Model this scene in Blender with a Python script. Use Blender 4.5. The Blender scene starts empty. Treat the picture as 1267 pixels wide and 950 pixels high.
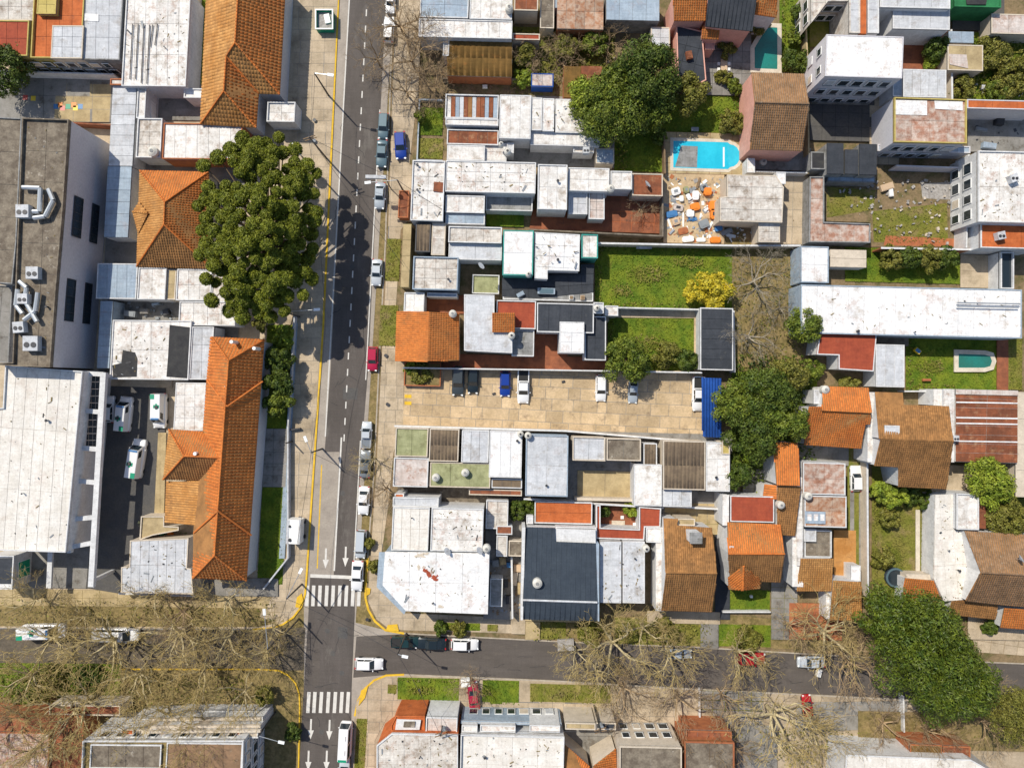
import bpy, math, random
import numpy as np
from mathutils import Vector
R = random.Random(7)
sc = bpy.context.scene
COL = sc.collection
# ---------------------------------------------------------------- camera, sky, sun
S, H = 7.5, 115.0                     # photo pixels per metre on the ground, flying height in metres
cam = bpy.data.cameras.new('camera'); cam.lens = 36.0 * H / (1267 / S); cam.sensor_width = 36; cam.clip_end = 3000; cam.clip_start = 1
co = bpy.data.objects.new('camera', cam); COL.objects.link(co); co.location = (0, 0, H); sc.camera = co
EL = math.radians(51); SX, SY = 0.68, -0.733      # horizontal travel of the sunlight
w = bpy.data.worlds.new('World'); sc.world = w; w.use_nodes = True
nt = w.node_tree; bg = nt.nodes['Background']; sky = nt.nodes.new('ShaderNodeTexSky'); sky.sky_type = 'NISHITA'
sky.sun_disc = False; sky.sun_elevation = EL; sky.sun_rotation = math.atan2(-SX, -SY)
nt.links.new(sky.outputs[0], bg.inputs[0]); bg.inputs[1].default_value = 0.12
sl = bpy.data.lights.new('sun', 'SUN'); sl.energy = 4.3; sl.angle = math.radians(0.5); sl.color = (1, .93, .80)
so = bpy.data.objects.new('sun', sl); COL.objects.link(so)
so.rotation_euler = Vector((SX * math.cos(EL), SY * math.cos(EL), -math.sin(EL))).to_track_quat('-Z', 'Y').to_euler()
sc.view_settings.view_transform = 'Standard'; sc.view_settings.look = 'None'; sc.view_settings.gamma = 1; sc.view_settings.exposure = 0.12

# ---------------------------------------------------------------- materials
def mat(name, c, c2=None, s=.6, stain=None, ss=.35, st=.58, var=0.0, isl=0.0, rough=.85, bump=.25, bs=5.0, metal=0.0, stretch=(1, 1, 1), spec=.3, fine=.12, fs=3.0, speck=.0, soft=.09, streak=0.0, rustc=0.0):
    m = bpy.data.materials.new(name); m.use_nodes = True
    n = m.node_tree.nodes; l = m.node_tree.links; b = n['Principled BSDF']
    b.inputs['Roughness'].default_value = rough; b.inputs['Metallic'].default_value = metal
    b.inputs['Specular IOR Level'].default_value = spec
    g = n.new('ShaderNodeNewGeometry'); mp = n.new('ShaderNodeMapping'); mp.inputs['Scale'].default_value = stretch
    l.new(g.outputs['Position'], mp.inputs['Vector'])
    def noise(sc_, d=5, r=.6):
        t = n.new('ShaderNodeTexNoise'); t.inputs['Scale'].default_value = sc_; t.inputs['Detail'].default_value = d; t.inputs['Roughness'].default_value = r
        l.new(mp.outputs[0], t.inputs['Vector']); return t.outputs['Fac']
    def mapr(x, a, b_, c_=0, d_=1):
        t = n.new('ShaderNodeMapRange'); l.new(x, t.inputs[0])
        for i, v in enumerate((a, b_, c_, d_)): t.inputs[i + 1].default_value = v
        return t.outputs[0]
    def mix(f, a, b_, mode='MIX'):
        t = n.new('ShaderNodeMix'); t.data_type = 'RGBA'; t.blend_type = mode
        if isinstance(f, float): t.inputs[0].default_value = f
        else: l.new(f, t.inputs[0])
        for i, v in ((6, a), (7, b_)):
            if isinstance(v, tuple): t.inputs[i].default_value = (*v, 1)
            else: l.new(v, t.inputs[i])
        return t.outputs[2]
    c2 = c2 or tuple(x * .82 for x in c)
    col = mix(mapr(noise(s), .38, .62), tuple(c), tuple(c2))
    if stain: col = mix(mapr(noise(ss, 9, .72), st - (.035 if soft > .1 else 0), st + soft * .5 + (.02 if soft > .1 else .045), 0, .85), col, tuple(stain))
    if rustc: col = mix(mapr(noise(.42, 11, .8), .54, .60, 0, rustc), col, (.33, .13, .05))
    if speck:
        col = mix(mapr(noise(1.9, 12, .78), .60, .68, 0, speck), col, tuple(x * .32 for x in (stain or c)))
    val = mapr(noise(fs, 6, .7), .3, .7, 1 - fine, 1 + fine)
    if streak:
        for sc3 in ((.35, 3.2, 1), (3.0, .3, 1)):
            m3 = n.new('ShaderNodeMapping'); m3.inputs['Scale'].default_value = sc3; l.new(g.outputs['Position'], m3.inputs['Vector'])
            t3 = n.new('ShaderNodeTexNoise'); t3.inputs['Scale'].default_value = 1; t3.inputs['Detail'].default_value = 7; t3.inputs['Roughness'].default_value = .7; l.new(m3.outputs[0], t3.inputs['Vector'])
            t = n.new('ShaderNodeMath'); t.operation = 'MULTIPLY'; l.new(val, t.inputs[0]); l.new(mapr(t3.outputs['Fac'], .3, .65, 1 - streak, 1.03), t.inputs[1]); val = t.outputs[0]
    if var:
        oi = n.new('ShaderNodeObjectInfo'); v2 = mapr(oi.outputs['Random'], 0, 1, 1 - var, 1 + var * .6)
        t = n.new('ShaderNodeMath'); t.operation = 'MULTIPLY'; l.new(val, t.inputs[0]); l.new(v2, t.inputs[1]); val = t.outputs[0]
    if isl:
        v2 = mapr(g.outputs['Random Per Island'], 0, 1, 1 - isl, 1 + isl)
        t = n.new('ShaderNodeMath'); t.operation = 'MULTIPLY'; l.new(val, t.inputs[0]); l.new(v2, t.inputs[1]); val = t.outputs[0]
    hs = n.new('ShaderNodeHueSaturation'); l.new(val, hs.inputs['Value']); l.new(col, hs.inputs['Color'])
    l.new(hs.outputs[0], b.inputs['Base Color'])
    if bump:
        bn = n.new('ShaderNodeBump'); bn.inputs['Strength'].default_value = bump; bn.inputs['Distance'].default_value = .08
        l.new(noise(bs, 4, .6), bn.inputs['Height']); l.new(bn.outputs[0], b.inputs['Normal'])
    return m
def flatmat(name, c, rough=.4, metal=0.0, spec=.5, coat=0.0):
    m = bpy.data.materials.new(name); m.use_nodes = True; b = m.node_tree.nodes['Principled BSDF']
    b.inputs['Base Color'].default_value = (*c, 1); b.inputs['Roughness'].default_value = rough; b.inputs['Metallic'].default_value = metal
    b.inputs['Specular IOR Level'].default_value = spec; b.inputs['Coat Weight'].default_value = coat; return m
DIRT = (.20, .16, .12)
M = {
 'white': mat('white painted sheet', (.82, .80, .77), (.69, .66, .62), .9, (.36, .30, .24), .55, .545, var=.08, speck=.7, soft=.2, streak=.13, rustc=.4),
 'white2': mat('bright white coating', (.82, .81, .80), (.73, .73, .73), .7, (.46, .39, .32), .5, .58, var=.05, speck=.45, soft=.2, streak=.10, rustc=.28),
 'dirtywhite': mat('weathered white roof', (.74, .70, .64), (.61, .56, .50), 1.0, (.30, .23, .17), .6, .54, var=.10, speck=.7, soft=.18, streak=.22, rustc=.3),
 'speckwhite': mat('white roof with dark stains', (.76, .73, .68), (.66, .62, .56), .5, (.16, .12, .08), 1.3, .66, var=.05, speck=.95, streak=.10, rustc=.15),
 'lightgrey': mat('light grey sheet', (.60, .615, .64), (.51, .525, .55), .8, (.34, .31, .28), .5, .57, var=.08, speck=.7, soft=.2, streak=.14, rustc=.1),
 'grey': mat('grey concrete roof', (.33, .33, .33), (.24, .24, .23), .8, (.12, .11, .09), .6, .58, var=.1, speck=.7, soft=.15, streak=.2),
 'bluegrey': mat('blue grey sheet', (.36, .44, .52), (.30, .37, .45), .6, (.2, .2, .2), .5, .64, var=.08, speck=.7, soft=.2, streak=.15, rustc=.15),
 'brownroof': mat('stained brown concrete roof', (.22, .185, .14), (.125, .10, .075), .8, (.42, .38, .32), 1.0, .60, fine=.25, speck=.7),
 'ochre': mat('ochre concrete', (.46, .36, .20), (.34, .26, .14), .5, (.22, .16, .09), .5, .6, speck=.7),
 'rust': mat('rusty sheet metal', (.31, .10, .045), (.20, .07, .035), .8, (.42, .24, .13), .7, .58, var=.22, speck=.7, soft=.15, streak=.22),
 'rustolive': mat('brown olive rusty sheet', (.22, .12, .03), (.15, .085, .02), .5, (.30, .13, .03), .6, .58, var=.12, streak=.2),
 'rustpatch': mat('patchwork rusty sheet', (.36, .17, .09), (.48, .36, .27), 1.1, (.18, .08, .05), .8, .56, var=.28),
 'rustpale': mat('rusty pale roof', (.42, .22, .15), (.60, .50, .43), 1.0, (.27, .11, .06), .8, .55, var=.12, speck=.7, soft=.2, streak=.2),
 'tile': mat('terracotta tile', (.58, .18, .038), (.46, .135, .03), .5, (.33, .13, .04), .45, .56, isl=.13, bump=.1, soft=.16, speck=.5),
 'tileochre': mat('weathered ochre tile', (.52, .27, .09), (.42, .19, .05), .5, (.34, .17, .06), .6, .55, isl=.14, bump=.1, soft=.16, speck=.5),
 'tilebrown': mat('brown mossy tile', (.33, .16, .055), (.22, .11, .04), .6, (.36, .26, .12), 1.3, .64, isl=.2, bump=.1, soft=.10, speck=.5),
 'tilegrey': mat('grey brown tile', (.27, .165, .095), (.19, .12, .07), .6, (.33, .27, .20), 1.2, .62, isl=.18, bump=.1, soft=.12, speck=.5),
 'redroof': mat('red painted roof', (.36, .075, .035), (.30, .06, .03), .6, (.22, .09, .06), .5, .64, var=.05, speck=.7, soft=.2, streak=.12),
 'orangefloor': mat('orange painted terrace', (.55, .15, .045), (.44, .11, .03), .7, (.25, .09, .05), .6, .6, var=.05, speck=.7, soft=.2, streak=.12),
 'terracotta': mat('terracotta floor', (.30, .105, .05), (.21, .075, .04), .8, (.12, .06, .04), .6, .58, var=.12),
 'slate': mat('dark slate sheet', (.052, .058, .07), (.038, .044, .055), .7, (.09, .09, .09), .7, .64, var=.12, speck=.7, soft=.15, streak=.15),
 'slateblue': mat('dark blue sheet roof', (.045, .060, .080), (.036, .049, .068), .6, (.07, .09, .11), .6, .66, var=.06, soft=.15, streak=.12),
 'blacktar': mat('black membrane', (.03, .03, .033), (.045, .045, .045), .8, (.08, .07, .06), .8, .6),
 'mossroof': mat('moss green painted roof', (.36, .37, .20), (.27, .28, .14), .8, (.14, .13, .06), .7, .58, speck=.7, soft=.2, streak=.15),
 'fibre': mat('brown fibre cement sheet', (.21, .155, .10), (.15, .11, .075), .7, (.09, .07, .05), .8, .58, var=.14, isl=.12),
 'pinkwhite': mat('stained pinkish white roof', (.66, .60, .56), (.55, .46, .41), .8, (.32, .14, .10), .9, .62, speck=.7, soft=.15, streak=.2, rustc=.5),
 'cream': mat('cream render', (.60, .52, .42), (.52, .45, .36), .7, (.33, .28, .22), .6, .6),
 'wallwhite': mat('white render', (.68, .68, .68), (.6, .6, .6), .7, (.35, .32, .28), .6, .62, soft=.2, streak=.12),
 'walllilac': mat('pale grey render', (.56, .55, .57), (.52, .51, .54), .3, (.42, .41, .42), .35, .64, soft=.2),
 'pink': mat('pink render', (.72, .38, .30), (.64, .33, .26), .7, (.5, .3, .24), .6, .62),
 'yellowpaint': mat('faded yellow paint', (.50, .40, .13), (.42, .33, .10), .9, (.3, .24, .12), .7, .6),
 'teal': mat('teal render', (.06, .33, .28), (.05, .25, .22), .8),
 'brick': mat('orange brick', (.42, .15, .06), (.32, .11, .05), 1.5, (.2, .1, .06), .9, .58),
 'bluesheet': mat('blue corrugated sheet', (.015, .08, .34), (.01, .06, .27), .7, (.02, .05, .16), .6, .64, var=.1),
 'greensheet': mat('green tarpaulin', (.03, .19, .07), (.02, .13, .05), .7, var=.1),
 'asphalt': mat('worn asphalt', (.112, .097, .088), (.088, .076, .068), .25, (.15, .135, .12), .22, .57, bump=.3, bs=14, fine=.16, fs=7, stretch=(1.6, .5, 1), speck=.35, streak=.10),
 'asphaltx': mat('worn street asphalt', (.115, .099, .088), (.092, .079, .069), .25, (.14, .12, .10), .22, .57, bump=.3, bs=14, fine=.16, fs=7, stretch=(.5, 1.6, 1), speck=.35, streak=.08),
 'darkasphalt': mat('dark yard asphalt', (.080, .078, .078), (.10, .094, .086), .5, (.13, .11, .085), .35, .62, bump=.3, bs=14, fine=.2),
 'concrete': mat('tan concrete', (.50, .405, .29), (.40, .32, .22), .35, (.24, .19, .13), .35, .58, var=.13, fine=.14, fs=4, speck=.7, soft=.2, streak=.06),
 'lot': mat('sandy concrete', (.56, .42, .26), (.46, .34, .20), .35, (.27, .20, .13), .5, .56, var=.2, fine=.16, fs=3, speck=.7, soft=.2, streak=.06),
 'lane': mat('pale concrete lane', (.37, .325, .275), (.31, .27, .23), .4, (.22, .19, .16), .4, .6, var=.06, speck=.7),
 'pavegrey': mat('grey paving', (.27, .255, .235), (.20, .19, .17), .5, (.12, .10, .08), .5, .56, var=.15, speck=.7),
 'dirt': mat('bare soil', (.24, .17, .095), (.16, .12, .06), .5, (.11, .10, .035), .5, .52, bump=.6, fine=.25),
 'litter': mat('litter strewn old street', (.135, .11, .08), (.09, .075, .055), .5, (.22, .16, .07), .6, .56, bump=.5, fine=.35, fs=2.5, speck=.6),
 'leafdirt': mat('leaf strewn soil', (.25, .185, .08), (.16, .125, .045), .7, (.27, .19, .09), .6, .55, bump=.6, fine=.35, fs=2.5),
 'grass': mat('lawn grass', (.085, .145, .008), (.165, .205, .014), .45, (.20, .19, .03), .35, .60, bump=.6, bs=9, fine=.25, isl=.15, soft=.2),
 'grassdry': mat('dry patchy grass', (.14, .155, .018), (.21, .19, .04), .5, (.25, .18, .09), .4, .55, bump=.6, bs=9, fine=.25, isl=.2, soft=.2),
 'leafdark': mat('dark green leaves', (.038, .068, .008), (.095, .125, .014), .8, isl=.45, bump=0, rough=.6),
 'leafmid': mat('glossy mid green leaves', (.042, .075, .008), (.115, .145, .012), .8, isl=.5, bump=0, rough=.5),
 'leaf': mat('green leaves', (.065, .10, .010), (.16, .19, .02), .8, isl=.45, bump=0, rough=.6),
 'leaflight': mat('light green leaves', (.14, .20, .016), (.26, .30, .03), .8, isl=.4, bump=0, rough=.6),
 'leafolive': mat('olive leaves', (.13, .135, .02), (.18, .165, .03), .8, isl=.45, bump=0, rough=.6),
 'leafyellow': mat('yellow leaves', (.52, .40, .02), (.42, .36, .03), .8, isl=.3, bump=0, rough=.6),
 'needle': mat('conifer foliage', (.10, .125, .008), (.185, .20, .014), 1.2, isl=.4, bump=0, rough=.6),
 'bark': mat('bark', (.17, .12, .075), (.11, .08, .05), 2.0),
 'twigolive': mat('olive yellow bare branches', (.52, .40, .16), (.38, .28, .12), .8, isl=.2, bump=0),
 'limbpale': mat('pale plane tree bark', (.50, .42, .25), (.36, .30, .17), 1.2, (.24, .19, .10), 1.5, .58, bump=.1),
 'twigbrown': mat('brown bare branches', (.40, .29, .17), (.29, .205, .12), .8, isl=.2, bump=0),
 'twiggrey': mat('grey brown bare branches', (.33, .29, .22), (.25, .21, .16), .8, isl=.2, bump=0),
 'linewhite': mat('worn white road paint', (.66, .64, .60), (.56, .54, .50), 1.5, (.22, .20, .18), 1.6, .60),
 'kerbyellow': mat('worn yellow kerb paint', (.72, .46, .035), (.60, .37, .03), 1.0, (.34, .26, .12), .8, .60),
 'kerb': mat('grey kerb', (.42, .37, .30), (.34, .29, .23), 1.0, (.2, .17, .13), .8, .6),
 'gravel': mat('rubble', (.42, .40, .38), (.28, .26, .24), 2.5, isl=.3, bump=.5),
 'wood': mat('weathered wood', (.25, .17, .10), (.18, .12, .07), 1.5),
 'steel': flatmat('galvanised steel', (.55, .57, .58), .4, .7), 'darkmetal': flatmat('dark metal', (.05, .05, .055), .5, .3),
 'glass': flatmat('dark glass', (.018, .028, .036), .12, 0, .6), 'rubber': flatmat('rubber', (.02, .02, .02), .8),
 'lamp': flatmat('lamp cover', (.8, .82, .82), .3), 'red': flatmat('red lens', (.45, .02, .02), .3),
 'plasticwhite': flatmat('white plastic', (.78, .78, .76), .5), 'plasticorange': flatmat('orange plastic', (.75, .22, .02), .5),
 'plasticblue': flatmat('blue plastic', (.05, .18, .40), .5), 'plastictan': flatmat('tan plastic', (.55, .40, .26), .6), 'plasticgrey': flatmat('grey plastic', (.22, .24, .26), .6),
 'plasticyellow': flatmat('yellow plastic', (.8, .55, .03), .5), 'greenpaint': flatmat('green paint', (.0, .27, .15), .5),
 'tank': mat('tank plastic', (.62, .60, .55), (.5, .48, .43), 1.5), 'pool': mat('pool water', (.02, .44, .62), (.03, .52, .70), .35, rough=.06, bump=.12, bs=1.2, spec=.5, fine=.05),
 'poolgreen': mat('green pool water', (.02, .20, .17), (.03, .15, .12), .3, rough=.08, bump=.1, bs=1.5, spec=.5), 'coping': mat('pool coping', (.62, .56, .46), (.52, .46, .37), 1.0),
}
CARC = {'white': (.80, .80, .80), 'silver': (.50, .54, .58), 'grey': (.19, .215, .24), 'teal': (.10, .16, .19), 'dark': (.045, .055, .06), 'black': (.012, .02, .024),
        'blue': (.008, .04, .27), 'red': (.40, .01, .015), 'crimson': (.42, .01, .05), 'palegrey': (.36, .41, .46), 'bottle': (.01, .035, .035)}
for k, v in CARC.items(): M['car_' + k] = flatmat('car paint ' + k, v, .28, .1, .5, .6)

# ---------------------------------------------------------------- geometry helpers
def W(px, py, h=0.0):
    f = (1 - h / H) / S
    return ((px - 633.5) * f, (475 - py) * f)
def area(p): return sum(p[i][0] * p[(i + 1) % len(p)][1] - p[(i + 1) % len(p)][0] * p[i][1] for i in range(len(p))) / 2
def ccw(p): return list(p) if area(p) > 0 else list(p)[::-1]
def inset(p, d):
    p = ccw([q[:2] for q in p]); n = len(p); out = []
    for i in range(n):
        a, b, c = Vector(p[i - 1]), Vector(p[i]), Vector(p[(i + 1) % n])
        e1 = (b - a); e2 = (c - b)
        if e1.length < 1e-6 or e2.length < 1e-6: out.append(tuple(b)); continue
        e1.normalize(); e2.normalize()
        n1 = Vector((-e1.y, e1.x)); n2 = Vector((-e2.y, e2.x)); m = n1 + n2
        if m.length < .2: out.append(tuple(b)); continue
        m.normalize(); k = d / max(.35, m.dot(n1)); out.append((b.x + m.x * k, b.y + m.y * k))
    return out
class MB:
    def __init__(s): s.v = []; s.f = []
    def add(s, v, f):
        o = len(s.v); s.v += [tuple(x) for x in v]; s.f += [tuple(i + o for i in q) for q in f]
    def prism(s, p, z0, z1, bottom=True):
        p = ccw([q[:2] for q in p]); n = len(p)
        f = [tuple(range(n, 2 * n))] + [(i, (i + 1) % n, (i + 1) % n + n, i + n) for i in range(n)]
        if bottom: f.append(tuple(range(n - 1, -1, -1)))
        s.add([(x, y, z0) for x, y in p] + [(x, y, z1) for x, y in p], f)
    def box(s, cx, cy, cz, sx, sy, sz, rz=0):
        c, n = math.cos(rz), math.sin(rz)
        s.prism([(cx + x * c - y * n, cy + x * n + y * c) for x, y in ((-sx / 2, -sy / 2), (sx / 2, -sy / 2), (sx / 2, sy / 2), (-sx / 2, sy / 2))], cz - sz / 2, cz + sz / 2)
    def cyl(s, x, y, z0, z1, r0, r1=None, n=12):
        r1 = r0 if r1 is None else r1; a = [2 * math.pi * i / n for i in range(n)]
        v = [(x + r0 * math.cos(t), y + r0 * math.sin(t), z0) for t in a] + [(x + r1 * math.cos(t), y + r1 * math.sin(t), z1) for t in a]
        s.add(v, [(i, (i + 1) % n, (i + 1) % n + n, i + n) for i in range(n)] + [tuple(range(n, 2 * n)), tuple(range(n - 1, -1, -1))])
    def tube(s, a, b, r0, r1=None, n=6):
        r1 = r0 if r1 is None else r1; a = Vector(a); b = Vector(b); d = (b - a).normalized()
        u = d.cross(Vector((0, 0, 1)) if abs(d.z) < .9 else Vector((1, 0, 0))).normalized(); q = d.cross(u)
        v = [a + (u * math.cos(2 * math.pi * i / n) + q * math.sin(2 * math.pi * i / n)) * r0 for i in range(n)] + [b + (u * math.cos(2 * math.pi * i / n) + q * math.sin(2 * math.pi * i / n)) * r1 for i in range(n)]
        s.add(v, [(i, (i + 1) % n, (i + 1) % n + n, i + n) for i in range(n)] + [tuple(range(n, 2 * n)), tuple(range(n - 1, -1, -1))])
    def sheet(s, p, z): p = ccw([q[:2] for q in p]); s.add([(x, y, z) for x, y in p], [tuple(range(len(p)))])
    def build(s, name, m, parent=None, kind=None, smooth=False, label=None):
        me = bpy.data.meshes.new(name); o = bpy.data.objects.new(name, me); COL.objects.link(o)
        v = s.v
        if parent is not None:
            o.parent = parent; L = origin(parent); v = [(x - L[0], y - L[1], z - L[2]) for x, y, z in v]
        me.from_pydata(v, [], s.f); me.materials.append(M[m] if isinstance(m, str) else m)
        if smooth: me.polygons.foreach_set('use_smooth', [True] * len(me.polygons))
        if kind: o['kind'] = kind
        if label: o['label'] = label
        return o
def origin(o):
    L = Vector((0, 0, 0))
    while o is not None: L += o.location; o = o.parent
    return L
def npmesh(name, v, f, m, parent=None, kind=None, smooth=False):      # v (N,3), f (F,k) numpy
    me = bpy.data.meshes.new(name); k = f.shape[1]
    if parent is not None: v = v - np.array(origin(parent))
    me.vertices.add(len(v)); me.vertices.foreach_set('co', v.astype(np.float32).ravel())
    me.loops.add(f.size); me.loops.foreach_set('vertex_index', f.astype(np.int32).ravel())
    me.polygons.add(len(f)); me.polygons.foreach_set('loop_start', np.arange(0, f.size, k, dtype=np.int32)); me.polygons.foreach_set('loop_total', np.full(len(f), k, dtype=np.int32))
    if smooth: me.polygons.foreach_set('use_smooth', np.ones(len(f), dtype=bool))
    me.update(calc_edges=True); me.validate(); me.materials.append(M[m])
    o = bpy.data.objects.new(name, me); COL.objects.link(o)
    if parent is not None: o.parent = parent
    if kind: o['kind'] = kind
    return o
LAB = set()
def tag(o, label, cat, group=None):
    o['label'] = label; o['category'] = cat
    if group: o['group'] = group
    return o
def thing(name, label, cat, loc, group=None, rz=0):
    o = bpy.data.objects.new(name, None); COL.objects.link(o); o.location = loc; o.rotation_euler = (0, 0, rz); o.empty_display_size = .3
    return tag(o, label, cat, group)
def shear(x0, y0, x1, y1):
    cx, cy = (x0 + x1) / 2, (y0 + y1) / 2
    k = .024 if cx > 470 else 0.01; m = .055 if cx < 450 else max(0., .055 * (1 - (cx - 450) / 300))
    return [(x - m * (y - cy), y + k * (x - cx)) for x, y in ((x0, y0), (x1, y0), (x1, y1), (x0, y1))]
def PP(p): return shear(*p) if len(p) == 4 and not isinstance(p[0], (tuple, list)) else list(p)
def clip(poly, edge_pts):             # clip polygon by convex ccw/cw cell
    cell = ccw(edge_pts)
    out = poly
    for i in range(len(cell)):
        a, b = cell[i], cell[(i + 1) % len(cell)]; nx, ny = -(b[1] - a[1]), b[0] - a[0]
        d = lambda p: (p[0] - a[0]) * nx + (p[1] - a[1]) * ny
        res = []
        for j in range(len(out)):
            p, q = out[j], out[(j + 1) % len(out)]; dp, dq = d(p), d(q)
            if dp >= 0: res.append(p)
            if (dp >= 0) != (dq >= 0):
                t = dp / (dp - dq); res.append((p[0] + (q[0] - p[0]) * t, p[1] + (q[1] - p[1]) * t))
        out = res
        if len(out) < 3: return []
    return out
MC = {}
def piece(name, poly, z, t, m, parent):
    poly = ccw(poly)
    if abs(area(poly)) < .25: return
    cx, cy = poly[0]
    key = (name, m, round(t, 3), tuple((round((x - cx) * 20), round((y - cy) * 20)) for x, y in poly))
    me = MC.get(key)
    if me is None:
        me = bpy.data.meshes.new(name); b = MB(); b.prism([(x - cx, y - cy) for x, y in poly], 0, t, False)
        me.from_pydata(b.v, [], b.f); me.materials.append(M[m]); MC[key] = me
    o = bpy.data.objects.new(name, me); COL.objects.link(o); L = origin(parent); o.parent = parent; o.location = (cx - L.x, cy - L.y, z - L.z)
    return o
def grid(name, wp, z, t, m, parent, pw, ph, gap=.07, frame=None, jit=0.0, zj=.012, stagger=0.0):
    """lay separate pieces over world polygon wp; pw x ph metres, axis from the polygon's first edge"""
    wp = ccw(wp); f = frame or wp
    e = max(((Vector(f[(i + 1) % len(f)]) - Vector(f[i])) for i in range(len(f))), key=lambda q: abs(q.x))
    if e.x < 0: e = -e
    e.normalize(); q = Vector((-e.y, e.x)); o = Vector(wp[0])
    us = [(Vector(p) - o).dot(e) for p in wp]; vs = [(Vector(p) - o).dot(q) for p in wp]
    nx = max(1, round((max(us) - min(us)) / pw)); ny = max(1, round((max(vs) - min(vs)) / ph))
    dx = (max(us) - min(us)) / nx; dy = (max(vs) - min(vs)) / ny
    uv = ccw(list(zip(us, vs)))
    for j in range(ny):
        off = (j % 2) * stagger * dx
        xs = [min(us) + dx * i + off + (R.uniform(-jit, jit) * dx if 0 < i < nx else 0) for i in range(nx + 1)]
        if off: xs = [min(us)] + xs
        for i in range(len(xs) - 1):
            u0, u1, v0, v1 = xs[i] + gap / 2, xs[i + 1] - gap / 2, min(vs) + dy * j + gap / 2, min(vs) + dy * (j + 1) - gap / 2
            if u1 - u0 < .2: continue
            c = clip(uv, [(u0, v0), (u1, v0), (u1, v1), (u0, v1)])
            if len(c) < 3: continue
            piece(name, [tuple(o + e * a + q * b) for a, b in c], z + R.uniform(0, zj), t, m, parent)
# ---------------------------------------------------------------- building kit
def loop_of(faces):
    cnt = {}
    for f in faces:
        for i in range(len(f)):
            a, b = f[i], f[(i + 1) % len(f)]; cnt.setdefault((min(a, b), max(a, b)), []).append((a, b))
    nxt = {v[0][0]: v[0][1] for k, v in cnt.items() if len(v) == 1}
    inner = [k for k, v in cnt.items() if len(v) == 2]
    loop = []
    if nxt:
        s = next(iter(nxt)); c = s
        while c in nxt:
            loop.append(c); c = nxt.pop(c)
            if c == s: break
    return loop, inner
def tile_rows(pts, rib, course, m, parent, hgt=.038, rw=.44):
    P3 = [Vector(p) for p in pts]; n = Vector((0, 0, 0)); c = sum(P3, Vector()) / len(P3)
    for i in range(len(P3)): n += (P3[i] - c).cross(P3[(i + 1) % len(P3)] - c)
    if n.z < 0: n = -n
    n.normalize()
    down = Vector((n.x, n.y, 0))
    if down.length < .02: down = Vector((0, -1, 0))
    v = (down - n * down.dot(n)).normalized(); u = n.cross(v).normalized()
    uv = [((p - c).dot(u), (p - c).dot(v)) for p in P3]
    V = []; 
    a0 = min(x for x, _ in uv); a1 = max(x for x, _ in uv); k = max(1, int((a1 - a0) / rib)); rib = (a1 - a0) / k
    segs = []
    for i in range(k):
        x = a0 + rib * (i + .5); ys = []
        for j in range(len(uv)):
            p, q = uv[j], uv[(j + 1) % len(uv)]
            if (p[0] - x) * (q[0] - x) < 0: ys.append(p[1] + (q[1] - p[1]) * (x - p[0]) / (q[0] - p[0]))
        ys.sort()
        for j in range(0, len(ys) - 1, 2):
            L = ys[j + 1] - ys[j]; nn = max(1, round(L / course))
            for t in range(nn): segs.append((x, ys[j] + L * t / nn, ys[j] + L * (t + 1) / nn))
    if not segs: return
    s = np.array(segs); N = len(s); r = rib * rw; rg = np.random.default_rng(len(segs))
    jx = rg.normal(0, rib * .03, N); jz = rg.normal(0, .008, N) + (rg.random(N) < .03) * .035
    prof = [(-r, 0), (-r * .55, hgt), (r * .55, hgt), (r, 0)]
    vv = np.zeros((N, 8, 3)); un, vn, nn_, cn = map(np.array, (u, v, n, c))
    for e in range(2):
        y = s[:, 1 + e] + (0.04 if e else 0)
        for q, (px, pz) in enumerate(prof):
            lift = (.02 if e else -.006) + jz
            vv[:, e * 4 + q] = cn + np.outer(s[:, 0] + px + jx, un) + np.outer(y, vn) + np.outer(pz + lift if pz else np.full(N, -.02), nn_)
    f = np.array([(0, 1, 5, 4), (1, 2, 6, 5), (2, 3, 7, 6), (4, 5, 6, 7)])
    F = (np.arange(N)[:, None, None] * 8 + f[None]).reshape(-1, 4)
    return npmesh('tile_rows', vv.reshape(-1, 3), F, m, parent, 'stuff')
def T(root, pts, faces, m='tile', rib=.5, course=.5, wall='cream', ms=None, caps=True, inse=.35, base=0.1, cap_m=None):
    wp = [(*W(x, y, h), h) for x, y, h in pts]
    roof = MB()
    for fi, f in enumerate(faces):
        q = [wp[i] for i in f]
        if area(q) < 0: q = q[::-1]
        n = len(q); roof.add(q + [(x, y, z - .18) for x, y, z in q], [tuple(range(n)), tuple(range(2 * n - 1, n - 1, -1))] + [(i, i + n, (i + 1) % n + n, (i + 1) % n) for i in range(n)])
    ro = roof.build('roof', 'tilebrown' if m.startswith('tile') else m, root)
    for fi, f in enumerate(faces):
        tile_rows([wp[i] for i in f], rib, course, (ms[fi] if ms else m), ro)
    loop, inner = loop_of(faces)
    if caps:
        cb = MB()
        for a, b in inner:
            A, B = Vector(wp[a]), Vector(wp[b]); L = (B - A).length; k = max(1, int(L / .5))
            for i in range(k): cb.tube(A.lerp(B, i / k) + Vector((0, 0, .05)), A.lerp(B, (i + 1) / k) + Vector((0, 0, .09)), .13, .16, 6)
        if cb.v: cb.build('ridge_caps', cap_m or m, ro, 'stuff')
    if wall and len(loop) > 2:
        lp = [wp[i] for i in loop]; o2 = lp if area(lp) > 0 else lp[::-1]; ins = inset(o2, inse); n = len(ins); b = MB()
        b.add([(x, y, base) for x, y in ins] + [(ins[i][0], ins[i][1], o2[i][2] - .17) for i in range(n)], [(i, (i + 1) % n, (i + 1) % n + n, i + n) for i in range(n)])
        b.build('wall', wall, root)
    return ro
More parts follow.
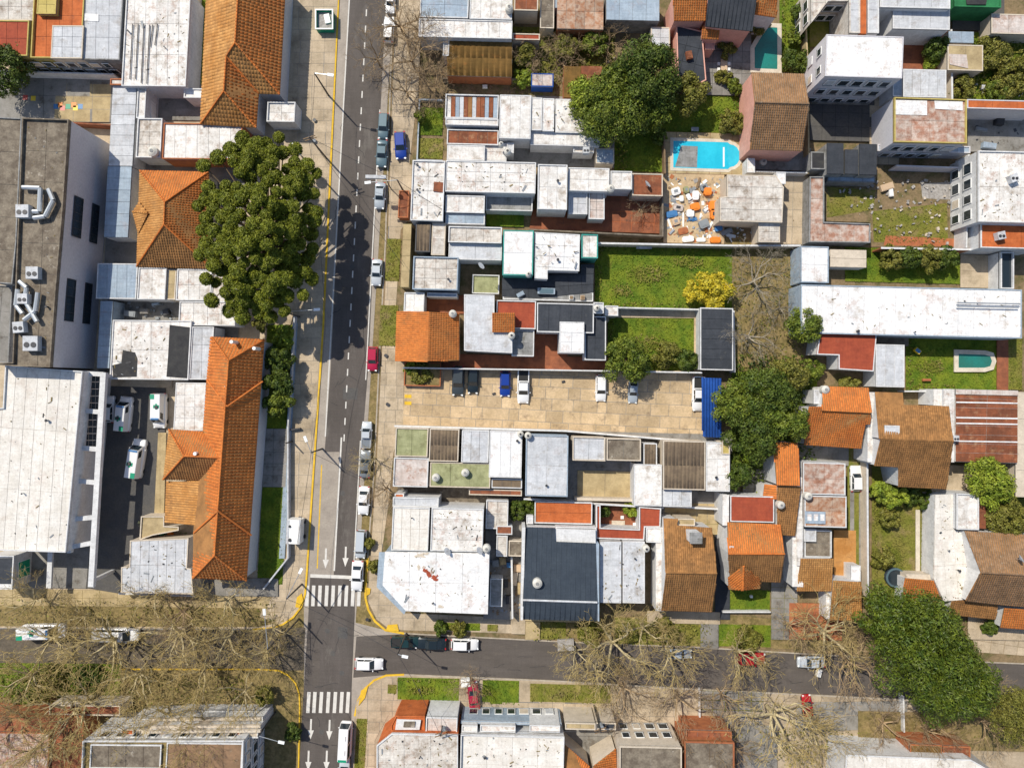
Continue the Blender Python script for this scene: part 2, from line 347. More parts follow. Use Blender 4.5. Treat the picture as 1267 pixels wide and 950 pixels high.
def F(root, p, h, m='white', par=.3, wall='wallwhite', pp=(12, 24), base=.1, parm=None, sheet=None, ribs=False, zt=.2):
    px = PP(p); h = h + R.uniform(-.02, .02); wp = [W(x, y, h) for x, y in px]; e = R.uniform(.01, .05); wp = inset(wp, e)
    b = MB(); b.prism(inset(wp, .04), base, h - zt - .01); b.build('wall', wall, root)
    r = MB(); r.prism(wp, h - zt, h); ro = r.build('roof', sheet or ('lightgrey' if m.startswith('white') and pp else 'grey' if pp else m), root)
    if par:
        q = inset(wp, .17); n = len(wp); b = MB(); z1 = h + par
        wp_ = ccw(wp)
        for i in range(n):
            j = (i + 1) % n; b.add([(*wp_[i], h - .1), (*wp_[j], h - .1), (*q[j], h - .1), (*q[i], h - .1), (*wp_[i], z1), (*wp_[j], z1), (*q[j], z1), (*q[i], z1)],
                                   [(4, 5, 6, 7), (0, 1, 5, 4), (2, 3, 7, 6)])
        b.build('parapet', parm or wall, root)
    else: q = inset(wp, .02)
    if ribs:
        rr = MB(); qq = ccw(q); tile_rows([(x, y, h + .02 + .02 * i0) for (x, y), i0 in zip(qq, [0, 0, 1, 1] if len(qq) == 4 else [0] * len(qq))], ribs, 3.0, m, ro)
        rr.prism(inset(q, .01), h, h + .03); rr.build('roof_sheet', m, ro)
    elif pp: grid('roof_panel', q, h + .005, .05, m, ro, max(pp[0] / S, 1.4), max(pp[1] / S, 1.4), gap=.05)
    return ro, h
def skin(root, pts, m, name='roof_patch', t=.03, z=None):   # thin coloured sheet on a surface at height h; pts px
    h = pts[0][2]; wp = [W(x, y, h) for x, y, _ in pts]; b = MB(); b.prism(wp, h, h + t); return b.build(name, m, root)
def splat(root, px, py, rx, ry, h, m, name='stain', t=.008):
    k = 14; ph = R.uniform(0, 6); pts = []
    for i in range(k):
        a_ = 6.283 * i / k; q = R.uniform(.45, 1.15); pts.append((px + rx * q * math.cos(a_), py + ry * q * math.sin(a_), h))
    return skin(root, pts, m, name, t)
def windows(root, a, b, h, rows, n, w=1.2, glass='glass', frame='plasticwhite', t0=.05, t1=.95, proud=.05):
    """windows on the wall whose roof edge runs a->b (px at height h); outward side is away from the root's centre"""
    A, B = Vector(W(*a, h)), Vector(W(*b, h)); d = (B - A).normalized(); nn = Vector((d.y, -d.x)); c = Vector(origin(root)[:2])
    if ((A + B) / 2 - c).dot(nn) < 0: nn = -nn
    L = (B - A).length; ang = math.atan2(d.y, d.x)
    for z0, z1 in rows:
        for i in range(n):
            q = A + d * L * (t0 + (t1 - t0) * (i + .5) / n) + nn * proud
            f = MB(); ww = min(w, L * (t1 - t0) / n * .92) * (1 if n == 1 else R.uniform(.72, 1.0))
            f.box(q.x, q.y, (z0 + z1) / 2, ww + .16, .10, z1 - z0 + .16, ang); fr = f.build('window', frame, root)
            g = MB(); q2 = q + nn * .04; k = max(1, round(ww / 1.3))
            for j in range(k): g.box(q2.x + d.x * ww * ((j + .5) / k - .5), q2.y + d.y * ww * ((j + .5) / k - .5), (z0 + z1) / 2, ww / k - .08, .06, z1 - z0 - .04, ang)
            g.build('pane', glass if n == 1 or R.random() < .7 else R.choice(('lightgrey', 'cream', 'darkmetal')), fr)
            if n > 1: s_ = MB(); s_.box(q.x + nn.x * .06, q.y + nn.y * .06, z0 - .12, ww + .3, .22, .07, ang); s_.build('sill', 'grey', fr)
def B(label, name='row_house', cat='house', at=None, group=None): return thing(name, label, cat, (*W(*at), 0), group)
ZI = [0]
def patch(name, p, m, z=None, label=None, kind='structure', t=.12, slabs=None, tufts=0, sm=None, gap=.06, jit=0.0, stagger=0.0):
    px = PP(p); wp = [W(x, y) for x, y in px]; ZI[0] += 1
    z = z if z is not None else .13 + .004 * ZI[0]
    b = MB(); b.prism(wp, z - t, z); o = b.build(name, sm if slabs and sm else m, None, kind)
    if label: o['label'] = label
    if slabs: grid('paving_slab', wp, z, .02, m, o, slabs[0] / S, slabs[1] / S, gap=gap, jit=jit, zj=.01, stagger=stagger)
    if tufts: scatter(o, wp, z, tufts, m)
    return o
def inside(p, x, y):
    c = np.zeros(len(x), bool); n = len(p)
    for i in range(n):
        (x1, y1), (x2, y2) = p[i], p[(i + 1) % n]
        if y1 == y2: continue
        c ^= ((y1 > y) != (y2 > y)) & (x < (x2 - x1) * (y - y1) / (y2 - y1) + x1)
    return c
RG = np.random.default_rng(3)
def randpts(wp, dens):
    xs = [p[0] for p in wp]; ys = [p[1] for p in wp]; n = int((max(xs) - min(xs)) * (max(ys) - min(ys)) * dens)
    x = RG.uniform(min(xs), max(xs), n); y = RG.uniform(min(ys), max(ys), n); k = inside(wp, x, y); return x[k], y[k]
def quads(c, size, nrm, aspect=1.0, droop=None):
    """leaf rhombs at centres c (N,3) with normals nrm (N,3)"""
    N = len(c); r = RG.normal(size=(N, 3)); u = np.cross(nrm, r); u /= np.linalg.norm(u, axis=1)[:, None] + 1e-9; v = np.cross(nrm, u)
    sz = size * RG.uniform(.6, 1.3, N)[:, None]
    P = np.stack([c - u * sz, c + v * sz * .5 * aspect, c + u * sz, c - v * sz * .5 * aspect], 1)
    return P.reshape(-1, 3), np.arange(N * 4).reshape(N, 4)
def scatter(o, wp, z, dens, m, size=.16):
    x, y = randpts(wp, dens); N = len(x)
    if N == 0: return
    c = np.stack([x, y, np.full(N, z + .05) + RG.uniform(0, .06, N)], 1)
    nr = RG.normal(size=(N, 3)); nr[:, 2] = abs(nr[:, 2]) + .6; nr /= np.linalg.norm(nr, axis=1)[:, None]
    v, f = quads(c, size, nr); q = npmesh('grass_blades', v, f, m, None, 'stuff'); q.parent = o
def leafcloud(cent, rad, n, size, up=.35, aspect=1.0, spiky=0.0):
    K = len(cent); cent = np.asarray(cent); rad = np.asarray(rad); w_ = rad ** 2 / np.sum(rad ** 2)
    k = RG.choice(K, n, p=w_); d = RG.normal(size=(n, 3)); d[:, 2] += up; d /= np.linalg.norm(d, axis=1)[:, None]
    rr = rad[k] * RG.uniform(.55, 1.08, n) ** .6
    c = cent[k] + d * rr[:, None] * np.array([1, 1, .85]); nr = d * (1 - spiky) + RG.normal(size=(n, 3)) * .45; nr /= np.linalg.norm(nr, axis=1)[:, None]
    return quads(c, size, nr, aspect)
def crown_clumps(Rr, zc, zr, n, cr, flat=.0):
    out = []; rr = []
    for i in range(n):
        a = R.uniform(0, 6.283); t = R.uniform(-.25, 1); s_ = math.sqrt(max(0, 1 - t * t)); k = R.uniform(.5, 1.0) 
        out.append((math.cos(a) * s_ * Rr * k, math.sin(a) * s_ * Rr * k, zc + t * zr * k)); rr.append(cr * R.uniform(.45, 1.45))
    return out, rr
def leafy(px, py, Rr, Ht, m, label, cat='tree', name='tree', n=None, group=None, size=.20, shape=(1, 1), clumps=None, z0=.1, asp=1.0):
    zc = Ht - Rr * .55 if Ht > Rr * .9 else Ht * .5; x, y = W(px, py, zc); r = thing(name, label, cat, (x, y, z0), group)
    K = clumps or int(14 + Rr * 9); c, rr = crown_clumps(Rr * .86, zc, min(Rr * .75, Ht - zc), K, max(.38, Rr * .24))
    c = [(q[0] * shape[0] + x, q[1] * shape[1] + y, q[2]) for q in c]
    v, f = leafcloud(c, rr, n or int(900 + Rr * Rr * 480), size, aspect=asp); npmesh('crown', v, f, m, r, None)
    t = MB(); t.tube((x, y, z0), (x, y, zc * .8), .06 + Rr * .06, .03 + Rr * .04, 8)
    for i in range(min(9, K)): t.tube((x, y, zc * R.uniform(.45, .8)), c[i], .03 + Rr * .02, .02, 5)
    t.build('trunk', 'bark', r); return r
BARE = {}
def bare_mesh(seed, Rr, Ht, dense=1):
    g = random.Random(seed); seg = []
    def grow(p, d, L, r, lv):
        k = 3 if lv < 3 else 2
        for i in range(k):
            d = (d + Vector((g.gauss(0, .14), g.gauss(0, .14), g.gauss(0, .10) + (.05 if lv > 1 else 0)))).normalized()
            q = p + d * L / k; r2 = max(.024, r * (.87 if lv else .93)); seg.append((p, q, r, r2, lv)); p, r = q, r2
            if lv in (1, 2, 3, 4, 5) and i < k - 1 and g.random() < (.85 if lv < 4 else .42): kid(p, d, L * g.uniform(.55, .8), r * .55, lv + 1)
        if lv >= 5: return
        for _ in range(2 if lv else 0): kid(p, d, L * g.uniform(.62, .82), r * .68, lv + 1)
    def kid(p, d, L, r, lv):
        a = Vector((g.gauss(0, 1), g.gauss(0, 1), g.gauss(0, .6))); a = (a - d * a.dot(d)).normalized()
        t = g.uniform(.35, .85); grow(p, (d * math.cos(t) + a * math.sin(t)).normalized(), L, max(.02, r), lv)
    tz = Ht * .32; seg.append((Vector((0, 0, 0)), Vector((0, 0, tz)), .34, .28, 0)); nl = g.choice((5, 6, 7)); a0 = g.uniform(0, 6)
    for i in range(nl):
        a = a0 + 6.283 * i / nl + g.uniform(-.3, .3); t = g.uniform(.7, 1.15)
        grow(Vector((0, 0, tz * g.uniform(.8, 1))), Vector((math.cos(a) * math.sin(t), math.sin(a) * math.sin(t), math.cos(t))), Rr * .56, .22, 1)
    out = []
    for lo, hi, nn in ((0, 2, 6), (3, 9, 3)):
        s = [q for q in seg if lo <= q[4] <= hi]; A = np.array([q[0] for q in s]); B_ = np.array([q[1] for q in s]); r0 = np.array([q[2] for q in s]); r1 = np.array([q[3] for q in s])
        d = B_ - A; d /= np.linalg.norm(d, axis=1)[:, None] + 1e-9; ref = np.where(abs(d[:, 2:3]) < .9, np.array([[0, 0, 1.]]), np.array([[1., 0, 0]]))
        u = np.cross(d, ref); u /= np.linalg.norm(u, axis=1)[:, None]; w_ = np.cross(d, u); N = len(s); V = np.zeros((N, 2 * nn, 3))
        for i in range(nn):
            a = 2 * math.pi * i / nn; e = u * math.cos(a) + w_ * math.sin(a); V[:, i] = A + e * r0[:, None]; V[:, nn + i] = B_ + e * r1[:, None]
        f = np.array([(i, (i + 1) % nn, (i + 1) % nn + nn, i + nn) for i in range(nn)]); out.append((V.reshape(-1, 3), (np.arange(N)[:, None, None] * 2 * nn + f[None]).reshape(-1, 4)))
    return out
def bare(px, py, Rr, Ht, m, label, seed=None, group='bare street trees'):
    zc = Ht * .62; x, y = W(px, py, zc); r = thing('bare_tree', label, 'tree', (x, y, .1), group, R.uniform(0, 6.28) if seed is None else 0)
    sd = seed if seed is not None else R.choice((11, 12, 13, 14, 15)); key = (sd, m)
    if key not in BARE:
        o = []
        for nm, (v, f) in zip(('trunk', 'branches'), bare_mesh(sd, 7, 10)):
            # scale the grown tree so its spread equals Rr and its top Ht
            mx = np.percentile(np.hypot(v[:, 0], v[:, 1]), 97) if nm == 'branches' else None
            o.append([nm, v, f, mx])
        k = 7 / o[1][3]; kz = 10 / max(o[1][1][:, 2].max(), 1); lst = []
        for nm, v, f, _ in o:
            v = v * np.array([k, k, kz]); ob = npmesh(nm, v, f, 'limbpale' if nm == 'trunk' and m == 'twigolive' else m); lst.append((nm, ob.data)); bpy.data.objects.remove(ob)
        BARE[key] = lst
    r.scale = (Rr / 7, Rr / 7, Ht / 10)
    for nm, me in BARE[key]:
        o = bpy.data.objects.new(nm, me); COL.objects.link(o); o.parent = r
    return r
def wall(pts, h, m, label, name='garden_wall', cat='wall', t=.22, base=.1, cap=None):
    wp = [W(x, y, h) for x, y in pts]; b = MB()
    for i in range(len(wp) - 1):
        A, B_ = Vector(wp[i]), Vector(wp[i + 1]); d = (B_ - A).normalized() * t / 2; n = Vector((-d.y, d.x))
        b.prism([A - n - d * .9, B_ - n + d * .9, B_ + n + d * .9, A + n - d * .9], base, h + .003 * i)
    r = thing(name, label, cat, (*wp[0], base)); b.build('wall_face' if False else 'body', m, r)
    if cap:
        b = MB()
        for i in range(len(wp) - 1):
            A, B_ = Vector(wp[i]), Vector(wp[i + 1]); d = (B_ - A).normalized() * t * .65; n = Vector((-d.y, d.x)); b.prism([A - n - d, B_ - n + d, B_ + n + d, A + n - d], h + .01, h + .07 + .004 * i)
        b.build('coping', cap, r)
    return r
# ---------------------------------------------------------------- vehicles
CARM = {}
def car_meshes(kind, col):
    L, w_, hb, ht = {'sedan': (4.35, 1.74, .92, 1.42), 'hatch': (4.0, 1.7, .95, 1.5), 'suv': (4.5, 1.84, 1.05, 1.68), 'pickup': (5.2, 1.86, 1.08, 1.75), 'van': (5.0, 1.9, 1.1, 1.95), 'ambulance': (5.5, 2.05, 1.2, 2.35), 'bus': (7.2, 2.3, 1.2, 2.8)}[kind]
    # cabin: base x range, top x range (front is +x), as a fraction of half length
    cb, ct = {'sedan': ((-.72, .38), (-.42, .08)), 'hatch': ((-.93, .42), (-.78, .10)), 'suv': ((-.93, .45), (-.80, .16)), 'pickup': ((-.28, .50), (-.20, .24)), 'van': ((-.97, .66), (-.94, .42)), 'ambulance': ((-.98, .70), (-.95, .48)), 'bus': ((-.99, .97), (-.97, .86))}[kind]
    hl = L / 2; parts = []; P = 'car_' + col
    def add(n, b, m, sm=False): parts.append((n, b, m, sm))
    b = MB(); st = [(-1, .80, .62), (-.96, .93, .86), (-.80, 1, .97), (-.4, 1, 1), (.25, 1, 1.0), (.55, 1, .97), (.80, .97, .90), (.94, .88, .80), (1, .70, .58)]
    rings = []
    for x, ww, zz in st:
        y = w_ / 2 * ww; z = hb * zz; rings.append([(x * hl, s * a * y, c) for s, a, c in ((-1, .96, .28), (-1, 1, .5), (-1, .985, z - .16), (-1, .93, z - .05), (-1, .78, z), (1, .78, z), (1, .93, z - .05), (1, .985, z - .16), (1, 1, .5), (1, .96, .28))])
    n = 10
    for r in rings: b.v += r
    for i in range(len(rings) - 1):
        for j in range(n): b.f.append((i * n + j, i * n + (j + 1) % n, (i + 1) * n + (j + 1) % n, (i + 1) * n + j))
    b.f.append(tuple(range(n - 1, -1, -1))); b.f.append(tuple(range((len(rings) - 1) * n, len(rings) * n)))
    for q in range(len(b.f)): b.f[q] = b.f[q][::-1]
    add('body', b, P, True)
    y0, y1 = w_ * .44, w_ * .365; zb = hb - .07; zt = ht
    base = [(cb[0] * hl, -y0, zb), (cb[1] * hl, -y0 * .93, zb), (cb[1] * hl, y0 * .93, zb), (cb[0] * hl, y0, zb)]
    top = [(ct[0] * hl, -y1, zt), (ct[1] * hl, -y1, zt), (ct[1] * hl, y1, zt), (ct[0] * hl, y1, zt)]
    mid = [tuple(a * .12 + c * .88 for a, c in zip(p, q)) for p, q in zip(base, top)]
    tp = [(x * .985, y * .93, z + .035) for x, y, z in top]
    b = MB(); b.add(base + mid + top + tp, [(i, (i + 1) % 4, (i + 1) % 4 + 4, i + 4) for i in range(4)] + [(i + 4, (i + 1) % 4 + 4, (i + 1) % 4 + 8, i + 8) for i in range(4)] + [(i + 8, (i + 1) % 4 + 8, (i + 1) % 4 + 12, i + 12) for i in range(4)] + [(12, 13, 14, 15)])
    add('cabin', b, P)
    def pane(i, j, k0, k1, s0, s1, name):
        A, B_, C, D = (Vector(q) for q in (base[i], base[j], top[j], top[i])); nn = (B_ - A).cross(D - A).normalized() * .015
        f = lambda u, v: (A.lerp(B_, u)).lerp(D.lerp(C, u), v) + nn
        b = MB(); b.add([f(k0, s0), f(k1, s0), f(k1, s1), f(k0, s1)], [(0, 1, 2, 3)]); add(name, b, 'glass')
    pane(1, 2, .05, .95, .10, .93, 'windscreen')
    if kind not in ('ambulance', 'bus'): pane(3, 0, .08, .92, .2, .9, 'rear_window')
    if kind == 'ambulance':
        for a, c in ((0, 1), (2, 3)): pane(a, c, *((.70, .93) if a == 0 else (.07, .30)), .3, .88, 'side_window')
    else:
        for a, c in ((0, 1), (2, 3)):
            pane(a, c, .08, .47, .2, .88, 'side_window'); pane(a, c, .52, .92, .2, .88, 'side_window')
    for sx in (-.62, .62):
        for sy in (-1, 1):
            b = MB(); b.tube((sx * hl, sy * (w_ / 2 - .22), .33), (sx * hl, sy * (w_ / 2 + .01), .33), .33, .33, 12); add('wheel', b, 'rubber')
    for sy in (-1, 1):
        b = MB(); b.box(hl * .94, sy * w_ * .345, hb * .76, .22, .30, .14, -sy * .35); add('headlight', b, 'lamp')
        b = MB(); b.box(-hl * .965, sy * w_ * .38, hb * .80, .14, .26, .16, sy * .2); add('taillight', b, 'red')
        b = MB(); b.box(cb[1] * hl * .72, sy * (w_ / 2 + .07), hb + .02, .14, .22, .13); add('mirror', b, P)
    if kind == 'pickup':
        b = MB(); b.box(-hl * .63, 0, hb - .012, hl * .62, w_ * .76, .04); add('load_bed', b, 'rubber' if col != 'silver' else 'car_grey')
        b = MB()
        for sy in (-1, 1): b.box(-hl * .63, sy * w_ * .42, hb + .03, hl * .64, .1, .14)
        b.box(-hl * .95, 0, hb + .03, .1, w_ * .84, .14); add('bed_rail', b, P)
    if kind == 'ambulance':
        b = MB(); b.cyl(-.6, .25, zt + .03, zt + .2, .28, .25, 12); add('roof_vent', b, 'darkmetal')
        b = MB(); b.box(-hl * .80, -.45, zt + .045, .75, .65, .03); add('green_panel', b, 'greenpaint')
        b = MB(); b.box(-hl * .25, .2, zt + .045, .5, .9, .02); b.box(-hl * .25, .2, zt + .047, .9, .3, .022); add('green_emblem', b, 'greenpaint')
        b = MB(); b.box(hl * .44, 0, zt + .08, .25, 1.2, .12); add('light_bar', b, 'plasticblue')
    if kind == 'bus':
        for x in (-.45, .35):
            b = MB(); b.box(x * hl, 0, zt + .1, .9, .8, .12); add('roof_vent', b, 'plasticwhite')
        b = MB(); b.box(-hl * .93, 0, zt - .02, .5, 1.5, .14); add('rear_sign', b, 'greenpaint')
    out = []
    for nm, b, m, sm in parts:
        me = bpy.data.meshes.new(nm); me.from_pydata(b.v, [], b.f); me.materials.append(M[m])
        if sm: me.polygons.foreach_set('use_smooth', [True] * len(me.polygons))
        out.append((nm, me))
    return out, L
def car(px, py, length, ang, kind, col, label, group='parked vehicles'):
    """ang: heading in degrees, 0 = right in the photo, 90 = up"""
    if (kind, col) not in CARM: CARM[(kind, col)] = car_meshes(kind, col)
    ms, L = CARM[(kind, col)]; x, y = W(px, py, .8)
    r = thing({'pickup': 'pickup_truck', 'van': 'parked_van', 'bus': 'minibus', 'ambulance': 'ambulance'}.get(kind, 'parked_car'), label, {'pickup': 'pickup', 'van': 'van', 'bus': 'bus', 'ambulance': 'ambulance'}.get(kind, 'car'), (x, y, .02 if kind else 0), group, math.radians(ang))
    s = length / S / L; r.scale = (s, min(1.12, max(.92, s)), min(1.1, max(.92, s)))
    for nm, me in ms:
        o = bpy.data.objects.new(nm, me); COL.objects.link(o); o.parent = r
    return r

def debris(pts, n, m, label, smax=.9, z=.25, hz=.5):
    wp = [W(*p) for p in pts]; A = abs(area(wp)); x, y = randpts(wp, n / A); b = MB()
    for i in range(len(x)):
        s = R.uniform(.12, smax); b.box(x[i], y[i], z + R.uniform(.03, hz) / 2, s, s * R.uniform(.25, .9), R.uniform(.06, hz), R.uniform(0, 3.1))
    o = b.build('debris', m, None, 'stuff'); o['label'] = label; return o
# ---------------------------------------------------------------- the ground, streets and pavements
KL = [(421.6, -60), (400.3, 400), (385.6, 620), (379, 720), (377.5, 735), (373, 750), (363, 763), (350, 772), (335, 776.5), (313, 778), (-150, 776)]
KR = [(489, -60), (483, 108), (477, 300), (469, 452), (463, 582), (455, 690), (452, 727), (452.5, 740), (456, 754), (464, 768), (477, 779), (500, 783), (690, 793), (860, 800), (1060, 812), (1450, 828)]
KSW = [(-150, 827), (320, 827.5), (345, 829), (357, 835), (366, 845), (370.5, 858), (371, 875), (368, 1030)]
KSE = [(1450, 882), (1040, 861), (860, 852), (690, 842), (500, 834), (478, 835), (463, 841), (451, 852), (443, 866), (439, 885), (435, 1030)]
b = MB(); b.sheet([(-1500, -1500), (1500, -1500), (1500, 1500), (-1500, 1500)], -.03); b.build('ground', 'leafdirt', None, 'structure')
def flat(name, pts, m, z, label=None):
    b = MB(); b.sheet([W(*p) for p in pts], z); o = b.build(name, m, None, 'structure')
    if label: o['label'] = label
    return o
gut = flat('gutter', [(424, -60), (491, -60), (440, 770), (500, 785), (500, 833), (445, 870), (430, 1030), (366, 1030), (376, 850), (376, 740)], 'lane', 0)
road = flat('road', [(434, -60), (481, -60), (466, 230), (456, 452), (447, 560), (440, 683), (439, 760), (435, 855), (434, 1030), (367, 1030), (374, 881), (381, 770), (385, 690), (402, 555), (409, 457), (420, 240)], 'asphalt', .006)
flat('side_street', [(441, 787), (500, 784), (690, 794), (860, 801), (1060, 813), (1450, 829), (1450, 881), (1040, 860), (860, 851), (690, 841), (500, 833), (437, 838)], 'asphaltx', .003)
flat('cross_street', [(-150, 776), (378, 776), (375, 829), (-150, 828)], 'litter', .003)
lane = flat('concrete_lane', [(400.5, 559), (420, 559), (413, 711), (381.5, 711), (389, 600)], 'lane', .010)
def mark(name, pts, m='linewhite', z=.016, par=None):
    b = MB(); wp = [W(*p) for p in pts]; b.sheet(wp, z); return b.build(name, m, par or road)
def line(name, a, c, wd, m='linewhite', z=.016, par=None):
    (x0, y0), (x1, y1) = a, c; L = math.hypot(x1 - x0, y1 - y0); nx, ny = -(y1 - y0) / L * wd / 2, (x1 - x0) / L * wd / 2
    return mark(name, [(x0 + nx, y0 + ny), (x1 + nx, y1 + ny), (x1 - nx, y1 - ny), (x0 - nx, y0 - ny)], m, z, par)
line('edge_line', (432.5, -5), (402.5, 540), 1.5); line('edge_line', (470, 136), (452.5, 470), 1.3); line('edge_line', (446, 545), (437.5, 705), 1.2)
line('divider_line', (422.5, 541), (413.5, 706), 1.9)
y = 12.
while y < 545:
    x = 453.5 - (y - 12) * .0523; line('lane_dash', (x, y), (x - .4, y + 8.5), 1.5); y += 20.2
for i, x in enumerate((380, 387.6, 395.6, 404, 412, 420.2, 428.4, 436.6, 444.2)): line('zebra_stripe', (x + .6, 724), (x - .6, 749.5), 4.2)
for x in (381.6, 389, 397.2, 406, 414.4, 422.5, 430.4): line('zebra_stripe', (x + .8, 855.5), (x - .8, 881.5), 4.2)
line('stop_line', (384, 712), (435, 714), 4.2)
for x, y0 in ((403.5, 678), (428, 676), (385, 889), (408, 890), (404.5, 928), (382, 928)):
    line('arrow_shaft', (x, y0), (x - .6, y0 + 16), 2.2); mark('arrow_head', [(x - 4.2, y0 + 14), (x + 3.4, y0 + 14), (x - .8, y0 + 25)], z=.018)
line('yellow_line', (398, 575), (392.5, 703), 1.4, 'kerbyellow', par=lane); 
def ribbon(name, pts, m, wd, z0, z1, label=None):
    wp = [Vector(W(*p)) for p in pts]; b = MB()
    for i in range(len(wp) - 1):
        A, B_ = wp[i], wp[i + 1]; d = (B_ - A).normalized(); n = Vector((-d.y, d.x)) * wd / 2; e = d * wd * .1
        b.prism([A - n - e, B_ - n + e, B_ + n + e, A + n - e], z0, z1 + .001 * (i % 2))
    o = b.build(name, m, None, 'structure')
    if label: o['label'] = label
    return o
def blk(name, pts, m):
    b = MB(); b.prism([W(*p) for p in pts], -.03, .12); return b.build(name, m, None, 'structure')
blk('pavement', KL + [(-150, -60)], 'concrete'); blk('pavement', KR + [(1450, -60)], 'dirt')
blk('pavement', KSW + [(-150, 1030)], 'leafdirt'); blk('pavement', KSE + [(1450, 1030)], 'concrete')
ribbon('kerb', KL[:-1] , 'kerbyellow', .30, 0, .135); ribbon('kerb', KR[:6], 'kerb', .22, 0, .135); ribbon('kerb', KR[5:13][:7], 'kerbyellow', .34, 0, .137)
ribbon('kerb', KR[11:], 'kerb', .22, 0, .135); ribbon('kerb', KSW[:6] , 'kerbyellow', .22, 0, .135); ribbon('kerb', KSW[5:], 'kerbyellow', .22, 0, .136)
ribbon('kerb', KSE[:5], 'kerb', .22, 0, .135); ribbon('kerb', KSE[4:9] + [(439, 885)], 'kerbyellow', .3, 0, .137); ribbon('kerb', KL[-2:], 'pavegrey', .2, 0, .133)
for p in ([(368, 738), (374, 733), (376, 742), (371, 751), (366, 750)], [(480, 772), (492, 771), (494, 780), (478, 779)], [(454, 726), (459, 727), (458, 734), (454, 736)], [(447, 853), (456, 847), (452, 862), (444, 872)]):
    flat('painted_ramp', p, 'kerbyellow', .30)
# pavements laid in slabs
SW_ = lambda name, p, m, **k: patch(name, p, m, **k)
SW_('sidewalk', [(364, -5), (418.5, -5), (399, 390), (384, 620), (377, 722), (370, 748), (345, 771), (322, 762), (330, 735), (356, 690), (356, 540), (362, 400), (360, 200), (362, 120)], 'concrete', slabs=(15, 14), sm='pavegrey', gap=.05, jit=.12)
SW_('sidewalk', [(491, -5), (519, -5), (516, 125), (507, 200), (506, 272), (496, 285), (490, 380), (500, 450), (499, 525), (487, 560), (481, 622), (473, 680), (471, 726), (501, 758), (640, 764), (640, 783), (500, 779), (480, 776), (466, 765), (456, 744), (456, 727), (466, 582), (472, 452), (480, 300), (486, 108)], 'concrete', slabs=(14, 15), sm='pavegrey', gap=.05, jit=.12)
SW_('sidewalk', [(-5, 737), (338, 738), (352, 768), (320, 775), (-5, 774)], 'leafdirt')
SW_('sidewalk', [(-5, 728), (340, 732), (330, 752), (-5, 748)], 'ochre', slabs=(22, 12), sm='leafdirt')
SW_('sidewalk', [(441, 868), (452, 854), (478, 838), (492, 838), (492, 866), (700, 868), (860, 880), (1060, 880), (1060, 900), (700, 893), (566, 888), (480, 885), (464, 915), (464, 960), (440, 960)], 'concrete', slabs=(15, 14), sm='pavegrey', jit=.1)
SW_('driveway', [(866, 853), (944, 856), (944, 902), (866, 900)], 'pavegrey', slabs=(15, 13), sm='grassdry', gap=.14)
SW_('driveway', [(985, 868), (1122, 866), (1122, 900), (985, 905)], 'pavegrey', slabs=(16, 15), sm='dirt')
SW_('sidewalk', [(640, 765), (900, 760), (1060, 776), (1060, 806), (860, 797), (640, 784)], 'leafdirt')
SW_('sidewalk', [(1195, 775), (1290, 790), (1290, 812), (1210, 806)], 'concrete', slabs=(18, 14), sm='dirt')
# lawns and beds
G = lambda nm, p, m='grass', tuf=14, **k: patch(nm, p, m, kind='stuff', tufts=tuf, **k)
for p, m, l in (((492, 838, 568, 865), 'grass', 'bright mown lawn beside the red car at the lower kerb'), ((597, 841, 642, 870), 'grass', 'short green lawn panel right of the red car'),
    ((656, 846, 755, 868), 'grassdry', 'patchy grass verge under the bare trees'), ((440, 888, 453, 955), 'grassdry', 'narrow dry grass strip beside the minibus'), ((480, 846, 491, 857), 'grassdry', 'small square of grass in the corner pavement'),
    ((544, 770, 594, 779), 'grass', 'planted verge below the white corner building'), ((603, 772, 616, 780), 'grassdry', 'tuft of grass by the driveway'),
    ((668, 768, 700, 790), 'grassdry', 'grassy verge before the dark blue house'), ((760, 765, 868, 797), 'grassdry', 'leafy verge under the great bare tree'),
    ((888, 772, 953, 799), 'grass', 'green verge before the small house'), ((897, 729, 952, 754), 'grass', 'bright front lawn behind the white garden wall'),
    ((478, 296, 495, 348), 'grassdry', 'fenced dry grass bed on the pavement'), ((470, 378, 492, 428), 'grassdry', 'yellow green grass beside the orange tiled roof'),
    ((517, 134, 548, 168), 'grass', 'dark front lawn by the blue awning'), ((516, 172, 548, 197), 'grassdry', 'small front lawn with blue edging'),
    ((736, 303, 906, 382), 'grass', 'large bright lawn behind the white roofs'), ((752, 393, 859, 458), 'grass', 'lawn framed by a concrete path'),
    ((760, 118, 918, 214), 'grass', 'garden lawn north of the swimming pool'), ((964, 0, 1001, 90), 'grass', 'narrow lawn beside the small green pool'),
    ((328, 402, 362, 530), 'grass', 'garden bed east of the long tiled school'), ((322, 602, 353, 722), 'grass', 'shaded lawn strip east of the long tiled school'),
    ((1120, 418, 1243, 484), 'grass', 'lawn around the small rectangular pool'), ((1078, 575, 1156, 742), 'grassdry', 'worn back garden grass beside the long wall'),
    ((237, 0, 256, 110), 'grass', 'thin shaded grass strip beside the church'), ((905, 455, 1010, 600), 'grass', 'overgrown garden grass between the tree crowns'),
    ((1180, 42, 1275, 124), 'grass', 'rough grass slope behind the sheds'), ((0, 820, 150, 862), 'grass', 'green verge under the bare trees, lower left'),
    ((1205, 600, 1275, 660), 'grassdry', 'overgrown plot beside the white house'), ((1045, 308, 1190, 350), 'grass', 'shaded back garden between hedge and long roof'),
    ((632, 36, 760, 122), 'grassdry', 'overgrown back garden behind the rusty roofs')):
    G('lawn', p, m, label=l)
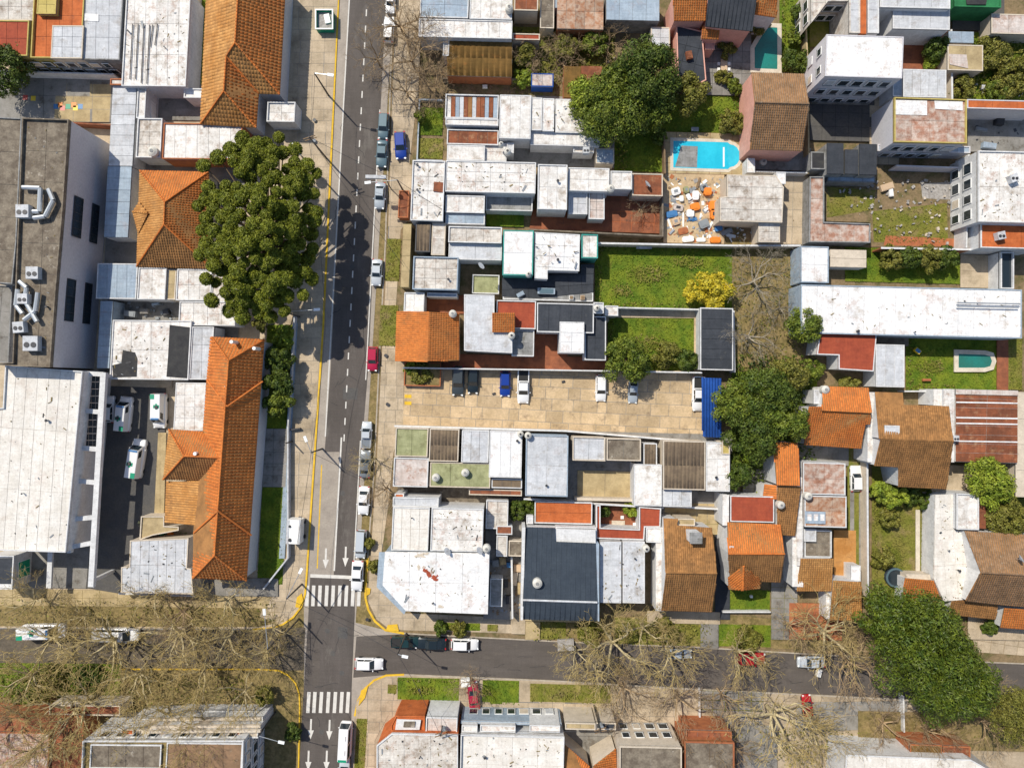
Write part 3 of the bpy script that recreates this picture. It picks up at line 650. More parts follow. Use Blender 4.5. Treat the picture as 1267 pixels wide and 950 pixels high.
patch('soil', [(1018, 216), (1198, 212), (1196, 306), (1075, 306), (1075, 276), (1018, 274)], 'dirt', kind='structure'); G('weeds', [(1078, 262), (1170, 252), (1172, 303), (1080, 300)], 'grassdry', 8, label='weeds over the cleared building plot')
G('weeds', [(1022, 232), (1082, 236), (1080, 260), (1022, 270)], 'grassdry', 8, label='weeds beside the rubble at the plot edge')
patch('rubble_heap', [(1138, 228), (1176, 226), (1174, 248), (1140, 246)], 'gravel', kind='stuff'); patch('rubble_heap', [(1095, 292), (1180, 296), (1182, 306), (1092, 304)], 'brick', kind='stuff')
patch('courtyard', (500, 0, 520, 130), 'concrete', slabs=(14, 15), sm='pavegrey'); patch('soil', (905, 300, 992, 460), 'leafdirt'); patch('soil', (548, 94, 760, 122), 'dirt')
patch('school_yard', (0, 88, 140, 152), 'pavegrey', slabs=(30, 30), sm='darkasphalt'); patch('school_yard', (70, 105, 138, 152), 'ochre', slabs=(24, 16), sm='pavegrey')
hy = patch('painted_court', (66, 127, 106, 140), 'concrete')
for i, (x, y, c) in enumerate(((71, 133, 'plasticblue'), (76, 131, 'plasticorange'), (79, 135, 'red'), (86, 133, 'greenpaint'), (93, 131, 'plasticorange'), (95, 135, 'plasticyellow'), (101, 133, 'plasticblue'), (43, 123, 'plasticyellow'), (33, 122, 'red'))):
    b = MB(); z = .13 + .004 * ZI[0] + .03; b.sheet([W(*q) for q in shear(x - 3, y - 3, x + 3, y + 3)], z); b.build('painted_square', c, hy)
patch('ambulance_yard', [(112, 468), (206, 471), (204, 640), (175, 660), (148, 733), (105, 726)], 'darkasphalt'); patch('path', [(197, 535), (207, 535), (204, 640), (192, 640)], 'ochre', slabs=(10, 12))
patch('courtyard', [(126, 466), (214, 470), (214, 480), (126, 477)], 'concrete', slabs=(18, 10)); patch('courtyard', [(38, 680), (112, 682), (108, 727), (34, 726)], 'pavegrey', slabs=(28, 22))
patch('courtyard', [(100, 460), (130, 462), (108, 725), (84, 722)], 'pavegrey', slabs=(24, 24)); patch('courtyard', (165, 106, 255, 150), 'pavegrey', slabs=(20, 16)); patch('courtyard', (130, 205, 300, 470), 'pavegrey')
patch('forecourt', (322, 530, 356, 602), 'pavegrey', slabs=(16, 16), sm='darkasphalt'); patch('forecourt', [(240, 712), (345, 715), (345, 737), (238, 736)], 'pavegrey', slabs=(20, 12))
patch('side_path', [(363, 400), (369, 400), (353, 690), (346, 690)], 'bluegrey'); patch('church_path', [(350, -5), (362, -5), (352, 160), (340, 160)], 'pavegrey')  # side path: bluish shade on the grey sidewalk is put into its colour
patch('parking_lot', [(501, 455), (868, 459), (872, 546), (499, 528)], 'lot', slabs=(23, 15), sm='pavegrey', gap=.075, jit=.28, stagger=.4)
for y in (490, 498.5): line('painted_bar', (501, y), (509.5, y + .3), 4.2, 'kerbyellow', .30 + .13, par=gut)
patch('garden_path', [(745, 380), (867, 382), (866, 394), (756, 393), (742, 412)], 'concrete', slabs=(12, 12)); patch('garden_path', (858, 392, 867, 459), 'lot', slabs=(10, 12))
patch('terrace', (548, 440, 752, 458), 'terracotta', slabs=(13, 10)); patch('terrace', (518, 365, 575, 388), 'terracotta', slabs=(12, 12)); patch('terrace', (660, 404, 702, 452), 'terracotta', slabs=(12, 12))
patch('terrace', [(700, 236), (824, 240), (820, 290), (655, 284), (658, 262)], 'terracotta', slabs=(14, 12)); patch('sand_patch', (757, 262, 815, 286), 'orangefloor'); patch('courtyard', (555, 120, 760, 206), 'pavegrey')
G('grass_strip', (602, 263, 648, 281), 'grass', 10, label='strip of grass behind the white row roof'); patch('courtyard', (498, 205, 520, 275), 'concrete', slabs=(12, 13)); 
patch('courtyard', (492, 600, 660, 625), 'brownroof'); patch('courtyard', (600, 615, 650, 765), 'pavegrey', slabs=(14, 14)); patch('driveway', (633, 745, 650, 783), 'concrete', slabs=(14, 13)); patch('driveway', (866, 770, 888, 800), 'pavegrey', slabs=(11, 14))
patch('forecourt', (650, 745, 735, 768), 'ochre'); patch('courtyard', (822, 622, 900, 660), 'ochre', slabs=(13, 13), sm='grassdry'); patch('courtyard', (700, 535, 905, 640), 'pavegrey'); patch('forecourt', (650, 768, 668, 790), 'ochre', slabs=(14, 12))
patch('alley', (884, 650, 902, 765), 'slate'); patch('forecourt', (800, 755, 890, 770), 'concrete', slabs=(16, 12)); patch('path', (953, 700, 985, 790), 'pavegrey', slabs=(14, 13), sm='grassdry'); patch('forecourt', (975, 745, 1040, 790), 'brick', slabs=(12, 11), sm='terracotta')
patch('courtyard', (918, 580, 960, 616), 'pavegrey', slabs=(13, 12), sm='grassdry'); patch('driveway', (1047, 540, 1072, 740), 'grassdry'); patch('wheel_track', (1050, 600, 1055, 720), 'pavegrey', slabs=(10, 14)); patch('wheel_track', (1061, 610, 1066, 720), 'pavegrey', slabs=(10, 14))
patch('garden_path', (1131, 630, 1136, 712), 'coping', slabs=(10, 14)); patch('garden_path', (1143, 632, 1147, 712), 'coping', slabs=(10, 14)); patch('brick_path', (1231, 418, 1245, 484), 'terracotta', slabs=(12, 11)); patch('flower_bed', (1245, 418, 1262, 482), 'grassdry', kind='stuff', tufts=20)
patch('courtyard', (1186, 316, 1236, 357), 'concrete', slabs=(24, 20)); patch('courtyard', (1000, 124, 1080, 176), 'darkasphalt', slabs=(18, 18), sm='blacktar'); patch('courtyard', (1074, 118, 1110, 205), 'concrete', slabs=(14, 14), sm='pavegrey')
patch('courtyard', (1195, 136, 1275, 190), 'pavegrey', slabs=(18, 16)); patch('courtyard', (1112, 38, 1170, 88), 'terracotta', slabs=(14, 14)); patch('courtyard', (1176, 0, 1240, 40), 'darkasphalt'); patch('courtyard', (1000, 0, 1024, 60), 'grassdry')
patch('courtyard', (928, 184, 1002, 212), 'pavegrey', slabs=(16, 14)); patch('patio', (870, 38, 928, 120), 'pavegrey', slabs=(13, 13), sm='darkasphalt'); patch('yard', (820, 215, 895, 302), 'lot'); patch('courtyard', (940, 218, 998, 303), 'concrete', slabs=(20, 20), sm='pavegrey')
patch('courtyard', (1078, 410, 1122, 428), 'brownroof'); patch('courtyard', (985, 550, 1048, 575), 'pavegrey', slabs=(14, 12)); patch('terrace', (1030, 655, 1057, 722), 'tileochre', slabs=(13, 12)); patch('terrace', (698, 895, 765, 960), 'pavegrey', slabs=(14, 14))
patch('pavement_apron', (1150, 575, 1215, 612), 'concrete'); patch('courtyard', (910, 895, 960, 960), 'pavegrey'); patch('courtyard', (1195, 740, 1275, 790), 'concrete', slabs=(18, 14))
patch('leafy_sidewalk', (1060, 880, 1275, 925), 'leafdirt')  # sidewalk strip covered in leaf strewn soil

def disc(px, py, r_, m, z, nm, par):
    b = MB(); x, y = W(px, py); b.add([(x + r_ * math.cos(6.283 * i / 14), y + r_ * math.sin(6.283 * i / 14), z) for i in range(14)], [tuple(range(14))]); b.build(nm, m, par)
for px, py in ((443, 200), (436, 330), (447, 420), (424, 610), (405, 780), (412, 808), (398, 905), (423, 832)): disc(px, py, .42, 'darkasphalt', .014, 'manhole_cover', road)
for p in ([(446, 96), (458, 96), (457, 121), (445, 121)], [(424, 345), (436, 346), (434, 378), (422, 377)], [(440, 260), (450, 260), (449, 292), (438, 291)], [(388, 785), (396, 785), (395, 848), (386, 848)], [(418, 775), (430, 776), (430, 790), (418, 789)], [(425, 480), (443, 480), (442, 494), (424, 494)]): mark('road_patch', p, R.choice(('darkasphalt', 'asphaltx')), .0105)
for k in range(26):
    px = R.uniform(388, 436) if k > 12 else R.uniform(425, 460); py = R.uniform(765, 935) if k > 12 else R.uniform(20, 640); px = px if k > 12 else 446 - (py - 12) * .055 + R.uniform(-14, 14); a0 = R.uniform(0, 3.14)
    for j in range(R.randint(2, 5)):
        qx, qy = px + math.cos(a0) * R.uniform(3, 7), py + math.sin(a0) * R.uniform(3, 7); line('crack', (px, py), (qx, qy), .5, 'blacktar', .0125 + .0004 * (j % 3)); px, py = qx, qy; a0 += R.uniform(-.7, .7)
for k in range(12):
    px = R.uniform(520, 1000); py = 812 + (px - 520) * .05 + R.uniform(-16, 14); a0 = R.uniform(-.3, .3)
    for j in range(3): qx, qy = px + math.cos(a0) * R.uniform(3, 8), py + math.sin(a0) * 4; line('crack', (px, py), (qx, qy), .5, 'blacktar', .0125 + .0004 * j); px, py = qx, qy; a0 += R.uniform(-.5, .5)
for px, py in ((455, 765), (470, 700), (390, 150), (400, 300), (520, 852), (480, 500), (478, 440), (372, 640), (560, 880), (640, 885)): disc(px, py, .3, 'darkmetal', .13 + .35, 'access_cover', gut)
# ---------------------------------------------------------------- buildings, north-west block
r = B('low house with orange roof terrace, ochre box and red roof, beside the school yard', at=(75, 60))
F(r, (42, -8, 105, 74), 5.2, 'orangefloor', .5, 'yellowpaint', (16, 22)); F(r, (103, -8, 151, 75), 5.4, 'lightgrey', .15, 'grey', (15, 22), sheet='grey'); F(r, (64, 32, 103, 73), 5.8, 'lightgrey', .1, 'cream', (13, 14))
F(r, (46, -6, 70, 18), 6.0, 'yellowpaint', .1, 'yellowpaint', (12, 12)); F(r, (-6, 26, 36, 70), 5.7, 'redroof', .2, 'yellowpaint', (14, 22)); F(r, (-6, -8, 44, 26), 5.3, 'dirtywhite', .1, 'cream', (16, 16)); skin(r, [(103, 17, 5.5), (122, 18, 5.5), (122, 27, 5.5), (103, 26, 5.5)], 'white2', 'skylight')
windows(r, (10, 74), (140, 76), 5.2, [(1, 2.2), (3.2, 4.4)], 8, 1.3)
r = B('long white corrugated hall roof running down beside the church', 'hall', 'hall', at=(192, 55)); F(r, (154, -10, 234, 108), 5, 'white', .25, pp=(14, 40))
for x_, y0, y1 in ((164, 30, 98), (171, 30, 98), (178, 30, 103), (185, 31, 104), (195, 30, 56), (189, 31, 58)):
    b = MB(); b.tube((*W(x_, y0, 5.25), 5.25), (*W(x_ - 3.5, y1, 5.25), 5.25), .07, .07, 5); b.build('roof_pipe', 'darkmetal', r)
F(r, (235, -10, 240, 108), 2.4, 'brick', .0, 'cream', None)
r = B('narrow pale blue walkway roof between the tall grey building and the tiled house', 'covered_walkway', 'walkway', at=(150, 200)); F(r, (137, 104, 167, 206), 4.2, 'lightgrey', .0, 'wallwhite', (30, 13)); F(r, (131, 206, 161, 294), 4.1, 'bluegrey', .0, 'wallwhite', (30, 13)); F(r, (137, 98, 170, 106), 4.6, 'dirtywhite', .2, 'brick', (12, 12))
r = B('pair of white flat roofs directly south of the hall with a rusty gutter', at=(230, 175)); F(r, (170, 147, 201, 196), 4.2, 'dirtywhite', .3, 'wallwhite', (15, 16)); F(r, (202, 153, 300, 198), 4.4, 'white', .25, 'brick', (13, 44))
F(r, (170, 108, 181, 147), 4.2, 'white', .2, pp=None); F(r, (228, 110, 252, 122), 4.0, 'white', .2, pp=None); windows(r, (181, 110), (181, 146), 4.2, [(1.2, 2.6)], 3, 1.2)
r = B('big terracotta church roof with ochre west slope and hipped south end', 'church', 'church', at=(300, 60))
T(r, [(296, -30, 8.6), (291, 53, 8.6), (354, -30, 5), (346, 117, 5), (320, 116, 5.0), (280, 70, 7.62), (277, 113, 7.62), (317, 158, 4.8), (248, 154, 4.9), (256, -30, 5)],
  [(0, 2, 3, 1), (1, 3, 4, 5), (0, 1, 5, 6, 8, 9), (5, 4, 7, 6), (6, 7, 8)], 'tile', .50, .60, 'walllilac', ms=['tile', 'tileochre', 'tileochre', 'tile', 'tileochre'])
for yy in range(-2, 110, 14): 
    b = MB(); x, y_ = W(351 - yy * .055, yy, 5); b.box(x - .28, y_, 2.6, .12, 1.3, 2.6); b.build('window', 'glass', r)
r = B('small white boxy annex at the foot of the church', 'annex', 'annex', at=(348, 140)); F(r, (331, 127, 366, 152), 3.4, 'white', .35, 'wallwhite', (17, 12)); 
r = B('square hipped terracotta house beside the giant conifer', 'tiled_house', at=(214, 272))
T(r, [(173, 211, 4.6), (258, 213, 4.6), (263, 333, 4.6), (169, 330, 4.6), (204, 250, 7.6), (203, 278, 7.6)], [(0, 1, 4), (1, 2, 5, 4), (2, 3, 5), (3, 0, 4, 5)], 'tile', .38, .42, 'cream', ms=['tile', 'tile', 'tilebrown', 'tileochre'])
T(r, [(164, 262, 4.4), (172, 250, 5.0), (183, 264, 6.2), (171, 289, 4.9)], [(0, 2, 1), (0, 3, 2)], 'tileochre', .36, .4, 'cream')
r = B('row of bluish and white sheet roofs just below the square tiled house', at=(200, 350)); F(r, (120, 326, 170, 370), 4.2, 'bluegrey', .1, 'wallwhite', (13, 40)); F(r, (171, 331, 206, 371), 4.3, 'white', .2, pp=(16, 38)); F(r, (207, 333, 218, 371), 4.0, 'ochre', .1, 'cream', (12, 18)); F(r, (219, 333, 262, 372), 4.3, 'white', .2, pp=(14, 20)); F(r, (262, 340, 300, 374), 4.2, 'dirtywhite', .2, pp=(14, 20))
r = B('white roofed workshop with two large black membrane patches', 'workshop', 'workshop', at=(190, 433)); F(r, (138, 396, 236, 470), 4.6, 'white', .2, pp=(24, 36)); F(r, (236, 404, 264, 470), 4.4, 'lightgrey', .2, pp=(14, 22)); F(r, (222, 373, 292, 403), 4.2, 'white', .2, pp=(16, 15)); F(r, (122, 372, 138, 456), 3.8, 'bluegrey', .0, 'bluegrey', (15, 14))
skin(r, [(210, 402, 4.69), (235, 405, 4.69), (232, 468, 4.69), (206, 466, 4.69), (208, 440, 4.69)], 'blacktar', 'black_membrane', .02); skin(r, [(152, 433, 4.69), (167, 436, 4.69), (170, 444, 4.69), (169, 466, 4.69), (140, 467, 4.69), (139, 452, 4.69), (150, 449, 4.69)], 'blacktar', 'black_membrane', .02)
r = B('plain white roofed shed between the ambulance yard and the long tiled building', 'shed', 'shed', at=(234, 502)); F(r, (216, 473, 254, 533), 4.0, 'white', .1, pp=(12, 15))
r = B('long terracotta school building with a hipped wing and deep ridged tiles', 'school', 'school', at=(282, 560))
T(r, [(262, 417, 5.2), (327, 420, 5.2), (283, 446, 8.7), (265.5, 687, 8.7), (305, 718, 5.2), (239, 715, 5.2), (239, 659, 5.2), (245, 594, 5.3), (270, 566, 7.85), (251, 533, 5.3), (256, 470, 5.2)],
  [(0, 2, 1), (1, 2, 3, 4), (4, 3, 5), (0, 10, 9, 8, 7, 6, 5, 3, 2)], 'tile', .50, .60, 'walllilac', ms=['tile', 'tile', 'tile', 'tile'])
T(r, [(209, 531, 5.3), (251, 534, 5.3), (272, 566, 8.1), (228, 564, 8.0), (202, 593, 5.3), (247, 594, 5.4)], [(0, 3, 2, 1), (0, 4, 3), (4, 5, 2, 3)], 'tile', .38, .42, 'cream', ms=['tile', 'tileochre', 'tilebrown'])
T(r, [(206, 596, 4.4), (247, 595, 5.4), (244, 650, 5.4), (204, 646, 4.4)], [(0, 3, 2, 1)], 'tileochre', .38, .42, 'cream')
def vt(p, q): rr = MB(); rr.tube(p, q, .15, .15); rr.build('verge_tiles', 'tile', r)
A = (*W(325, 472, 5.45), 5.45); C_ = (*W(281, 503, 8.85), 8.85); vt(A, C_); vt(C_, (*W(256, 470, 5.5), 5.5)); A = (*W(269.5, 632, 8.9), 8.9); vt(A, (*W(240, 659, 5.45), 5.45)); vt(A, (*W(311, 662, 5.45), 5.45))
for x, y in ((242, 561), (287, 423), (315, 431), (281, 478)):
    b = MB(); X, Y = W(x, y, 8); b.cyl(X, Y, 6, 8.3, .28, .28, 10); b.build('roof_vent', 'plasticwhite', r)
for yy in range(430, 712, 19):
    b = MB(); x, y_ = W(325.5 - (yy - 420) * .071, yy, 4.5); b.box(x - .34, y_, 2.7, .16, 1.5, 2.2); b.build('window', 'glass', r)
r = B('pale grey sheet roofed store below the ambulance yard', 'storehouse', 'store', at=(195, 700)); F(r, [(161, 668), (234, 665), (232, 702), (237, 703), (240, 735), (150, 733), (150, 701), (160, 700)], 4.0, 'lightgrey', .12, 'cream', (11, 30)); F(r, [(175, 638), (204, 638), (204, 650), (222, 651), (222, 656), (190, 662), (173, 668)], 3.2, 'ochre', .2, 'cream', None)
# tall concrete block
r = B('tall flat roofed grey block with ducts on its stained roof, at the left edge', 'office_block', 'office building', at=(75, 300))
F(r, [(30, 147), (88, 149), (81, 255), (72, 360), (65, 455), (-10, 452), (-10, 449), (18, 448)], 10.6, 'brownroof', .55, 'walllilac', (26, 34), parm='brownroof'); F(r, [(-12, 145), (29, 147), (22, 300), (17, 352), (-12, 350)], 10.9, 'brownroof', .3, 'grey', (24, 34)); F(r, [(-12, 352), (17, 354), (12, 449), (-12, 448)], 7.6, 'pavegrey', .3, 'grey', (16, 26))
for a, c in (((82.5, 236), (78.5, 290)), ((73, 340), (69, 397))): windows(r, a, c, 10.6, [(6.6, 8.6), (2.4, 4.1)], 1, 9.0, t0=0, t1=1, frame='darkmetal')
for lst in ([(28, 232), (50, 233), (49, 262), (41, 262)], [(60, 234), (66, 248), (56, 268), (42, 270)], [(24, 348), (33, 356), (31, 372), (46, 398)], [(47, 362), (44, 385), (30, 396)], [(22, 358), (20, 378), (28, 388)]):
    for i in range(len(lst) - 1):
        b = MB(); b.tube((*W(*lst[i], 11.4), 11.4), (*W(*lst[i + 1], 11.4), 11.4), .33, .36, 8); b.build('air_duct', 'steel', r)
r = B('large white flat roof peppered with dark spots, in front of the ambulance yard', 'clinic', 'clinic', at=(50, 560))
F(r, [(8, 452), (104, 459), (83, 683), (-12, 680), (-12, 505), (5, 504)], 8.0, 'speckwhite', .35, 'wallwhite', (13, 60), sheet='dirtywhite')
W2 = lambda x, y, h: (*W(x, y, h), h)
for a, c in (((127.5, 461), (112, 726)), ((106, 460), (85, 684))):
    b = MB(); (x0, y0), (x1, y1) = W(*a, 6.6), W(*c, 6.6); wd = .42 if a[0] > 110 else .3; b.prism([(x0 - wd, y0), (x0 + wd, y0), (x1 + wd, y1), (x1 - wd, y1)], 5.9, 6.6); b.build('concrete_beam', 'wallwhite', r)
for x0, y0, x1, y1 in ((105, 462, 128, 463), (103, 508, 126, 510), (100, 554, 122, 556), (97, 595, 118, 597), (93, 642, 115, 640), (90, 676, 112, 672), (112, 722, 116, 724)):
    b = MB(); (a, c), (e, f) = W(x0, y0, 6.5), W(x1, y1, 6.5); b.prism([(a, c - .35), (e, f - .35), (e, f + .35), (a, c + .35)], 6.0, 6.52); b.build('cross_beam', 'wallwhite', r)
for i, (y0, y1) in enumerate(((464, 507), (511, 553))):
    for k in range(3):
        for j in range(5):
            xx = 108 - (y0 - 464) * .07 + k * 5.2; dy = (y1 - y0) / 5; b = MB(); b.prism([W(*q, 5.6) for q in ((xx, y0 + j * dy + .5), (xx + 4.6, y0 + j * dy + .5), (xx + 4.4, y0 + (j + 1) * dy - .5), (xx - .2, y0 + (j + 1) * dy - .5))], 5.55, 5.62); b.build('glass_pane', 'glass', r)
for x, y in ((114.5, 718), (129.5, 465)):
    b = MB(); X, Y = W(x, y, 6); b.box(X, Y, 3, .5, .5, 5.9); b.build('column', 'wallwhite', r)
r = B('small white entrance pavilion with a dark window and green sign', 'entrance_pavilion', 'pavilion', at=(20, 705)); F(r, (-12, 686, 19, 728), 4.2, 'wallwhite', .5, 'wallwhite', None); skin(r, [(-8, 690, 4.25), (15, 690, 4.25), (15, 722, 4.25), (-8, 722, 4.25)], 'slate', 'dark_skylight'); windows(r, (19, 688), (19, 726), 4.2, [(1.0, 3.6)], 1, 2.6, 'greenpaint')
b = MB(); b.prism([W(*q, 3) for q in ((60, 682), (66, 682), (64, 727), (58, 727))], 2.8, 3.2); b.build('canopy_beam', 'wallwhite', r)
# ---------------------------------------------------------------- centre block, north
r = B('white and grey sheet roofed house beside the bare street trees at the top', at=(575, 25)); F(r, (520, -10, 580, 23), 4.6, 'bluegrey', .2, pp=(30, 16)); F(r, (581, -10, 634, 25), 4.7, 'white', .15, pp=(13, 34)); F(r, (518, 25, 634, 48), 4.5, 'white', .2, pp=(14, 22))
F(r, (636, -8, 666, 14), 4.2, 'rust', .1, 'cream', (12, 22)); F(r, (634, 42, 668, 50), 3.6, 'redroof', .1, 'cream', None); F(r, (668, -8, 686, 36), 3.2, 'brownroof', .1, 'cream', (12, 20))
r = B('low barn with a brown olive rusted sheet roof', 'barn', 'barn', at=(595, 72)); F(r, (553, 49, 634, 95), 3.4, 'rustolive', .0, 'brick', ribs=.9); F(r, (548, 48, 556, 70), 3.5, 'dirtywhite', .1, 'wallwhite', None)
r = B('workshop under a patchwork roof of rusty and pale sheets', 'workshop', 'workshop', at=(718, 18)); F(r, (689, -8, 747, 37), 3.6, 'rustpatch', .0, 'brick', (12, 22)); F(r, (684, -8, 690, 10), 3.0, 'bluegrey', 0, pp=None)
r = B('long shed with a smooth pale blue roof at the top', 'shed', 'shed', at=(782, 12)); F(r, (750, -10, 816, 26), 4.2, 'bluegrey', .0, 'grey', (16, 34))
r = B('square rust orange two-slope roof against the big green tree', 'shed', 'shed', at=(720, 100)); F(r, (697, 82, 719, 122), 3.2, 'rustolive', 0, 'brick', (20, 38), sheet='rust'); F(r, (719, 82, 745, 121), 3.25, 'rust', 0, 'brick', (24, 38), sheet='rust')
r = B('tiny blue hut with a peeling white roof in the weeds', 'hut', 'hut', at=(671, 101)); F(r, (657, 91, 685, 108), 2.4, 'pinkwhite', .05, 'bluesheet', (13, 16))
r = B('house with rusty striped sheets, white roofs and white stepped terrace, west of the big tree', at=(640, 155))
F(r, (551, 118, 617, 148), 4.6, 'rust', .35, 'wallwhite', None)
for i, c_ in enumerate(('white', 'rust', 'bluegrey', 'lightgrey', 'rust', 'tilebrown', 'lightgrey', 'rust', 'rust', 'bluegrey', 'rust', 'bluegrey')):
    x_ = 553.5 + i * 5.2; skin(r, [(x_, 120 + i * .12, 4.63), (x_ + 4.7, 120.1 + i * .12, 4.63), (x_ + 4.2, 146, 4.63), (x_ - .5, 146, 4.63)], c_, 'roof_sheet', .04 + .01 * (i % 3))
F(r, (551, 147, 617, 156), 4.7, 'white', .2, pp=(22, 9)); F(r, (618, 118, 657, 172), 5.0, 'white', .1, pp=(12, 52)); F(r, (657, 121, 671, 162), 4.7, 'white', .1, pp=(13, 12)); F(r, (671, 122, 686, 163), 4.7, 'white', .1, pp=(14, 40)); F(r, (687, 123, 737, 165), 4.5, 'white', .05, pp=(25, 40)); F(r, (656, 164, 742, 181), 4.1, 'white', .05, pp=(28, 16))
F(r, (553, 161, 617, 180), 3.9, 'rust', .25, 'wallwhite', (12, 18)); F(r, (553, 180, 600, 199), 4.2, 'white', .1, pp=(45, 18)); F(r, (600, 177, 627, 200), 3.6, 'white', .1, pp=(26, 12)); F(r, (627, 177, 636, 190), 4.0, 'lightgrey', .1, pp=None); F(r, (737, 184, 760, 203), 3.2, 'bluegrey', .1, 'cream', (22, 18)); F(r, (709, 181, 735, 190), 3.4, 'dirtywhite', .2, pp=None)
r = B('white flat roofed row house stretching from the pavement to the red patio', at=(630, 235))
F(r, (509, 199, 550, 274), 5.2, 'white', .3, pp=(20, 18), sheet='dirtywhite'); F(r, (551, 200, 663, 239), 5.0, 'white', .2, pp=(18, 12)); F(r, (665, 204, 702, 260), 5.3, 'white', .25, pp=(12, 27)); F(r, (703, 208, 754, 237), 4.6, 'white', .15, pp=(25, 14)); F(r, (551, 242, 600, 264), 4.6, 'white', .15, pp=(16, 21)); F(r, (551, 265, 600, 278), 4.1, 'bluegrey', .1, pp=(24, 12)); F(r, (601, 243, 659, 262), 2.8, 'grey', .5, 'wallwhite', (28, 18)); F(r, (703, 238, 727, 266), 3.4, 'lightgrey', .25, pp=(11, 13)); F(r, (728, 238, 748, 272), 3.2, 'pinkwhite', .25, pp=(10, 12)); F(r, (755, 212, 782, 235), 4.3, 'white', .2, pp=(12, 22))
F(r, (493, 236, 506, 270), 2.2, 'rust', .2, 'brick', (12, 11)); skin(r, [(537, 225, 5.4), (549, 226, 5.4), (549, 238, 5.4), (536, 237, 5.4)], 'rust', 'rusty_hatch')
r = B('lone brown rusty terrace roof beside the builder yard', 'lean_to', 'lean-to', at=(800, 229)); F(r, (782, 215, 820, 243), 3.6, 'rust', .15, 'cream', (38, 28), sheet='rust')
r = B('row house with a mossy brown corrugated skylight roof and bright white rear roofs', at=(620, 320))
F(r, (514, 276, 533, 312), 4.6, 'fibre', .15, 'darkmetal', ribs=.45); F(r, (534, 276, 551, 316), 4.4, 'dirtywhite', .1, 'cream', (17, 20)); F(r, (511, 318, 567, 359), 4.9, 'dirtywhite', .35, 'bluegrey', (14, 14)); F(r, (555, 281, 621, 301), 4.9, 'dirtywhite', .3, pp=(22, 18)); F(r, (555, 302, 621, 322), 4.3, 'lightgrey', .15, pp=(32, 18)); F(r, (622, 285, 660, 341), 5.5, 'white2', .1, 'teal', (37, 27))
F(r, [(661, 287), (718, 290), (717, 336), (678, 335), (678, 346), (661, 345)], 5.0, 'white2', .1, pp=(19, 14)); F(r, (719, 290, 740, 320), 4.6, 'white', .2, 'teal', (10, 28)); F(r, [(621, 344), (718, 338), (718, 327), (735, 327), (734, 362), (664, 369), (621, 367)], 2.6, 'slate', .0, 'grey', (16, 14), sheet='blacktar'); F(r, (622, 360, 734, 372), 2.5, 'grey', .1, pp=(16, 12)); F(r, (497, 277, 508, 356), 2.6, 'ochre', .0, 'ochre', (10, 20), sheet='mossroof')
F(r, (584, 340, 618, 364), 1.2, 'mossroof', .3, 'wallwhite', None)
r = B('orange tiled front house with a low gable, next to the red car', 'tiled_house', at=(530, 415)); T(r, [(491, 385, 4.4), (531, 386, 5.6), (568, 388, 4.4), (568, 446, 4.4), (529, 447, 5.6), (489, 447, 4.4)], [(0, 5, 4, 1), (1, 4, 3, 2)], 'tile', .31, .40, 'cream', inse=.15, caps=False); F(r, (500, 362, 525, 386), 4.0, 'white', .2, pp=(12, 22)); F(r, (528, 362, 566, 368), 3.6, 'bluegrey', .1, pp=None)
r = B('light grey flat roofed house with an orange tiled stair hut', at=(605, 405)); F(r, [(574, 364), (612, 365), (612, 390), (634, 391), (634, 437), (574, 434)], 5.2, 'lightgrey', .1, pp=(58, 70)); F(r, (614, 372, 663, 407), 4.2, 'redroof', .3, 'wallwhite', (48, 34), sheet='redroof'); F(r, (633, 408, 661, 441), 3.6, 'grey', .3, 'wallwhite', (13, 16)); T(r, [(609, 387, 6.3), (637, 387, 6.3), (637, 411, 5.8), (609, 411, 5.8)], [(0, 3, 2, 1)], 'tile', .31, .40, 'cream', inse=.1)
r = B('dark slate roofed house with one raised white panel roof', at=(705, 410)); F(r, (664, 375, 735, 412), 5.0, 'slate', .15, 'wallwhite', (13, 36), sheet='slate'); F(r, (723, 391, 750, 446), 4.4, 'slate', .12, 'wallwhite', (13, 27), sheet='slate'); F(r, (692, 398, 723, 437), 5.6, 'white2', .1, pp=(14, 12)); F(r, (734, 374, 747, 388), 5.8, 'lightgrey', .2, pp=None); F(r, (748, 378, 765, 391), 4.2, 'white', .1, pp=None)
r = B('dark flat garage roof at the end of the framed lawn', 'garage', 'garage', at=(886, 420)); F(r, (866, 381, 907, 458), 3.2, 'slate', .12, 'wallwhite', (40, 13), sheet='slate')
r = B('planter box with rusty walls and tangled plants by the car park', 'planter', 'planter', at=(523, 463)); F(r, (500, 448, 546, 478), 1.0, 'leafdirt', .25, 'brick', None)
r = B('blue corrugated canopy at the end of the car park', 'canopy', 'canopy', at=(881, 502))
for i in range(4):
    pass
ro = MB(); q = [W(*p, 2.6) for p in ((868, 467), (892, 468), (893, 541), (870, 540))]; ro.prism(q, 2.5, 2.55); rf = ro.build('roof', 'bluesheet', r); tile_rows([(*q[0], 2.62), (*q[1], 2.57), (*q[2], 2.57), (*q[3], 2.62)], .45, 12, 'bluesheet', rf, .1)
for x, y in ((870, 469), (890, 470), (891, 538), (872, 538)): b = MB(); X, Y = W(x, y, 2); b.cyl(X, Y, .1, 2.5, .06); b.build('post', 'steel', r)
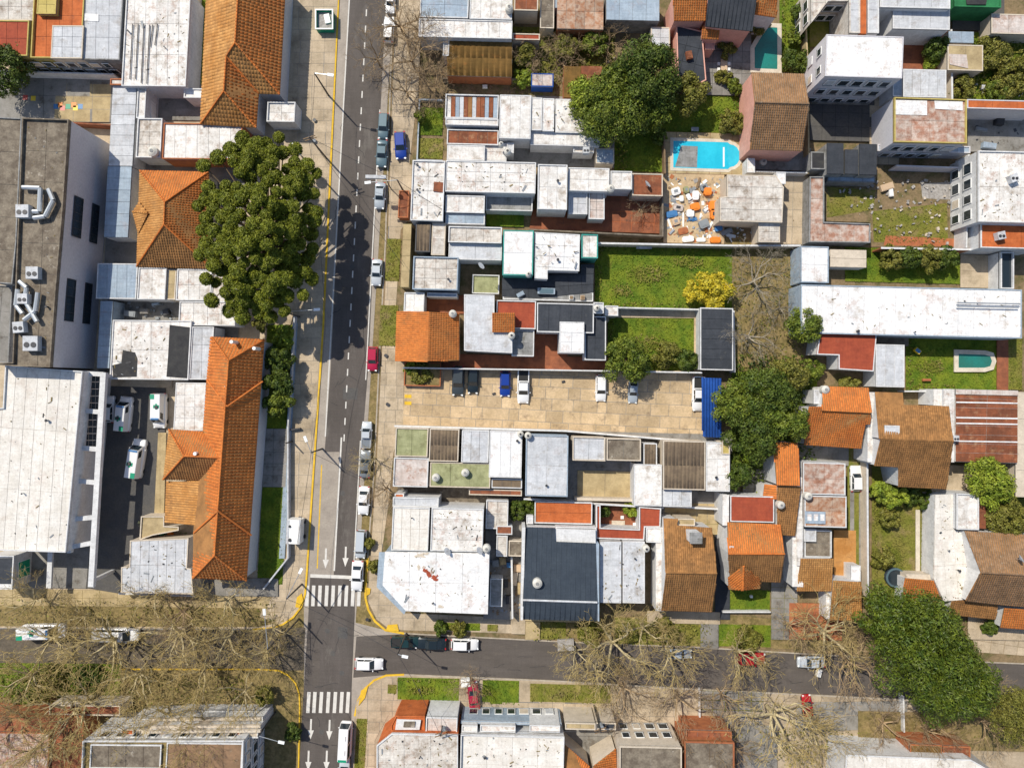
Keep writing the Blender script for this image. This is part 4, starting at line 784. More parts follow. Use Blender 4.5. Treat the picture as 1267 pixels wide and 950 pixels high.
# ---------------------------------------------------------------- centre block, south of the car park
r = B('front house south of the car park with moss green and brown roof sections', at=(565, 565))
F(r, (489, 529, 530, 565), 4.6, 'mossroof', .25, 'cream', (20, 34), sheet='mossroof'); F(r, (531, 530, 568, 571), 4.7, 'fibre', .15, 'cream', ribs=.5); F(r, (487, 566, 530, 602), 4.5, 'pinkwhite', .25, pp=(41, 34), sheet='pinkwhite'); F(r, (532, 572, 607, 603), 4.3, 'mossroof', .15, 'cream', (25, 28), sheet='mossroof'); F(r, (571, 532, 605, 572), 4.8, 'lightgrey', .15, pp=(11, 38)); F(r, (605, 533, 646, 591), 5.0, 'white2', .1, pp=(13, 56)); F(r, (608, 592, 646, 604), 4.0, 'fibre', .1, pp=(12, 11)); F(r, (580, 605, 646, 613), 3.4, 'terracotta', .1, 'cream', (13, 8))
r = B('tall pale grey two-bay warehouse roof with a water tank at its corner', 'warehouse', 'warehouse', at=(676, 575)); F(r, (650, 538, 703, 614), 5.6, 'lightgrey', .2, 'bluegrey', (26, 36), sheet='white')
r = B('house with a small white roof, dark stained roof and ochre courtyard', at=(760, 590)); F(r, (708, 540, 749, 570), 4.6, 'lightgrey', .3, 'cream', (20, 28)); F(r, (750, 542, 793, 570), 4.6, 'brownroof', .3, 'cream', (21, 28)); F(r, (796, 548, 813, 577), 3.8, 'fibre', .05, 'wallwhite', ribs=.45); F(r, (784, 574, 819, 626), 4.4, 'white', .1, pp=(34, 50), sheet='white'); F(r, (714, 582, 783, 616), .5, 'ochre', .0, 'ochre', (34, 33)); F(r, (711, 616, 784, 620), 2.6, 'cream', 0, 'cream', None)
r = B('large brown ribbed sheet roof with a white section beside the tree', 'workshop', 'workshop', at=(860, 578)); F(r, (820, 545, 873, 606), 4.8, 'fibre', .1, 'cream', ribs=.55); F(r, (873, 547, 903, 608), 4.6, 'white', .15, pp=(14, 20)); F(r, (819, 605, 856, 627), 4.0, 'lightgrey', .1, pp=(12, 20)); F(r, (893, 546, 903, 562), 4.8, 'yellowpaint', .1, 'cream', None)
r = B('orange terrace house behind the dark blue roof', at=(700, 635)); F(r, (661, 620, 733, 648), 3.2, 'orangefloor', .25, 'wallwhite', (70, 13), sheet='terracotta'); F(r, (687, 651, 738, 669), 4.6, 'white', .3, pp=(22, 16)); F(r, (651, 637, 660, 648), 3.4, 'lightgrey', .1, pp=None)
r = B('red roof wrapped round a small white walled courtyard', at=(776, 648)); 
F(r, [(737, 624), (743, 624), (743, 652), (790, 654), (790, 626), (818, 628), (817, 652), (798, 652), (797, 668), (737, 666)], 3.8, 'redroof', .3, 'wallwhite', (26, 22), sheet='redroof'); F(r, (799, 652, 818, 671), 4.3, 'white', .2, pp=(18, 18)); patch('courtyard', (743, 624, 790, 653), 'terracotta', slabs=(13, 13))
r = B('big white corner building with a rust red stain and cut corner at the crossing', 'corner_building', 'corner shop', at=(540, 690))
F(r, (485, 627, 531, 681), 6.0, 'speckwhite', .2, 'wallwhite', (11, 26), sheet='cream'); F(r, (533, 628, 598, 682), 6.2, 'white', .2, 'wallwhite', (64, 13)); F(r, [(476, 682), (606, 684), (604, 760), (502, 756), (473, 724)], 6.6, 'white2', .0, 'bluegrey', (33, 38), sheet='white')
for x_, y_, rx, ry in ((526, 706, 4, 3), (531, 711, 4, 5), (537, 715, 4, 4), (540, 717, 3, 2), (524, 702, 3, 2), (534, 708, 2, 3), (541, 712, 1.5, 2)): splat(r, x_, y_, rx, ry, 6.69 + x_ * .00002, 'rustpale' if x_ in (524, 534) else 'redroof', 'rust_stain')
for x_, y_, rx, ry in ((520, 687, 7, 3.5), (518, 702, 2.5, 6), (527, 685, 5, 2), (545, 750, 5, 2)): splat(r, x_, y_, rx, ry, 6.685, 'cream', 'rust_stain')
F(r, (486, 615, 543, 627), 5.4, 'lightgrey', .2, pp=(26, 11)); F(r, (488, 610, 500, 621), 4.6, 'orangefloor', .1, pp=None); b = MB(); b.prism([W(*p, 3.4) for p in ((469, 683), (478, 683), (476, 722), (504, 752), (500, 760), (466, 726))], 3.2, 3.4); b.build('awning', 'bluegrey', r)
windows(r, (502, 756), (604, 760), 6.6, [(1, 2.8), (4, 5.4)], 7, 1.4)
r = B('narrow white outhouse with a brown roofed room behind the corner building', 'outhouse', 'outhouse', at=(620, 650)); F(r, (601, 618, 629, 654), 3.4, 'dirtywhite', .3, 'wallwhite', (13, 17)); F(r, (614, 650, 634, 661), 3.8, 'terracotta', .1, 'wallwhite', (18, 10)); F(r, (614, 662, 628, 688), 3.6, 'dirtywhite', .2, pp=(12, 12)); F(r, (629, 668, 647, 688), 3.2, 'brownroof', .2, 'cream', (16, 18)); F(r, (606, 715, 622, 750), 3.0, 'grey', .15, 'wallwhite', (14, 16))
r = B('dark blue sheet roofed house with a white ridge strip', at=(693, 715))
def dsl(pts, m, rib=1.1): 
    wp = [(*W(x, y, h), h) for x, y, h in pts]; b = MB(); n = len(wp); q = wp if area(wp) > 0 else wp[::-1]; b.add(q + [(x, y, z - .15) for x, y, z in q], [tuple(range(n)), tuple(range(2 * n - 1, n - 1, -1))] + [(i, i + n, (i + 1) % n + n, (i + 1) % n) for i in range(n)]); o = b.build('roof', m, r); tile_rows(q, rib * .7, 30, m, o, .045, .07); return o
dsl([(651, 652, 5.6), (687, 653, 5.6), (687, 670, 5.8), (738, 672, 5.8), (739, 744, 6.6), (647, 741, 6.6)], 'slateblue'); dsl([(647, 743, 6.6), (739, 746, 6.6), (739, 768, 5.6), (646, 766, 5.6)], 'slateblue')
b = MB(); b.tube((*W(647, 742, 6.7), 6.7), (*W(739, 745, 6.7), 6.7), .16, .16, 8); b.build('ridge_strip', 'lightgrey', r); b = MB(); b.prism([W(*p, 5.6) for p in ((652, 653), (737, 656), (738, 766), (648, 764))], .1, 5.4); b.build('wall', 'wallwhite', r)
b = MB(); b.prism([W(*p, 6) for p in ((737.5, 672), (741, 672), (741, 768), (739.5, 768))], .1, 6.4); b.build('party_wall', 'bluegrey', r); b = MB(); b.prism([W(*p, 6) for p in ((646, 652), (650, 652), (647, 766), (644, 766))], .1, 6.3); b.build('party_wall', 'wallwhite', r)
r = B('pale worn two-panel roof with a brown centre seam', at=(770, 707)); F(r, (742, 669, 769, 746), 4.8, 'lightgrey', .0, 'wallwhite', (26, 76), sheet='fibre'); F(r, (770, 669, 798, 746), 4.85, 'lightgrey', .1, 'wallwhite', (26, 76), sheet='fibre')
r = B('tall brown tiled gable house with a white chimney stack', 'tiled_house', at=(853, 700)); T(r, [(821, 641, 5.4), (838, 642, 5.4), (838, 650, 5.7), (881, 653, 5.7), (887, 709, 8.2), (824, 708, 8.2), (819, 755, 5.4), (881, 757, 5.4)], [(0, 5, 4, 3, 2, 1), (5, 6, 7, 4)], 'tilebrown', .33, .36, 'wallwhite', inse=.12)
b = MB(); X, Y = W(858, 663, 7.5); b.box(X, Y, 7.2, 1.6, 1.5, 2.4); ch = b.build('chimney', 'wallwhite', r); b = MB(); b.box(X + .15, Y - .1, 8.45, 1.9, 1.7, .18); b.build('chimney_cap', 'grey', ch); F(r, (811, 652, 823, 756), 4.2, 'white', .0, 'wallwhite', (11, 26)); F(r, (838, 641, 860, 650), 4.6, 'ochre', .1, 'cream', None)
r = B('orange tiled house with a plain red rear roof and small front gable', 'tiled_house', at=(934, 680)); T(r, [(900, 646, 5.4), (966, 649, 5.4), (971, 685, 7.2), (901, 685, 7.2), (903, 712, 5.8), (901, 727, 5.0), (941, 728, 5.0), (941, 719, 5.3), (966, 720, 5.2)], [(0, 3, 2, 1), (3, 4, 5, 6, 7, 8, 2)], 'tile', .33, .36, 'wallwhite', ms=['tile', 'tilebrown'], inse=.15)
T(r, [(901, 714, 5.8), (902, 729, 5.5), (919, 730, 5.8), (940, 728, 5.4), (940, 716, 5.7), (920, 700, 7.2)], [(0, 1, 2, 5), (2, 3, 4, 5)], 'tile', .33, .36, None); F(r, (903, 613, 958, 646), 4.8, 'redroof', .1, 'wallwhite', (56, 34), sheet='redroof'); F(r, (894, 612, 902, 650), 5.2, 'white', .0, pp=None); F(r, (902, 675, 908, 687), 6.8, 'wallwhite', .1, pp=None)
r = B('narrow orange tiled strip roof beside the rusty roofed house', 'tiled_house', at=(974, 605)); T(r, [(957, 547, 5.4), (987, 548, 5.4), (990, 601, 6.4), (961, 600, 6.4)], [(0, 3, 2, 1)], 'tile', .33, .36, 'wallwhite', inse=.1); T(r, [(962, 600, 5.6), (991, 602, 5.6), (984, 663, 4.8), (962, 661, 4.8)], [(0, 3, 2, 1)], 'tilebrown', .33, .36, 'wallwhite', inse=.1); T(r, [(946, 600, 4.6), (961, 600, 5.0), (961, 618, 5.0), (944, 616, 4.6)], [(0, 3, 2, 1)], 'tile', .33, .36, 'wallwhite', inse=.1); F(r, (986, 590, 993, 700), 4.6, 'white', .0, pp=None)
r = B('rust streaked sheet roofed house with a grey skylight panel', at=(1020, 620)); F(r, (993, 572, 1046, 612), 4.8, 'rustpale', .12, 'wallwhite', (26, 20), sheet='rust'); F(r, (995, 613, 1047, 652), 4.8, 'rustpatch', .15, 'wallwhite', (17, 18), sheet='rust'); skin(r, [(996, 632, 5.0), (1021, 633, 5.0), (1021, 648, 5.0), (996, 647, 5.0)], 'bluegrey', 'skylight', .1)
for i in range(3): skin(r, [(999 + i * 8, 636, 5.12), (1004 + i * 8, 636, 5.12), (1004 + i * 8, 644, 5.12), (999 + i * 8, 644, 5.12)], 'white2', 'skylight_pane', .04)
F(r, (994, 655, 1028, 689), 2.8, 'brownroof', .4, 'wallwhite', (15, 15)); F(r, (994, 654, 1010, 670), 3.4, 'lightgrey', .1, pp=None); T(r, [(991, 691, 4.8), (1031, 691, 4.8), (1029, 731, 4.0), (986, 731, 4.0)], [(0, 3, 2, 1)], 'tileochre', .33, .36, 'wallwhite', inse=.1); F(r, (980, 640, 994, 726), 4.2, 'white', .0, pp=(12, 30))
r = B('brown tiled front room with a white box beside the long garden wall', 'tiled_house', at=(1047, 740)); T(r, [(1031, 718, 4.6), (1066, 720, 4.6), (1066, 767, 3.8), (1027, 767, 3.8)], [(0, 3, 2, 1)], 'tileochre', .33, .36, 'wallwhite', inse=.1); F(r, (1052, 699, 1065, 719), 3.0, 'white2', .1, pp=None); F(r, (1022, 722, 1029, 766), 3.2, 'white', .0, pp=None)
r = B('orange tiled villa with stepped roof next to the dense trees', 'tiled_house', at=(1035, 515)); T(r, [(1019, 478, 5.4), (1075, 480, 5.4), (1078, 511, 6.8), (1017, 508, 6.8)], [(0, 3, 2, 1)], 'tile', .33, .36, 'wallwhite', inse=.1); T(r, [(1001, 503, 6.4), (1020, 503, 6.4), (1078, 511, 6.4), (1077, 525, 5.9), (1070, 525, 5.8), (1066, 555, 4.8), (995, 550, 4.8)], [(0, 6, 5, 4, 3, 2, 1)], 'tile', .33, .36, 'wallwhite', inse=.1)
F(r, (1006, 482, 1020, 500), 4.8, 'lightgrey', .1, pp=None); F(r, (992, 505, 999, 540), 4.2, 'white', 0, pp=None)
r = B('large brown mossy tiled villa with a white skylight well', 'tiled_house', at=(1130, 545)); T(r, [(1083, 485, 5.6), (1117, 486, 5.6), (1118, 501, 6.1), (1173, 503, 5.8), (1180, 545, 7.6), (1088, 543, 7.6)], [(0, 5, 4, 3, 2, 1)], 'tilebrown', .33, .36, 'wallwhite', inse=.1)
T(r, [(1090, 543, 7.6), (1180, 545, 7.6), (1171, 605, 5.0), (1112, 602, 5.0), (1112, 578, 6.1), (1082, 576, 6.1)], [(0, 5, 4, 3, 2, 1)], 'tilegrey', .33, .36, 'wallwhite', ms=['tilebrown'], inse=.1); F(r, (1073, 485, 1088, 572), 5.0, 'white', .0, pp=(15, 30)); F(r, (1094, 526, 1113, 543), 7.3, 'lightgrey', .1, pp=(10, 16)); F(r, (1167, 481, 1181, 572), 5.0, 'white', .0, pp=(14, 30)); F(r, (1155, 481, 1168, 502), 4.4, 'white', 0, pp=None)
r = B('plain red roofed garage under the long white roof', 'garage', 'garage', at=(1048, 434)); F(r, [(1014, 410), (1085, 412), (1081, 460), (1037, 457), (1037, 440), (1010, 439)], 4.4, 'redroof', .08, 'wallwhite', (72, 50), sheet='redroof')
r = B('small whitish stained flat roof beside the red garage', 'shed', 'shed', at=(1101, 452)); F(r, (1083, 426, 1119, 479), 4.2, 'lightgrey', .1, 'wallwhite', (12, 50), sheet='white')
r = B('very long white hall roof spanning the right side', 'hall', 'hall', at=(1125, 385)); F(r, (990, 355, 1264, 416), 5.2, 'white2', .15, 'bluegrey', (18, 62), sheet='lightgrey')
for x0, x1, y in ((1184, 1262, 374.5), (1184, 1260, 379)): b = MB(); b.tube((*W(x0, y, 5.8), 5.8), (*W(x1, y + 1.5, 5.8), 5.8), .12, .12); b.build('roof_pipe', 'steel', r)
r = B('small light blue white roof at the head of the hedge garden', 'shed', 'shed', at=(1008, 328)); F(r, (990, 305, 1025, 350), 4.4, 'white2', .15, 'bluegrey', (17, 22)); 
r = B('beige shed in the hedge garden', 'shed', 'shed', at=(1050, 320)); F(r, (1027, 309, 1072, 331), 2.8, 'cream', .0, 'wallwhite', (44, 11), sheet='cream'); F(r, (1236, 312, 1253, 358), 3.2, 'glass', .4, 'wallwhite', None)
r = B('rust red sheet roof with white stripes, next to the brown tiled villa', 'workshop', 'workshop', at=(1220, 525)); F(r, (1182, 482, 1259, 572), 4.6, 'rust', .0, 'wallwhite', (38, 11), sheet='white'); F(r, (1182, 482, 1260, 489), 4.75, 'pinkwhite', .0, 'wallwhite', (19, 7))
for y in (497, 516, 523, 545): skin(r, [(1183, y - .3, 4.72), (1259, y + 1, 4.72), (1259, y + 2.6, 4.72), (1183, y + 1.3, 4.72)], 'white2', 'white_strip', .03)
r = B('cream roof at the right edge beside the light green tree', 'shed', 'shed', at=(1262, 540)); F(r, (1256, 485, 1290, 615), 4.0, 'cream', .1, 'cream', (20, 30))
r = B('white house with worn white terraces and a big grey brown tiled roof, lower right', 'tiled_house', at=(1200, 690)); F(r, [(1157, 612), (1181, 611), (1181, 655), (1196, 657), (1212, 706), (1193, 742), (1168, 744), (1155, 716)], 3.8, 'speckwhite', .0, 'wallwhite', (14, 40), sheet='white'); F(r, (1182, 610, 1210, 655), 4.6, 'white', .35, pp=(13, 42)); F(r, (1211, 614, 1220, 654), 4.0, 'rust', 0, 'brick', None)
T(r, [(1194, 657, 5.0), (1264, 661, 5.0), (1290, 665, 5.0), (1290, 712, 7.4), (1214, 708, 7.4), (1195, 743, 5.2), (1247, 749, 5.2), (1290, 752, 5.2)], [(0, 4, 3, 2, 1), (4, 5, 6, 7, 3)], 'tilegrey', .34, .36, 'wallwhite', inse=.1)
T(r, [(1180, 738, 3.8), (1235, 748, 3.8), (1232, 766, 3.3), (1173, 760, 3.3)], [(0, 3, 2, 1)], 'tilebrown', .33, .36, 'wallwhite', inse=.1); T(r, [(1243, 752, 4.0), (1290, 755, 4.0), (1290, 780, 3.4), (1238, 776, 3.4)], [(0, 3, 2, 1)], 'tile', .33, .36, 'wallwhite', inse=.1)
r = B('small tiled garden shed between the round pool and the white terrace', 'shed', 'shed', at=(1142, 730)); T(r, [(1120, 715, 3.4), (1167, 719, 3.4), (1166, 750, 2.8), (1117, 742, 2.8)], [(0, 3, 2, 1)], 'tile', .33, .36, 'wallwhite', inse=.1); F(r, (1121, 710, 1152, 717), 2.8, 'cream', 0, 'cream', None)
# ---------------------------------------------------------------- upper right
r = B('house with slate, tile and dark flat terrace roofs round a furnished patio', at=(890, 60)); T(r, [(833, -8, 7.6), (876, -8, 7.6), (872, 26, 6.4), (834, 26, 6.4)], [(0, 3, 2, 1)], 'tile', .34, .36, 'pink', inse=.1); dsl([(877, -10, 8.2), (937, -8, 8.2), (931, 39, 6.6), (873, 33, 6.6)], 'slate', .9); b = MB(); b.prism([W(*p, 6.5) for p in ((877, -8), (934, -8), (929, 37), (875, 31))], .1, 6.3); b.build('wall', 'pink', r)
T(r, [(936, -8, 7.4), (962, -8, 7.4), (961, 22, 6.2), (934, 18, 6.2)], [(0, 3, 2, 1)], 'tile', .34, .36, 'wallwhite', inse=.1); F(r, [(836, 31), (872, 40), (870, 52), (874, 100), (866, 104), (838, 96)], 4.2, 'slate', .15, 'pink', (18, 18), sheet='blacktar'); T(r, [(869, 33, 5.4), (891, 34, 5.4), (889, 49, 5.0), (868, 48, 5.0)], [(0, 3, 2, 1)], 'tile', .33, .36, 'pink', inse=.1); F(r, (872, 50, 884, 62), 3.4, 'pink', .1, 'pink', None)
F(r, (805, 34, 829, 60), 3.0, 'lightgrey', .1, 'cream', (12, 13))
r = B('pink walled house with a grey brown pantile gable roof', 'tiled_house', at=(965, 140)); T(r, [(930, 90, 6.2), (995, 92, 6.2), (1001, 129, 8.2), (934, 127, 8.2), (928, 185, 6.0), (993, 187, 6.0)], [(0, 3, 2, 1), (3, 4, 5, 2)], 'tilegrey', .33, .36, 'pink', inse=.06)
F(r, (924, 196, 934, 214), 3, 'white', .1, pp=None)
r = B('whitewashed worn roof of the builder yard shed', 'workshop', 'workshop', at=(930, 245)); F(r, [(899, 216), (960, 217), (970, 232), (968, 276), (890, 274), (890, 244), (899, 243)], 4.4, 'dirtywhite', .08, 'cream', (36, 12)); F(r, (938, 274, 965, 300), 3.6, 'dirtywhite', .08, 'cream', (13, 13)); F(r, (960, 213, 972, 228), 3.8, 'white2', .1, pp=None)
r = B('white upper house with L-shaped roofs cut by an orange strip', 'apartment_building', 'apartments', at=(1060, 15)); F(r, [(1003, -20), (1055, -20), (1055, 0), (1050, 2), (1050, 3), (1024, 3), (1003, 30)], 6.4, 'dirtywhite', .3, 'dirtywhite', (18, 18)); F(r, (1050, -16, 1064, 42), 7.0, 'lightgrey', .2, 'dirtywhite', (13, 22)); F(r, (1064, -16, 1072, 42), 6.9, 'orangefloor', .0, 'brick', None); F(r, (1073, -16, 1087, 42), 7.0, 'lightgrey', .2, 'wallwhite', (13, 22)); F(r, (1088, -16, 1175, 11), 6.6, 'lightgrey', .2, 'wallwhite', (20, 26)); F(r, (1104, 11, 1175, 37), 5.6, 'lightgrey', .1, 'wallwhite', (20, 26))
windows(r, (1024, 3), (1050, 3), 6.4, [(1.2, 2.6), (4, 5.4)], 2, 1.4); windows(r, (1003, -10), (1003, 28), 6.4, [(1, 2.4), (4, 5.4)], 2, 1.4)
r = B('tall white block with a bright white roof and shadowed windowed facade', 'apartment_building', 'apartments', at=(1055, 95)); F(r, [(1022, 43), (1118, 46), (1116, 98), (1020, 95)], 10, 'white2', .12, 'walllilac', (96, 52), sheet='white2'); windows(r, (1020, 95), (1116, 98), 10, [(1.0, 2.4), (4.2, 5.6), (7.4, 8.9)], 5, 1.5); windows(r, (1022, 43), (1020, 95), 10, [(4.2, 5.4), (7.4, 8.6)], 2, 1.2); F(r, (1004, 116, 1076, 128), 1.2, 'grey', .1, 'grey', (14, 11))
F(r, (1117, 86, 1171, 121), 5.0, 'lightgrey', .05, 'wallwhite', (10, 34)); F(r, (1104, 92, 1117, 120), 4.6, 'bluegrey', .1, pp=None)
r = B('yellow rimmed flat roof with rust red and white bare patches', 'apartment_building', 'apartments', at=(1150, 150)); F(r, [(1105, 121), (1195, 124), (1195, 179), (1105, 177)], 7.2, 'rustpale', .35, 'walllilac', (22, 26), sheet='rustpale', parm='yellowpaint'); skin(r, [(1107, 124, 7.3), (1147, 125, 7.3), (1147, 143, 7.3), (1107, 142, 7.3)], 'white2', 'white_patch', .03); skin(r, [(1156, 125, 7.3), (1191, 126, 7.3), (1191, 137, 7.3), (1157, 135, 7.3)], 'white2', 'white_patch', .03); windows(r, (1105, 177), (1195, 179), 7.2, [(1.2, 2.6), (4.4, 5.8)], 5, 1.4)
F(r, (1085, 180, 1200, 189), 3.0, 'bluegrey', .2, 'walllilac', (14, 8))
r = B('dark charcoal sheet roofs of three bays over an open veranda', 'workshop', 'workshop', at=(1052, 195)); F(r, (1023, 177, 1044, 216), 4.6, 'slate', .0, 'grey', (20, 38), sheet='slate'); F(r, (1045, 185, 1062, 216), 4.4, 'slate', .0, 'grey', (16, 30), sheet='blacktar'); F(r, (1063, 178, 1085, 217), 4.6, 'slate', .0, 'grey', (20, 38), sheet='slate'); F(r, (1003, 188, 1021, 210), 3.8, 'blacktar', .1, 'grey', (17, 20)); F(r, (1023, 218, 1083, 226), 2.6, 'bluegrey', .1, 'grey', (14, 8))
r = B('L-shaped brown concrete terrace round the cleared plot', 'terrace_building', 'terrace', at=(1010, 260)); F(r, [(1001, 219), (1019, 219), (1019, 275), (1076, 277), (1076, 301), (1000, 300)], 3.2, 'rustpale', .3, 'grey', (19, 24), sheet='brownroof', parm='grey')
r = B('white two-storey house at the right edge with an orange terrace', 'apartment_building', 'apartments', at=(1235, 240)); F(r, (1209, 188, 1290, 276), 7.0, 'white', .3, 'wallwhite', (28, 42), sheet='dirtywhite'); F(r, (1212, 278, 1290, 308), 5.4, 'orangefloor', .3, 'wallwhite', (26, 28), sheet='terracotta'); windows(r, (1209, 190), (1209, 276), 7.0, [(1, 2.6), (4, 5.6)], 4, 1.6)
r = B('long thin orange roof strip beside the rough grass', 'lean_to', 'lean-to', at=(1230, 130)); F(r, (1196, 124, 1290, 136), 5.0, 'orangefloor', .1, 'walllilac', (31, 11), sheet='terracotta')
r = B('structure draped in green tarpaulin at the top edge', 'shelter', 'shelter', at=(1208, 8)); F(r, (1180, -12, 1238, 10), 4.6, 'greensheet', .2, 'greensheet', (19, 20), sheet='greensheet'); skin(r, [(1194, -8, 4.8), (1222, -8, 4.8), (1220, 6, 4.8), (1196, 6, 4.8)], 'blacktar', 'opening', .03)
r = B('worn whitish shed roof in the top right corner', 'shed', 'shed', at=(1248, 30)); F(r, (1226, 18, 1290, 43), 3.2, 'pinkwhite', .1, 'cream', (20, 24))
r = B('pale blue lean-to roof below the green tarpaulin', 'lean_to', 'lean-to', at=(1188, 47)); F(r, (1173, 39, 1205, 54), 3.0, 'bluegrey', .0, 'cream', (16, 14))
r = B('tan stained concrete slab roof with a white patch beside the rough grass', 'shed', 'shed', at=(1195, 72)); F(r, (1172, 56, 1216, 88), 3.2, 'ochre', .1, 'cream', (22, 30)); skin(r, [(1174, 67, 3.32), (1196, 68, 3.32), (1198, 85, 3.32), (1175, 80, 3.32)], 'pinkwhite', 'white_patch', .02)
# ---------------------------------------------------------------- lower edge
r = B('cream apartment block with balconies under the bare branches, lower left', 'apartment_building', 'apartments', at=(240, 940)); F(r, [(104, 914), (303, 914), (300, 1020), (100, 1020)], 9.0, 'leafdirt', .5, 'wallwhite', (22, 26), sheet='brownroof', parm='wallwhite'); F(r, [(150, 900), (320, 900), (320, 912), (150, 912)], 7.0, 'cream', .25, 'wallwhite', (20, 11)); F(r, [(170, 888), (326, 886), (326, 899), (170, 900)], 4.5, 'cream', .25, 'wallwhite', (20, 11)); F(r, (220, 878, 330, 886), 2.4, 'cream', .2, 'wallwhite', (20, 8))
for y_, z_ in ((889, 5.0), (898, 7.3), (904, 8.0)): b = MB(); b.prism([W(*q, z_) for q in ((185, y_), (322, y_ - 1), (322, y_ + 2), (185, y_ + 3))], z_ - .5, z_); b.build('balcony_beam', 'cream', r)
for i in range(7): F(r, (150 + i * 22, 901, 166 + i * 22, 911), 7.3, R.choice(('terracotta', 'cream', 'orangefloor', 'brownroof')), .15, 'cream', None)
for q in ((112, 920, 200, 950, 'brownroof'), (206, 918, 300, 960, 'tilegrey')): F(r, q[:4], 9.25, q[4], .2, 'wallwhite', (20, 20), base=8.9, sheet=q[4])
windows(r, (104, 914), (303, 914), 9.0, [(7.2, 8.4)], 9, 1.3); windows(r, (303, 914), (301, 1000), 9.0, [(1, 2.4), (4, 5.4), (7, 8.4)], 5, 1.4)
r = B('low brick orange terrace building in the lower left corner', 'terrace_building', 'terrace', at=(60, 920)); F(r, (-40, 884, 102, 1020), 4.4, 'terracotta', .3, 'brick', (22, 18), sheet='rust'); F(r, (62, 871, 150, 884), 3.8, 'terracotta', .3, 'cream', (24, 12)); F(r, (-40, 905, 60, 1000), 4.9, 'rustpale', .1, 'brick', (24, 20))
r = B('white roofed corner building framed in orange at the bottom of the street', 'corner_building', 'corner shop', at=(515, 930)); F(r, [(466, 921), (485, 906), (567, 908), (567, 1020), (466, 1020)], 7.0, 'dirtywhite', .25, 'orangefloor', (33, 34), sheet='white', parm='wallwhite'); F(r, [(484, 896), (490, 884), (526, 884), (526, 905), (484, 906)], 5.6, 'orangefloor', .25, 'orangefloor', (18, 20), sheet='orangefloor'); skin(r, [(491, 889, 6.0), (521, 890, 6.0), (519, 902, 6.0), (489, 902, 6.0)], 'wallwhite', 'terrace_slab', .1); skin(r, [(500, 892, 6.2), (514, 892, 6.2), (513, 899, 6.2), (499, 899, 6.2)], 'brownroof', 'hatch', .1); F(r, (527, 886, 566, 906), 5.8, 'pinkwhite', .3, 'wallwhite', (18, 18))
r = B('white roof with dark stains behind a stepped white parapet at the bottom', at=(630, 930)); F(r, (569, 908, 697, 1020), 6.4, 'speckwhite', .5, 'wallwhite', (32, 34), sheet='dirtywhite')
for x, w_ in ((571, 20), (594, 44), (655, 38)): F(r, (x, 896, x + w_, 905), 6.0, 'white', .2, 'wallwhite', None)
F(r, (570, 892, 695, 896), 5.0, 'lightgrey', .1, 'bluegrey', None)
windows(r, (570, 892), (695, 892), 5.0, [(1, 2.6)], 7, 1.5)
r = B('house with a courtyard and angled orange tile roofs at the bottom', at=(730, 930)); F(r, (699, 893, 737, 902), 5.6, 'ochre', .2, 'cream', (18, 8)); F(r, (737, 893, 762, 902), 5.2, 'slate', .2, 'cream', None); T(r, [(699, 921, 5.4), (730, 948, 5.4), (730, 990, 6.8), (699, 990, 6.8)], [(0, 3, 2, 1)], 'tile', .34, .36, 'cream', inse=.1); T(r, [(762, 926, 5.4), (764, 990, 5.4), (734, 990, 6.6), (734, 948, 6.6)], [(0, 3, 2, 1)], 'tile', .34, .36, 'cream', inse=.1)
r = B('grey roofed flats with square windows under bare branches at the bottom', 'apartment_building', 'apartments', at=(805, 930)); F(r, (766, 922, 843, 1020), 8.0, 'brownroof', .4, 'cream', (38, 26), sheet='dirtywhite', parm='cream'); windows(r, (766, 922), (843, 922), 8.0, [(1.4, 2.8), (4.2, 5.6)], 4, 1.4)
r = B('brown roofed house right of the flats at the bottom', at=(880, 930)); F(r, (846, 916, 908, 1020), 6.6, 'brownroof', .4, 'brick', (30, 30), sheet='rustolive'); F(r, (848, 903, 905, 914), 5.2, 'terracotta', .3, 'brick', (14, 10))
r = B('white washed roof in front of brown roofs, lower right corner', 'warehouse', 'warehouse', at=(1140, 945)); F(r, [(1046, 932), (1200, 938), (1236, 958), (1236, 1020), (1040, 1020)], 6.2, 'speckwhite', .3, 'wallwhite', (28, 30), sheet='dirtywhite'); F(r, (1125, 920, 1165, 936), 4.6, 'rustolive', .2, 'brick', (20, 14)); F(r, (1166, 922, 1200, 936), 4.4, 'rust', .2, 'brick', (17, 13)); 
